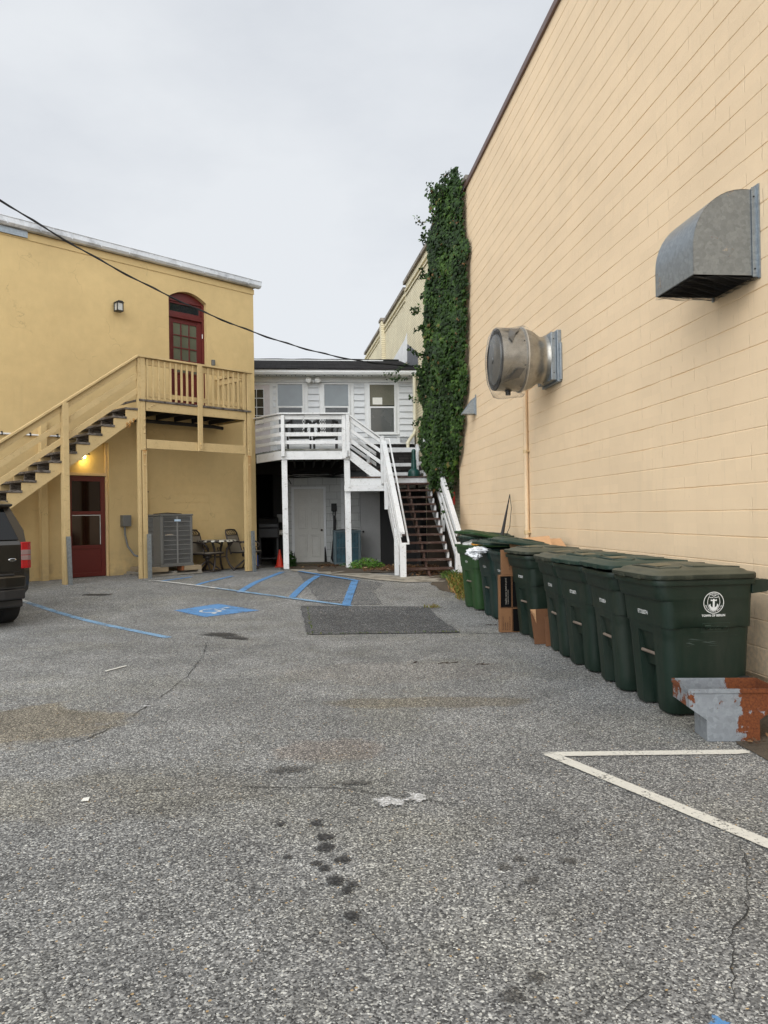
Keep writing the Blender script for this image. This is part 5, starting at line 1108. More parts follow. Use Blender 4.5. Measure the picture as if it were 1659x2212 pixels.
# patio table and chairs
def sling_chair(label, grp):
    t = thing('patio_chair', label, 'chair', WF, (0, 0, 0), grp)
    fr = [(-.27, 0, .36), (-.27, -.06, .55), (-.26, -.14, .85), (-.20, -.17, .92), (0, -.175, .93), (.20, -.17, .92), (.26, -.14, .85), (.27, -.06, .55), (.27, 0, .36)]
    build('back_frame', MB().tube(fr, .019, 8).tube([(-.26, -.125, .80), (.26, -.125, .80)], .012, 6), M_CHARM, t)
    vs = [(x, -.0-(z-.36)*.27+.02*(1-(x/.25)**2)*0, z) for z in (.40, .50, .60, .70, .79) for x in (-.25, 0, .25)]
    build('back_sling', MB().add(vs+[(a, b-.008, c) for a, b, c in vs], [(j*3+i, j*3+i+1, (j+1)*3+i+1, (j+1)*3+i) for j in range(4) for i in range(2)]+[(15+j*3+i, 15+(j+1)*3+i, 15+(j+1)*3+i+1, 15+j*3+i+1) for j in range(4) for i in range(2)]), M_SLING, t)
    mb = MB()
    for k in range(5):
        c = (-.19+.095*k, -.145, .86); mb.tube([(c[0]+.045*math.cos(a), c[1]-.018*math.sin(a), c[2]+.04*math.sin(a)) for a in [2*math.pi*i/12 for i in range(13)]], .006, 5, False)
    build('scrollwork', mb, M_CHARM, t)
    build('seat', MB().box(-.27, .27, .0, .50, .40, .43), M_SLING, t, .01); build('seat_frame', MB().tube([(-.27, 0, .40), (-.27, .5, .40), (.27, .5, .40), (.27, 0, .40), (-.27, 0, .40)], .018, 8), M_CHARM, t)
    for s in (-1, 1): build('armrest', MB().tube([(s*.27, -.06, .60), (s*.30, .10, .66), (s*.30, .34, .64), (s*.30, .44, .58), (s*.29, .41, .51), (s*.28, .33, .52), (s*.28, .36, .42)], [.015, .018, .02, .018, .014, .012, .015], 8), M_CHARM, t)
    build('swivel', MB().lathe([(.10, .36), (.10, .30), (.05, .28), (.04, .24), (.05, .20)], (0, .25, 0), 'z', 16).tube([(-.18, .25, .385), (-.12, .25, .34), (0, .25, .32), (.12, .25, .34), (.18, .25, .385)], .016, 6), M_CHARM, t)
    for k in range(4):
        a = rad(45+90*k); build('leg', MB().tube([(.04*math.cos(a), .25+.04*math.sin(a), .22), (.15*math.cos(a), .25+.15*math.sin(a), .13), (.30*math.cos(a), .25+.30*math.sin(a), .02)], [.022, .02, .014], 8), M_CHARM, t)
    build('base_ring', MB().tube([(.29*math.cos(a), .25+.29*math.sin(a), .014) for a in [2*math.pi*i/24 for i in range(25)]], .012, 6, False), M_CHARM, t)
    return t
c1 = sling_chair('bronze sling patio chair between the grey air conditioner and the small table', 'sling patio chairs')
c1.matrix_world = LF @ Matrix.Translation((-1.98, -.42, gzf(LF, -1.9, -.5))) @ Matrix.Rotation(rad(205), 4, 'Z') if 0 else LF @ Matrix.Translation((-2.12, -.70, gzf(LF, -2, -.5))) @ Matrix.Rotation(rad(-8), 4, 'Z')
c1.matrix_world = LF @ Matrix.Translation((-1.86, -.30, gzf(LF, -2, -.5)+.003)) @ Matrix.Rotation(rad(203), 4, 'Z')
c2 = copy_tree(c1); c2.matrix_world = LF @ Matrix.Translation((-.82, -.32, gzf(LF, -1, -.5)+.003)) @ Matrix.Rotation(rad(206), 4, 'Z'); c2['label'] = 'bronze sling patio chair nearest the corner of the ochre building'
tz = gzf(LF, -1.45, -.5)
tb = thing('patio_table', 'small patio table with mosaic edge between two bronze chairs', 'table', LF, (-1.47, -.5, tz))
m_ = NT('mosaic_edge'); vv_ = m_.n('ShaderNodeTexVoronoi', {'Vector': m_.obj(), 'Scale': 18}); sc_ = m_.n('ShaderNodeSeparateColor', {0: vv_.outputs['Color']}); m_.set(col=m_.ramp(sc_.outputs[0], [(0, C(.03, .025, .02)), (.45, C(.10, .08, .06)), (.55, C(.6, .58, .5)), (1, C(.7, .68, .6))], 'CONSTANT'), rough=.5)
build('table_top', MB().lathe([(.40, .665), (.44, .67), (.44, .70), (.40, .705)], (-1.47, -.5, tz), 'z', 40), m_.m, tb)
for sx in (-1, 1):
    for sy_ in (-1, 1): build('leg', MB().tube([(-1.47+sx*.27, -.5+sy_*.2, tz+.665), (-1.47+sx*.17, -.5+sy_*.13, tz+.50), (-1.47+sx*.15, -.5+sy_*.12, tz+.32), (-1.47+sx*.20, -.5+sy_*.17, tz+.14), (-1.47+sx*.29, -.5+sy_*.24, tz+.005)], [.028, .028, .025, .025, .028], 8), M_CHARM, tb)
build('crossbar', MB().tube([(-1.62, -.62, tz+.32), (-1.32, -.62, tz+.32)], .013, 6).tube([(-1.62, -.38, tz+.32), (-1.32, -.38, tz+.32)], .013, 6), M_CHARM, tb)
solo('blue_tape', MB().box(.001, .012, -.03, .03, .21, .50), M_BLUET, LF, (.01, 0, .2), 'strip of blue tape at the foot of the ochre building corner', 'tape')
# ================================================================= parked SUV
rc = (-5.275, 9.60); SF = frame(rc, LD, (-LD[1], LD[0]))      # x to its right, y forward
sv = thing('parked_suv', 'dark grey brown suv seen from behind, cut by the left edge', 'car', SF, (0, 0, 0))
def ring_body(hw, z0, z1, y, r=.08, tz=.10):
    P = [(-hw+.02, z0+.10), (-hw, z0+.25), (-hw, z1-.25), (-hw+.03, z1-.06), (-hw+.10, z1), (0, z1+.01), (hw-.10, z1), (hw-.03, z1-.06), (hw, z1-.25), (hw, z0+.25), (hw-.02, z0+.10), (hw-.10, z0), (-hw+.10, z0)]
    return [(x, y, z) for x, z in P]
secs = [(.76, .50, 1.10, .06), (.84, .40, 1.14, .10), (.87, .36, 1.15, .25), (.88, .34, 1.13, .8), (.885, .34, 1.10, 1.8), (.88, .34, 1.08, 3.0), (.87, .36, 1.02, 3.9), (.82, .40, .95, 4.25), (.72, .48, .85, 4.38)]
build('body', MB().loft([ring_body(a, b, c, y) for a, b, c, y in secs]), M_CAR, sv)
gh = [(.80, 1.06, .11, .70, 1.56, .36), ]
def gring(y, hw0, z0, hw1, z1, dy): return [(-hw0, y, z0), (hw0, y, z0), (hw0-.01, y+dy*.3, z0+(z1-z0)*.35), (hw1+.02, y+dy, z1-.04), (hw1-.05, y+dy, z1), (-hw1+.05, y+dy, z1), (-hw1-.02, y+dy, z1-.04), (-hw0+.01, y+dy*.3, z0+(z1-z0)*.35)]
build('cabin', MB().loft([gring(.09, .80, 1.10, .64, 1.64, .20), gring(.16, .82, 1.10, .66, 1.665, .20), gring(1.2, .84, 1.08, .70, 1.68, 0), gring(2.6, .84, 1.06, .70, 1.66, 0), gring(3.35, .82, 1.03, .66, 1.20, 0)]), M_CAR, sv)
gw_ = [(-.68, .083, 1.16), (.68, .083, 1.16), (.56, .262, 1.575), (-.56, .262, 1.575)]
M_GT = M_CARG
build('rear_window', MB().add([(-.70, .080, 1.165), (.70, .080, 1.165), (.57, .268, 1.585), (-.57, .268, 1.585), (-.70, .12, 1.165), (.70, .12, 1.165), (.57, .31, 1.585), (-.57, .31, 1.585)], [(0, 1, 2, 3), (4, 7, 6, 5), (0, 4, 5, 1), (3, 2, 6, 7), (1, 5, 6, 2), (0, 3, 7, 4)]), M_GT, sv, .004)
build('spoiler', MB().prism([(.24, 1.60), (.17, 1.615), (.16, 1.64), (.45, 1.69), (.5, 1.66)], -.66, .66, 'yz'), M_CAR, sv, .012)
build('tailgate', MB().add([(-.72, .055, .74), (.72, .055, .74), (.74, .050, 1.10), (-.74, .050, 1.10), (-.70, .075, 1.155), (.70, .075, 1.155)]+[(-.72, .15, .74), (.72, .15, .74), (.74, .15, 1.10), (-.74, .15, 1.10), (-.70, .15, 1.155), (.70, .15, 1.155)], [(0, 1, 2, 3), (3, 2, 5, 4), (0, 6, 7, 1), (1, 7, 8, 2), (2, 8, 11, 5), (4, 5, 11, 10), (0, 3, 9, 6), (3, 4, 10, 9)]), M_CAR, sv, .012)
def lightp(sx):
    L = MB()
    def q(z0, z1, o=0): 
        pts = [(.715, .035-o), (.80, .045-o), (.855, .085-o), (.878+o, .16), (.86, .22), (.715, .12)]
        return MB().prism([(sx*x, y) for x, y in pts], z0, z1, 'xy')
    t = build('taillight', q(.785, 1.135), M_LRED, sv, .008); build('reverse_lens', q(.965, 1.03, .004), M_LCLR, t, .004); build('reverse_lens', q(.895, .958, .004), M_LCLR, t, .004)
for sx in (-1, 1): lightp(sx)
bp = [(-.88, .62), (-.87, .30), (-.78, .06), (-.5, .0), (.5, .0), (.78, .06), (.87, .30), (.88, .62), (.80, .62), (-.80, .62)]
def bz(z0, z1, g=0): return MB().prism([(x*(1+g), y-g) for x, y in bp], z0, z1, 'xy')
b_ = build('bumper', bz(.52, .70), M_CAR, sv, .03); build('bumper_lower', bz(.38, .518, -.012), M_BUMP, b_, .02); build('bumper_valance', MB().prism([(-.80, .5), (-.76, .12), (.76, .12), (.80, .5)], .27, .379, 'xy'), M_BUMP, b_, .02)
build('bumper_step', MB().box(-.62, .62, .01, .08, .7005, .722), M_BUMP, b_, .006)
build('badge', MB().lathe([(.052, .048), (.052, .040), (.040, .036)], (.60, 0, .905), 'y', 24), M_CHR, sv)
sv_b = [o for o in sv.children if o.name.startswith('badge')][0]
for v_ in sv_b.data.vertices: v_.co.z = .905+(v_.co.z-.905)*.36
build('badge_bar', MB().box(.565, .635, .030, .0355, .901, .909), M_BLKM, sv_b)
build('license_plate', MB().box(-.155, .155, .045, .0545, .86, 1.01), M_PAPER, sv, .003)
for sx in (-1, 1):
    for y in (.78, 3.42):
        w_ = build('wheel', MB().lathe([(.20, .0), (.23, .02), (.33, .01), (.35, -.03), (.35, -.19), (.33, -.22), (.2, -.22)] if sx < 0 else [(.20, .0), (.23, -.02), (.33, -.01), (.35, .03), (.35, .19), (.33, .22), (.2, .22)], (sx*.87-(0 if sx < 0 else .2), y, .352), 'x', 40) if 0 else MB().lathe([(.20, -.11), (.33, -.11), (.352, -.08), (.352, .08), (.33, .11), (.20, .11)], (sx*.75, y, .352), 'x', 40), M_RUBBER, sv)
        build('rim', MB().lathe([(.199, -.09), (.199, .10), (.12, .06), (.05, .10), (.0, .10)], (sx*.75, y, .352), 'x', 20), M_GALV, w_)
build('underbody', MB().box(-.62, .62, .3, 4.0, .22, .40), M_DARKIN, sv); build('muffler', MB().tube([(-.35, .32, .30), (.35, .32, .30)], .09, 14), M_ACD, sv)
for sx in (-1, 1):
    build('side_window', MB().box(sx*.80-.01, sx*.80+.01, .55, 2.7, 1.2, 1.52), M_GT, sv); build('side_mirror', MB().box(sx*.92-.08, sx*.92+.08, 2.75, 2.9, 1.08, 1.24), M_CAR, sv, .03)
    build('roof_rail', MB().tube([(sx*.62, .5, 1.68), (sx*.62, .7, 1.73), (sx*.62, 2.1, 1.73), (sx*.62, 2.3, 1.68)], .015, 8), M_BLKM, sv)

# ================================================================= wheeled bins  (local: x=0 rim front, +x to the wall, y along the wall)
def bin_rings():
    rings = []
    def S(z, xf, xb, hy, nd, rr, sh=0):
        P = []; nw = .10
        P += [(xf+nd, -nw), (xf+nd, nw), (xf, nw+.012), (xf, nw+.05), (xf, hy-rr)]
        for a in (22, 45, 68, 90): t = rad(a); P.append((xf+rr-rr*math.cos(t), hy-rr+rr*math.sin(t)))
        side = []
        x0, x1 = xf+rr, xb-rr*.6
        for k in range(1, 10):
            t = k/10; wgt = 1 if t < .30 else (0 if .45 < t < .80 else (1-ss((t-.30)/.15) if t < .45 else ss((t-.80)/.1)*.8)); side.append((x0+(x1-x0)*t, wgt))
        P += [(x, hy-sh*w_) for x, w_ in side]; q = rr*.6
        for a in (0, 30, 60, 90): t = rad(a); P.append((xb-q+q*math.sin(t), hy-q+q*math.cos(t)))
        for a in (90, 60, 30, 0): t = rad(a); P.append((xb-q+q*math.sin(t), -hy+q-q*math.cos(t)))
        P += [(x, -hy+sh*w_) for x, w_ in side[::-1]]
        for a in (90, 68, 45, 22): t = rad(a); P.append((xf+rr-rr*math.cos(t), -hy+rr-rr*math.sin(t)))
        P += [(xf, -hy+rr), (xf, -nw-.05), (xf, -nw-.012)]
        return [(x, y, z) for x, y in P]
    L = [(.012, .135, .58, .262, .075, .07), (.03, .125, .60, .270, .075, .07), (.13, .120, .61, .275, .075, .07), (.17, .118, .69, .277, .075, .07), (.34, .105, .70, .284, .12, .07), (.50, .094, .705, .290, .12, .07), (.545, .090, .706, .292, .11, .07), (.55, .088, .707, .293, .0, .07)]
    for z, a, b, c, d, e in L: rings.append(S(z, a, b, c, d, e))
    rings.append(S(.600, .084, .708, .296, 0, .07)); rings.append(S(.604, .082, .708, .318, 0, .07, .020)); rings.append(S(.622, .080, .709, .320, 0, .07, .004)); rings.append(S(.70, .072, .71, .324, 0, .07))
    rings.append(S(.79, .064, .712, .328, 0, .07)); rings.append(S(.795, .044, .712, .330, 0, .07)); rings.append(S(.81, .034, .713, .331, 0, .07)); rings.append(S(.86, .022, .714, .334, 0, .07)); rings.append(S(.895, .018, .716, .336, 0, .07))
    rings.append(S(.897, -.002, .735, .353, 0, .08)); rings.append(S(.922, -.006, .738, .356, 0, .08)); rings.append(S(.935, -.002, .735, .352, 0, .08)); rings.append(S(.935, .03, .705, .325, 0, .07)); rings.append(S(.90, .04, .70, .318, 0, .07)); rings.append(S(.30, .16, .65, .24, 0, .06))
    return rings
# the side panels below the shoulder are tucked in at the front third
def make_bin(label, m, mlid, lid_open=0, num='ET320574', name='wheeled_bin', lidx=0, seal=False):
    t = thing(name, label, 'bin', WF, (0, 0, 0), 'wheeled bins along the block wall')
    R_ = bin_rings()
    for r in R_:
        z = r[0][2]
        if False:
            for i, (x, y, zz) in enumerate(r):
                if abs(y) > .24 and x < .42: r[i] = (x, y*(1-.045*(1-ss((x-.25)/.17))*ss((.60-z)/.03)), zz)
    build('body', MB().loft(R_), m, t)
    build('catch_bar', MB().tube([(.118, -.105, .40), (.118, .105, .40)], .012, 10), mat_bar, t)
    build('handle', MB().tube([(.74, -.24, .90), (.80, -.24, .905), (.825, -.21, .905), (.825, .21, .905), (.80, .24, .905), (.74, .24, .90)], .020, 10).prism([(.70, .83), (.70, .925), (.82, .925), (.845, .90), (.845, .87), (.81, .84)], -.335, -.27, 'xz').prism([(.70, .83), (.70, .925), (.82, .925), (.845, .90), (.845, .87), (.81, .84)], .27, .335, 'xz'), m, t, .008)
    for s in (-1, 1):
        w_ = build('wheel', MB().lathe([(.06, -.03), (.125, -.03), (.13, -.02), (.13, .02), (.125, .03), (.06, .03)], (.665, s*.285, .13), 'y', 24), M_RUBBER, t); build('hub', MB().lathe([(.059, -.02), (.059, .032), (.02, .036)] if s > 0 else [(.059, .02), (.059, -.032), (.02, -.036)], (.665, s*.285, .13), 'y', 16), M_BUMP, w_)
    build('axle', MB().tube([(.665, -.255, .13), (.665, .255, .13)], .011, 8), M_GALV, t)
    # lid
    def rr_(x0, x1, hy, z, r): 
        P = []
        x1 -= .045
        for cx_, cy_, a0 in ((x0+r, hy-r, 90), (x0+r, -hy+r, 180), (x1-r, -hy+r, 270), (x1-r, hy-r, 0)):
            for k in range(5): a = rad(a0+22.5*k); P.append((cx_+r*math.cos(a), cy_+r*math.sin(a), z))
        return P
    def domez(p, h): return (p[0], p[1], p[2]+h*(1-((p[0]-.39)/.45)**2)*(1-(p[1]/.40)**2))
    rings = [rr_(-.018, .80, .368, .938, .10), rr_(-.022, .80, .372, .944, .10), rr_(-.022, .80, .372, .968, .10), rr_(-.012, .795, .362, .976, .095), rr_(.025, .76, .325, .976, .08)]
    rings += [[domez(p, .030) for p in rr_(.045, .74, .305, .985, .07)], [domez(p, .034) for p in rr_(.075, .71, .275, .990, .06)], [domez(p, .034) for p in rr_(.085, .70, .265, .990, .06)], [domez(p, .042) for p in rr_(.30, .52, .12, .992, .05)]]
    HP = Vector((.755, 0, .95))
    M_ = Matrix.Translation(HP) @ Matrix.Rotation(rad(lid_open), 4, 'Y') @ Matrix.Translation(-HP)
    lm = MB().loft(rings)
    lm.v = [tuple(M_ @ Vector(p)) for p in lm.v]; lid = build('lid', lm, mlid, t)
    mb = MB()
    def dz(x, y): return .9915+.036*(1-((x-.39)/.45)**2)*(1-(y/.40)**2)
    for ptsl in ([(.10, -.20), (.10, .20)], [(.10, .20), (.22, .24), (.26, .20)], [(.10, -.20), (.22, -.24), (.26, -.20)], [(.34, -.22), (.30, -.18), (.30, .18), (.34, .22), (.68, .22)], [(.34, -.22), (.68, -.22)]):
        pp = []
        for a, b in zip(ptsl[:-1], ptsl[1:]): pp += [(a[0]+(b[0]-a[0])*k/5, a[1]+(b[1]-a[1])*k/5) for k in range(5)]
        pp.append(ptsl[-1]); mb.tube([(x, y, dz(x, y)-.002) for x, y in pp], .008, 6)
    for s in (-1, 1): mb.box(-.028, -.020, s*.12-.05, s*.12+.05, .936, .958)
    mb.v = [tuple(M_ @ Vector(p)) for p in mb.v]; build('lid_ribs', mb, mlid, lid)
    mb = MB(); g_ = [(.12+.02*i, -.12+.04*j, dz(.12+.02*i, -.12+.04*j)+.002) for i in range(8) for j in range(7)]; mb.add(g_, [(i*7+j, i*7+j+1, (i+1)*7+j+1, (i+1)*7+j) for i in range(7) for j in range(6)])
    mb.v = [tuple(M_ @ Vector(p)) for p in mb.v]; build('lid_label', mb, M_LLAB, lid)
    # stamped number on the front
    tv, tf = text_mesh(num, .040, .0008)
    def fx(z): return .068 if z < .70 else .062
    build('stamped_number', MB().add([(.0715-(z_)*.10, -x_*.9+.0, .685+z_) for x_, z_ in tv], tf), M_WPR, t, recalc=False)
    if seal:
        def sd(x_, z_, o=.0016): # on the near (-y) side
            hy = .324+(z_-.70)*(.336-.324)/.195 if z_ > .62 else .290-(.50-z_)*.04 if z_ < .54 else .292+.028*min(1, max(0, (z_-.596)/.01)) if z_ > .596 else .293
            return (x_, -hy-o, z_)
        mb = MB(); cx_, cz_, R0 = .42, .775, .072
        def arc(r, wd, a0, a1, n=48, sx=1, sz=1):
            for k in range(n):
                t0, t1 = rad(a0+(a1-a0)*k/n), rad(a0+(a1-a0)*(k+1)/n)
                mb.add([sd(cx_+(r+d)*math.cos(tt)*sx, cz_+(r+d)*math.sin(tt)*sz) for tt, d in ((t0, -wd/2), (t0, wd/2), (t1, wd/2), (t1, -wd/2))], [(0, 1, 2, 3)])
        arc(R0, .005, 0, 360)
        def strip(pts, wd=.0038):
            pts = [Vector(p) for p in pts]
            for a, b in zip(pts[:-1], pts[1:]):
                d_ = (b-a).normalized(); n_ = Vector((-d_.y, d_.x))*wd/2; mb.add([sd(cx_+q.x, cz_+q.y) for q in (a-n_, b-n_, b+n_, a+n_)], [(0, 1, 2, 3)])
        strip([(-.035, .042), (-.026, .036), (-.017, .034), (-.008, .036), (0, .041), (.008, .036), (.017, .034), (.026, .036), (.035, .042)])
        strip([(-.035, .042), (-.043, .020), (-.045, 0), (-.040, -.022), (-.026, -.044), (0, -.058), (.026, -.044), (.040, -.022), (.045, 0), (.043, .020), (.035, .042)])
        def poly(P): mb.add([sd(cx_+x_, cz_+z_) for x_, z_ in P], [tuple(range(len(P)))])
        poly([(-.005, .026), (.005, .026), (.007, .018), (.007, -.03), (-.007, -.03), (-.007, .018)]); poly([(.0071, .019), (.022, .023), (.022, .011), (.0071, .012)]); poly([(-.0071, .019), (-.022, .023), (-.022, .011), (-.0071, .012)])
        poly([(-.036, -.018), (-.024, -.006), (-.022, -.022), (-.012, -.031), (0, -.0305), (0, -.054), (-.022, -.044)]); poly([(.036, -.018), (.024, -.006), (.022, -.022), (.012, -.031), (0, -.0305), (0, -.054), (.022, -.044)])
        def arctext(s, r, a0, a1, size, top=True):
            n = len(s)
            for i, c_ in enumerate(s):
                if c_ == ' ': continue
                a = rad(a0+(a1-a0)*i/(n-1)); tv_, tf_ = text_mesh(c_, size, .0003); rot = a-math.pi/2 if top else a+math.pi/2
                mb.add([sd(cx_+r*math.cos(a)+x_*math.cos(rot)-z_*math.sin(rot), cz_+r*math.sin(a)+x_*math.sin(rot)+z_*math.cos(rot)) for x_, z_ in tv_], tf_)
        arctext('STEPHEN DECATUR', .061, 122, 58, .0105); arctext('1779-1820', .050, 108, 72, .010); arctext('MAYOR AND COUNCIL OF BERLIN, MD.', .060, 198, 342, .0105, False)
        tv_, tf_ = text_mesh('TOWN OF BERLIN', .0205, .0007); mb.add([sd(cx_+x_, cz_-.088+z_) for x_, z_ in tv_], tf_)
        build('town_seal', mb, M_WPR, t, recalc=False)
        mb = MB(); tv_, tf_ = text_mesh('Toter', .062, .002); n_ = len(tv_)
        def se(x_, z_, o): return (x_, sd(x_, z_)[1]-o, z_)
        mb.add([sd(cx_+.02+x_*1.1, .602+z_*.8, .003) for x_, z_ in tv_], tf_)
        for (a, b, c_, d_) in ((-.08, .12, .571, .574), (-.08, .12, .634, .637), (-.08, -.077, .574, .634), (.117, .12, .574, .634)): mb.add([sd(cx_+x_, z_, .003) for x_, z_ in ((a, c_), (b, c_), (b, d_), (a, d_))], [(0, 1, 2, 3)])
        build('embossed_plate', mb, M_EMB, t, recalc=False)
        mb = MB()
        for k in range(9):
            x_, z_ = random.uniform(.22, .40), random.uniform(.46, .53); mb.add([sd(x_, z_, .002), sd(x_+random.uniform(.04, .12), z_+random.uniform(-.02, .01), .002), sd(x_+.03, z_+.002, .002)], [(0, 1, 2)])
        build('scratches', mb, mat('scratch', C(.05, .07, .06), .6), t, recalc=False)
    return t
mat_bar = mat('catch_bar_metal', C(.20, .16, .13), .6, .3, .3); M_LLAB = mat('faded_label', C(.15, .13, .075), .7, var=.2); M_EMB = mat('embossed_plastic', C(.018, .040, .028), .5)
BINS = [ # u of rim front, v centre, rotation deg, label, body, lid, open, number
 (2.345, 5.25, 1.5, 'nearest dark green wheeled bin with the white town seal on its side', M_BIN, M_LID, 0, 'ET320574', True),
 (2.345, 5.99, -3, 'second dark green wheeled bin counting from the camera, lid slightly lifted', M_BIN, M_LIDT, 1.6, 'ET320024', False),
 (2.36, 6.70, 2.5, 'third dark green wheeled bin counting from the camera, between two closed ones', M_BIN, M_LIDT, .8, 'ET320571', False),
 (2.39, 7.44, -3.5, 'fourth wheeled bin from the camera, just in front of the leaning flat cardboard', M_BIN, M_LID, 0, 'ET320126', False),
 (2.40, 8.50, 4, 'fifth wheeled bin from the camera, behind the leaning flat cardboard', M_BIN, M_LID, 1.0, 'ET320543', False),
 (2.40, 9.47, -2, 'sixth wheeled bin, lid propped open over folded cardboard', M_BINT, M_LIDT, 9, 'ET320189', False),
 (2.40, 10.22, 3, 'seventh wheeled bin, white plastic bag hanging over its front', M_BINT, M_LIDT, 4, 'ET320112', False),
 (2.32, 11.0, 8, 'bright green overflowing wheeled bin next to the stair', M_BING, M_BING, 12, 'ET320', False),
 (2.56, 12.0, 2, 'blue green wheeled bin mostly hidden behind the bright green one', M_BINT, M_LIDT, 0, 'ET320', False)]
for u_, v_, rz_, lab, m1, m2, op, num, seal in BINS:
    t = make_bin(lab, m1, m2, op, num, seal=seal)
    t.matrix_world = UV @ Matrix.Translation((u_, v_, gzf(UV, u_+.2, v_)+.004)) @ Matrix.Rotation(rad(rz_), 4, 'Z')
def put(t, u_, v_, z, rz=0): t.matrix_world = UV @ Matrix.Translation((u_, v_, z)) @ Matrix.Rotation(rad(rz), 4, 'Z')
def crumple(cx_, cy_, cz_, rx, ry, rz_, seed, n=26, amp=.35):
    rings = []
    for i in range(1, 14):
        ph = math.pi*i/14; ring = []
        for k in range(n):
            t = 2*math.pi*k/n; d = Vector((math.sin(ph)*math.cos(t), math.sin(ph)*math.sin(t), math.cos(ph))); q = 1+amp*noise.noise(d*2.3+Vector((seed, 0, 0)))+amp*.5*noise.noise(d*6+Vector((0, seed, 0)))
            ring.append((cx_+d.x*rx*q, cy_+d.y*ry*q, cz_+d.z*rz_*q))
        rings.append(ring)
    return MB().loft(rings)
# bag hanging on bin seven, rubbish in the green bin
bg_ = thing('plastic_bag', 'white plastic bag hanging out of the seventh bin', 'bag', UV, (2.30, 10.0, .9))
q1 = crumple(2.36, 10.02, .925, .13, .16, .045, 3, amp=.5); q2 = crumple(2.30, 9.98, .86, .06, .08, .05, 8, amp=.7); q3 = crumple(2.26, 10.08, .89, .07, .05, .05, 5, amp=.6)
q1.add(q2.v, q2.f, True).add(q3.v, q3.f, True); build('bag', q1, M_BAG, bg_)
tr = thing('rubbish_bag', 'translucent rubbish bag bulging from the bright green bin', 'bag', UV, (2.55, 11.0, .93)); q = crumple(2.56, 11.03, .96, .20, .28, .085, 11, amp=.25); build('bag', q, mat('clear_bag', C(.55, .56, .54), .3, var=.35, vs=12), tr)
q = crumple(2.52, 10.80, .975, .09, .10, .05, 14, amp=.3); build('orange_packet', q, mat('orange_packet', C(.55, .25, .04), .5, var=.3), tr)
# cardboard
cb = thing('cardboard_box', 'tall cardboard box printed with black panels standing between the bins', 'box', UV, (0, 0, 0)); cb.matrix_world = WF
BX = frame((1.352, 9.07), (.9985, .055), (-.055, .9985))
cb.matrix_world = BX; BASE[cb.name] = Vector()
build('box', MB().box(0, .34, 0, .10, .003, .68), M_CARD, cb, .003)
pr_ = MB().box(.012, .138, -.003, -.0012, .302, .668).box(.155, .335, -.003, -.0012, .302, .668).box(.155, .335, -.003, -.0012, .012, .282); build('black_panels', pr_, M_BLKP, cb)
def vtext(s, size, x, z0, m, nm, bold=.0006, y=-.0045):
    tv, tf = text_mesh(s, size, bold, 'LEFT'); build(nm, MB().add([(x-b_y, y, z0+b_x) for b_x, b_y in tv], tf), m, cb, recalc=False)
vtext('Healthy never tasted so good', .026, .075, .335, M_GPR, 'print'); vtext('The simplest, tastiest and healthiest', .012, .10, .335, M_GPR, 'print')
for k, s in enumerate(('The simplest yet tastiest', 'and healthiest', 'No. Seriously.', 'We thought you should')): vtext(s, .0165, .035+.027*k, .03, M_BRP, 'print')
build('tape', MB().box(.144, .149, -.002, -.0005, .01, .67).box(.01, .335, -.002, -.0005, .292, .297), M_BLKP, cb)
c3 = thing('cardboard_box', 'plain brown cardboard box on top of the printed box', 'box', BX, (.03, .02, .681))
build('box', MB().box(.035, .22, .015, .095, .682, .975), M_CARD, c3, .003); build('print', MB().box(.122, .128, .0125, .0145, .78, .80).box(.12, .13, .0125, .0145, .83, .865).box(.122, .127, .0125, .0145, .74, .76), M_BRP, c3)
c4 = thing('folded_cardboard', 'folded cardboard sheets sticking out of the open sixth bin', 'cardboard', UV, (2.9, 9.3, .95))
def card(p, q, r, th=.006): 
    p, q, r = Vector(p), Vector(q), Vector(r); s = p+(r-q); n_ = (q-p).cross(r-q).normalized()*th
    return [(p), (q), (s), (r), (p+n_), (q+n_), (s+n_), (r+n_)]
for a_ in (((2.58, 9.25, .90), (3.05, 9.05, .94), (3.08, 9.30, 1.12)), ((2.85, 9.30, .92), (3.28, 9.15, .93), (3.28, 9.45, 1.08)), ((2.62, 9.45, .86), (3.1, 9.4, .90), (3.12, 9.6, .99))): build('sheet', MB().hexa(card(*a_)), M_CARDL, c4)
M_CARDD = mat('dark_cardboard', C(.14, .062, .026), .85, var=.1)
c5 = thing('flattened_cardboard', 'flattened cardboard boxes leaning between two dark bins', 'cardboard', UV, (2.55, 7.95, .0))
g0_ = .006
build('sheet', MB().hexa([(2.46, 7.98, g0_), (2.72, 8.0, g0_), (2.465, 7.985+.006, g0_), (2.72, 8.006, g0_), (2.44, 8.06, .37), (2.74, 8.08, .37), (2.445, 8.066, .37), (2.74, 8.086, .37)]), M_CARDD, c5)
build('sheet', MB().hexa([(2.54, 7.84, g0_), (2.74, 7.84, g0_), (2.54, 7.85, g0_), (2.74, 7.85, g0_), (2.56, 7.93, .30), (2.74, 7.93, .31), (2.56, 7.94, .30), (2.74, 7.94, .31)]), M_CARDD, c5)
build('sheet', MB().hexa([(2.62, 7.795, g0_), (2.80, 7.80, g0_), (2.60, 7.803, g0_), (2.80, 7.81, g0_), (2.58, 7.87, .30), (2.8, 7.88, .30), (2.58, 7.878, .30), (2.8, 7.89, .30)]), M_CARD, c5)
build('flap', MB().add([(2.44, 8.058, .37), (2.50, 8.05, .37), (2.50, 8.03, .22), (2.43, 7.97, .355)], [(0, 1, 2), (0, 2, 3)]), M_CARDL, c5)
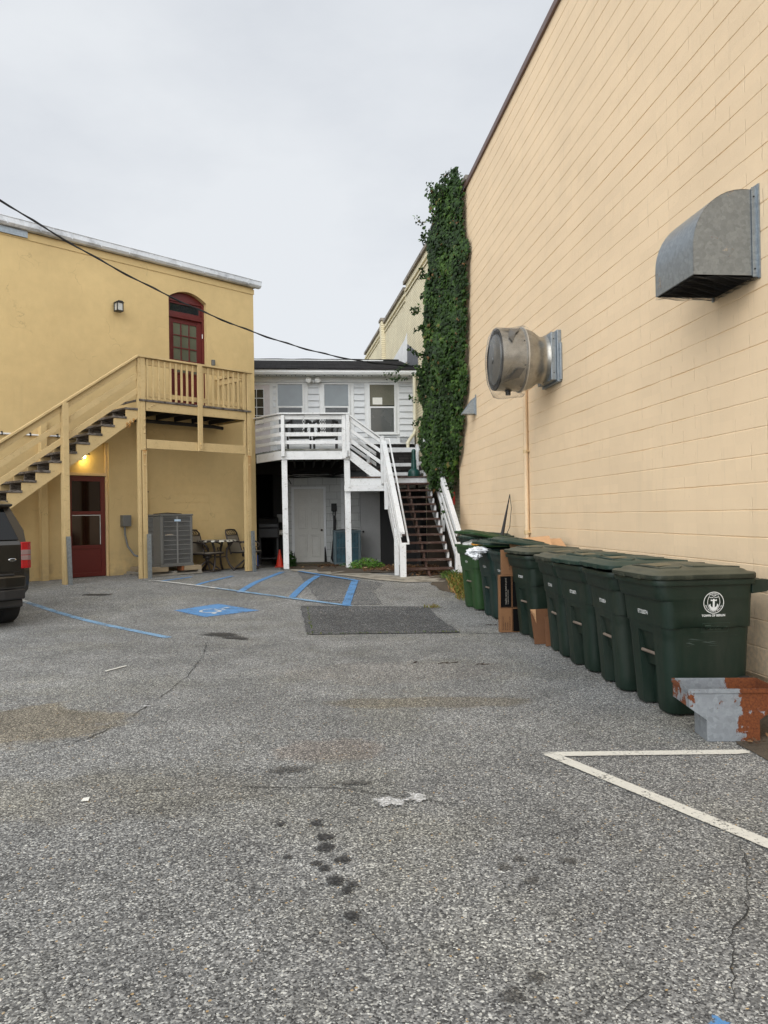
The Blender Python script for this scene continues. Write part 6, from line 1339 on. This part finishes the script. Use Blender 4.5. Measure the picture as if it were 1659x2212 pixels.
# rusted duct box
db = thing('duct_box', 'rusty galvanised sheet metal hopper box on the asphalt in front of the nearest bin', 'duct box', WF, (1.94, 4.63, .002)); db.matrix_world = frame((2.095, 4.645), (.998, -.05), (.05, .998)) @ Matrix.Translation((0, 0, .004)); BASE[db.name] = Vector()
def hop(sc=1.0, off=0):
    tx, bx_ = .262-off, .157-off; d0, d1 = 0+off, .30-off; e0, e1 = off, .215-off
    return [[(-bx_, e0, 0), (bx_, e0, 0), (bx_, e1, 0), (-bx_, e1, 0)], [(-bx_, e0, .13), (bx_, e0, .13), (bx_, e1, .13), (-bx_, e1, .13)], [(-tx, d0, .205), (tx, d0, .205), (tx, d1, .205), (-tx, d1, .205)], [(-tx, d0, .315), (tx, d0, .315), (tx, d1, .315), (-tx, d1, .315)]]
o_ = hop(); i_ = hop(1, .003)
build('hopper', MB().loft(o_+[i_[3], i_[2], i_[1], i_[0]], False, False), M_BOXM, db)
build('rim_flange', MB().box(-.268, .268, -.010, -.001, .295, .320).box(-.268, -.263, -.001, .306, .295, .320).box(.263, .268, -.001, .306, .295, .320).box(-.268, .268, .301, .308, .295, .320), M_BOXM, db)
# ================================================================= cable
ca = thing('overhead_cable', 'thick black twisted overhead cable sagging across to the ivy', 'cable', WF, (-4, 13, 6))
# hanging curve measured along its plan line from the yard's left edge to the brick wall
pts = []; CL = 10.860; CF = (-0.000025, 0.026342, -0.412446, 6.638305)
for k in range(-30, 61):
    l = CL*k/60; z = ((CF[0]*l+CF[1])*l+CF[2])*l+CF[3] if l >= 0 else CF[3]+CF[2]*l
    pts.append((-6.2462+0.69025*l, 11.7419+0.72357*l, z))
build('cable', MB().tube(pts, .013, 6), M_CABLE, ca)
tw = [(p[0]+.016*math.cos(i*1.1), p[1]+.005, p[2]+.017*math.sin(i*1.1)) for i, p in enumerate(pts)]; build('cable', MB().tube(tw, .010, 6), M_CABLE, ca)
build('drip_loop', MB().tube([pts[-1], (1.25, 19.5, 5.1), (1.24, 19.4, 4.7), (1.25, 19.5, 4.2)], .012, 6), M_CABLE, ca)

# ================================================================= ivy
def leaf_mat(name, cols):
    m = NT(name); t = m.n('ShaderNodeAttribute', attribute_name='tint').outputs['Fac']
    m.set(col=m.ramp(t, cols), rough=.55, spec=.28); m.b.inputs['Subsurface Weight'].default_value = 0
    return m.m
M_IVY = leaf_mat('ivy_leaf', [(0, C(.005, .015, .002)), (.35, C(.014, .038, .005)), (.7, C(.036, .082, .010)), (.93, C(.075, .14, .02)), (1, C(.14, .075, .025))])
def leaf(vs, fs, tn, p, n, up, s, tint, kind=0):
    n = n.normalized(); a = up.cross(n)
    if a.length < .01: a = Vector((1, 0, 0))
    a.normalize(); b = n.cross(a); o = len(vs)
    shp = [(0, .35, 0), (.42, .30, -.08), (.55, -.02, -.10), (.22, -.20, -.02), (0, -.62, -.12), (-.22, -.20, -.02), (-.55, -.02, -.10), (-.42, .30, -.08), (0, 0, .06)]
    if kind: shp = [(0, .5, 0), (.2, .25, -.04), (.22, -.1, -.05), (.1, -.4, -.04), (0, -.62, -.05), (-.1, -.4, -.04), (-.22, -.1, -.05), (-.2, .25, -.04), (0, 0, .05)]
    for x, y, z in shp: vs.append(tuple(p+(a*x+b*y+n*z)*s)); tn.append(tint)
    for k in range(8): fs.append((o+8, o+k, o+(k+1) % 8))
iv = thing('ivy', 'tall column of dark green ivy covering the wall between the two buildings', 'ivy', UV, (UW, 16.5, 2.2))
def vlo(z): # near edge along the wall
    T = [(1.9, 16.4), (2.3, 16.1), (2.7, 15.55), (3.3, 15.15), (3.9, 14.9), (5.2, 14.75), (6.5, 14.6), (7.3, 14.9), (7.9, 14.9), (9, 15)]
    for (a, b), (c_, d_) in zip(T[:-1], T[1:]):
        if a <= z <= c_: return b+(d_-b)*(z-a)/(c_-a)
    return T[-1][1] if z > 9 else T[0][1]
def vhi(z):
    T = [(1.9, 17.0), (2.3, 17.6), (2.7, 18.3), (3.4, 19.0), (4.4, 19.5), (5.6, 19.3), (7.0, 18.7), (8.0, 18.5), (8.4, 17.6), (9, 16.5)]
    for (a, b), (c_, d_) in zip(T[:-1], T[1:]):
        if a <= z <= c_: return b+(d_-b)*(z-a)/(c_-a)
    return T[-1][1] if z > 9 else T[0][1]
def wallu(v): # wall surface in the yard frame, block wall then brick wall
    if v < 16.05: return UW
    q = KF @ Vector((0, v, 0)); r = UV.inverted() @ q; return r.x
vs, fs, tn = [], [], []; rnd = random.Random(5)
cnt = 0
while cnt < 24000:
    z = rnd.uniform(1.95, 8.55); lo, hi = vlo(z), vhi(z); v = rnd.uniform(14.4, 19.7)
    ed = .16*noise.noise((z*2.2, v*1.1, 0))
    if not (lo+ed < v < hi+ed): continue
    top = 8.35+.25*noise.noise((v*1.8, 9, 0))
    if z > top: continue
    wallx = wallu(v); bulge = .10+.36*min(1, (v-lo)/.5+.1)*min(1, (hi-v)/.6+.3)*(.72+.8*noise.noise((v*1.15, z*.75, 2)))
    if z < 4.2: bulge += .24*ss((4.2-z)/1.2)*min(1, max(0, (v-15.9)/.5))
    if z > 7.6: bulge *= 1.15
    dpt = bulge*(1-abs(rnd.gauss(0, .22))); dpt = max(.02, dpt); x = wallx-dpt
    n = Vector((-1, -.42, .28))+Vector((rnd.gauss(0, .38), rnd.gauss(0, .45), rnd.gauss(0, .38)))
    n.x -= .0; g_ = noise.noise((v*2.2, z*2.2, 7)); tint = min(.97, max(0, .42+.5*g_+rnd.gauss(0, .17))); 
    if rnd.random() < .012: tint = 1
    if noise.noise((v*3, z*3, 11)) > .55: continue
    leaf(vs, fs, tn, Vector((x, v, z)), n, Vector((rnd.gauss(0, .3), rnd.gauss(0, .35), 1)), rnd.uniform(.05, .115), tint); cnt += 1
# protruding sprays along the outer edge and on the crest
sprays = []
stems = MB()
for k in range(46):
    z = rnd.uniform(3.2, 8.3) if k > 26 else rnd.uniform(7.4, 8.5); v = vhi(min(z, 8.2))-rnd.uniform(0, 1.2) if k > 26 else rnd.uniform(15.2, 18.2)
    p = Vector((wallu(v)-.38, v, z)) if k > 26 else Vector((wallu(v)-rnd.uniform(.0, .40), v, 8.25+rnd.uniform(-.5, .15)))
    d = Vector((-1, rnd.uniform(-.3, .5), rnd.uniform(-.1, .7))) if k % 2 else Vector((-.35, rnd.uniform(-.4, .4), 1))
    if k > 34: d = Vector((-.9, .3, -.1))
    d.normalize(); L2 = rnd.uniform(.18, .42) if k <= 34 else rnd.uniform(.12, .3); P = [p]
    for i in range(8): d = (d+Vector((rnd.gauss(0, .12), rnd.gauss(0, .12), rnd.gauss(-.04, .1)))).normalized(); P.append(P[-1]+d*L2/8)
    stems.tube(P, .004, 4, False)
    for q in P[1:]:
        for _ in range(3): leaf(vs, fs, tn, q+Vector((rnd.gauss(0, .03), rnd.gauss(0, .03), rnd.gauss(0, .03))), Vector((rnd.gauss(-.4, .6), rnd.gauss(-.5, .6), rnd.gauss(.2, .6))), Vector((rnd.gauss(0, .4), rnd.gauss(0, .4), 1)), rnd.uniform(.045, .08), min(.97, max(0, rnd.gauss(.45, .25))))
# runner reaching onto the white gutter and strands trailing down by the stair
for P in ([(1.05+1.85, 19.9, 5.42), (2.62, 20.3, 5.30), (2.45, 20.5, 5.22), (2.30, 20.6, 5.25)], [(2.75, 19.8, 4.98), (2.5, 20.1, 5.03), (2.36, 20.2, 5.05)], [(3.2, 16.6, 2.4), (3.12, 16.5, 2.0), (3.10, 16.4, 1.6), (3.08, 16.3, 1.25)], [(3.25, 16.9, 2.4), (3.18, 16.8, 1.9), (3.15, 16.7, 1.5)], [(3.16, 16.2, 2.2), (3.12, 16.0, 1.8), (3.10, 15.9, 1.45)], [(3.0, 16.9, 2.3), (2.98, 16.8, 2.0)]):
    P = [Vector(p) for p in P]; stems.tube(P, .005, 4, False)
    for a, b in zip(P[:-1], P[1:]):
        for _ in range(int((b-a).length/.022)): leaf(vs, fs, tn, a.lerp(b, rnd.random())+Vector((rnd.gauss(0, .045), rnd.gauss(0, .045), rnd.gauss(0, .03))), Vector((rnd.gauss(-.5, .5), rnd.gauss(-.6, .5), rnd.gauss(.2, .5))), Vector((0, 0, 1)), rnd.uniform(.05, .09), min(.97, max(0, rnd.gauss(.35, .25))))
build('foliage', MB().add(vs, fs), M_IVY, iv, attr={'tint': tn}, recalc=False)
for k in range(60):
    v = rnd.uniform(16.9, 18.8); z = 2.6; P = [Vector((wallu(v)-.02, v, z))]
    for i in range(12): v += rnd.gauss(0, .12); z += .5; P.append(Vector((wallu(v)-.03-rnd.random()*.08, v, z)))
    stems.tube(P, .012, 5, False)
build('stem', stems, mat('ivy_stem', C(.05, .035, .022), .9), iv)
# a red downpipe stub and pale pipe on the brick near the ivy foot
solo('red_pipe', MB().tube([(UW-.09, 16.25, 1.62), (UW-.09, 16.25, 1.90)], .028, 8), mat('red_pipe', C(.45, .03, .02), .5), UV, (UW-.09, 16.25, 1.4), 'short red pipe under the foot of the ivy', 'pipe')
solo('wall_pipe', MB().tube([(UW+.0, 16.20, .2), (UW+.0, 16.20, 2.2)], .02, 8), M_PVC, UV, (UW, 16.2, .2), 'thin cream pipe on the brick beside the stair', 'pipe') if 0 else None

# ================================================================= weeds, leaf litter, twigs
def blades(mb_, cx_, cy_, n, rx, ry, h, fr=UV, tint=(.2, .6), w_=.006, tn_=None):
    for _ in range(n):
        a = rnd.random()*6.28; r = math.sqrt(rnd.random()); x, y = cx_+rx*r*math.cos(a), cy_+ry*r*math.sin(a); z = gzf(fr, x, y)+.012; hh = h*rnd.uniform(.4, 1.1); d = rnd.random()*6.28; bx2, by2 = math.cos(d), math.sin(d); le = rnd.uniform(.2, .8)*hh
        mb_.add([(x-by2*w_, y+bx2*w_, z), (x+by2*w_, y-bx2*w_, z), (x+bx2*le*.5+by2*w_*.6, y+by2*le*.5-bx2*w_*.6, z+hh*.7), (x+bx2*le, y+by2*le, z+hh*.9)], [(0, 1, 2), (0, 2, 3)])
        tn_ += [rnd.uniform(*tint)]*4
M_GRASS = leaf_mat('grass_blade', [(0, C(.03, .06, .012)), (.4, C(.075, .13, .02)), (.65, C(.17, .17, .035)), (.85, C(.26, .15, .035)), (1, C(.30, .10, .04))])
mb = MB(); tn2 = []
for cx_, cy_, n, rx, ry, h in ((2.85, 13.2, 700, .28, .8, .13), (2.65, 12.5, 350, .2, .6, .12), (2.95, 14.1, 400, .25, .35, .12), (2.55, 11.9, 160, .15, .3, .08)): blades(mb, cx_, cy_, n, rx, ry, h, tint=(.45, .92), tn_=tn2)
for cx_, cy_, n, rx, ry, h in ((2.85, 14.3, 160, .25, .25, .16), (2.8, 13.7, 120, .2, .2, .14)): blades(mb, cx_, cy_, n, rx, ry, h, tint=(.05, .4), tn_=tn2)
o = struct('weed_grass', mb, M_GRASS, UV, attr={'tint': tn2}, recalc=False); o['kind'] = 'stuff'; o['label'] = 'orange and yellow grass at the corner by the green bin'; o['category'] = 'grass'
mb = MB(); tn2 = []
for k in range(30):
    if rnd.random() < .55: blades(mb, -.87-.03*rnd.random()-.010*k, 9.2+.08*k, 5, .012, .03, .026, WF, (.2, .7), .003, tn2)
for k in range(40): 
    if k % 5 in (0, 3) or k > 34: blades(mb, -.9+.045*k, 9.13, 5, .04, .01, .026, WF, (.2, .7), .004, tn2)
blades(mb, .68, 11.3, 60, .12, .06, .06, WF, (.5, .9), .005, tn2)
o = struct('crack_grass', mb, M_GRASS, WF, attr={'tint': tn2}, recalc=False); o['kind'] = 'stuff'; o['label'] = 'tiny grass tufts in the asphalt seams around the dark patch'; o['category'] = 'grass'
# leafy weed in front of the porch
def leafy(name, label, cx_, cy_, n, rx, ry, h, size=(.03, .06), tint=(.5, .15), fr=UV, kind=1):
    v_, f_, t_ = [], [], []; st_ = MB()
    for _ in range(n):
        a = rnd.random()*6.28; r = math.sqrt(rnd.random()); x, y = cx_+rx*r*math.cos(a), cy_+ry*r*math.sin(a); z0_ = gzf(fr, x, y); z = z0_+h*rnd.uniform(.05, 1)*(1-.6*r*r)
        if rnd.random() < .15: st_.tube([(x, y, z0_), (x+rnd.gauss(0, .02), y, z)], .002, 3, False)
        leaf(v_, f_, t_, Vector((x, y, z)), Vector((rnd.gauss(0, .5), rnd.gauss(-.3, .5), 1)), Vector((rnd.gauss(0, 1), rnd.gauss(0, 1), .1)), rnd.uniform(*size), min(.92, max(0, rnd.gauss(*tint))), kind)
    t = thing(name, label, 'plant', fr, (cx_, cy_, gzf(fr, cx_, cy_)), None)
    build('foliage', MB().add(v_, f_), M_IVYB, t, attr={'tint': t_}, recalc=False); build('stem', st_, mat('green_stem', C(.05, .09, .02), .7), t); return t
M_IVYB = leaf_mat('weed_leaf', [(0, C(.012, .035, .008)), (.4, C(.045, .12, .015)), (.8, C(.11, .24, .03)), (1, C(.2, .1, .03))])
leafy('weed', 'bright green bushy weed in front of the white porch post', 1.48, 17.55, 900, .42, .35, .27, (.03, .06), (.62, .15))
leafy('weed', 'dark ivy-like weed at the left foot of the white six panel door', -.27, 20.5, 260, .12, .15, .42, (.04, .08), (.1, .1), kind=0)
leafy('weed', 'small dark weed between the teal air conditioner and the bright green weed', 1.15, 18.3, 160, .25, .2, .14, (.03, .06), (.25, .12))
# dead leaves below stair and porch
v_, f_, t_ = [], [], []
for _ in range(1500):
    r_ = rnd.random()
    if r_ < .55: x, y = rnd.uniform(1.95, 3.1), rnd.uniform(14.9, 17.9)
    elif r_ < .8: x, y = rnd.uniform(1.3, 2.1), rnd.uniform(16.3, 18.2)
    elif r_ < .93: x, y = rnd.gauss(.78, .14), rnd.gauss(20.2, .25)
    elif r_ < .95: x, y = rnd.uniform(-.4, 1.2), rnd.uniform(17.9, 18.3)
    else: x, y = UW-abs(rnd.gauss(0, .12))-.02, rnd.uniform(10.5, 15)
    leaf(v_, f_, t_, Vector((x, y, gzf(UV, x, y)+.03+rnd.random()*.03)), Vector((rnd.gauss(0, .5), rnd.gauss(-.2, .5), 1)), Vector((rnd.gauss(0, 1), rnd.gauss(0, 1), .1)), rnd.uniform(.04, .08), rnd.random(), 1)
M_DEAD = leaf_mat('dead_leaf', [(0, C(.05, .022, .012)), (.5, C(.11, .05, .022)), (.85, C(.20, .11, .05)), (1, C(.34, .26, .15))])
o = struct('leaf_litter', MB().add(v_, f_), M_DEAD, UV, attr={'tint': t_}, recalc=False); o['kind'] = 'stuff'; o['label'] = 'brown dead leaves under the white stair and porch'; o['category'] = 'leaves'
v_, f_, t_ = [], [], []
for _ in range(420):
    y = rnd.uniform(3.4, 5.0); x = UW-.04-.72*rnd.random()**1.5 if y < 4.5 else UW-.03-.3*rnd.random(); t9 = 1-(UW-x)/.8
    leaf(v_, f_, t_, Vector((x, y, gzf(UV, x, y)+.022+.06*max(0, t9)**1.3)), Vector((rnd.gauss(0, .5), rnd.gauss(-.2, .5), 1)), Vector((rnd.gauss(0, 1), rnd.gauss(0, 1), .1)), rnd.uniform(.012, .04), rnd.random(), 1)
o = struct('leaf_litter', MB().add(v_, f_), M_DEAD, UV, attr={'tint': t_}, recalc=False); o['kind'] = 'stuff'; o['label'] = 'crumbled dead leaves on the dirt beside the rusty hopper box'; o['category'] = 'leaves'
# small litter on the lot
def twig(x, y, lab, L3=.16, rot=0):
    z = gz(x, y)+.006; P = [(x+L3*(t-.5)*math.cos(rot)+.008*math.sin(t*9), y+L3*(t-.5)*math.sin(rot), z+.004*math.sin(t*7)) for t in (0, .2, .4, .6, .8, 1)]
    mb_ = MB().tube(P, .004, 5); mb_.tube([P[2], (P[2][0]+.03, P[2][1]+.04, z+.003)], .003, 4); return solo('twig', mb_, mat('twig_bark', C(.05, .035, .025), .9), WF, (x, y, z), lab, 'twig')
twig(.58, 7.25, 'larger forked twig lying on the asphalt beside the bins', .2, .3); twig(.27, 7.30, 'small brown twig on the asphalt, left of the forked twig', .07, 1.2); twig(.90, 7.16, 'thin straight twig nearest the bins', .12, 0); twig(1.33, 9.7, 'dark twig on the asphalt left of the printed box', .14, .1)
solo('paint_stick', MB().beam((-2.60, 7.10, .008), (-2.49, 7.34, .009), .022, .004), M_PAPER, WF, (-2.55, 7.2, .005), 'pale flat wooden stick lying on the asphalt', 'stick')
solo('paper_scrap', MB().hexa([(-1.53, 3.82, .006), (-1.495, 3.825, .006), (-1.53, 3.85, .006), (-1.50, 3.855, .008), (-1.53, 3.82, .009), (-1.495, 3.825, .010), (-1.53, 3.85, .012), (-1.50, 3.855, .014)]), M_PAPER, WF, (-1.51, 3.84, .005), 'small square scrap of white paper on the asphalt', 'paper')
# bright flakes and stray pebbles scattered on the asphalt
mb = MB(); tn2 = []
for _ in range(1600):
    y = 1.8+8*rnd.random()**1.6; x = rnd.uniform(-.55*y-.2, .5*y+.2); r_ = rnd.uniform(.002, .006); z = gz(x, y)+.001; a = rnd.random()*3
    P = [(x+r_*math.cos(a+k*1.571)*(1.3 if k % 2 else .8), y+r_*math.sin(a+k*1.571)*(1.3 if k % 2 else .8), z+.0015) for k in range(4)]+[(x, y, z+r_*.7)]
    mb.add(P, [(0, 1, 4), (1, 2, 4), (2, 3, 4), (3, 0, 4)]); tn2 += [rnd.random()]*5
o = struct('loose_grit', mb, leaf_mat('grit_stone', [(0, C(.05, .05, .05)), (.3, C(.25, .24, .22)), (.8, C(.5, .48, .44)), (.95, C(.4, .27, .12)), (1, C(.6, .58, .5))]), WF, attr={'tint': tn2}, recalc=False); o['kind'] = 'stuff'; o['label'] = 'loose pale grit scattered over the asphalt'; o['category'] = 'grit'
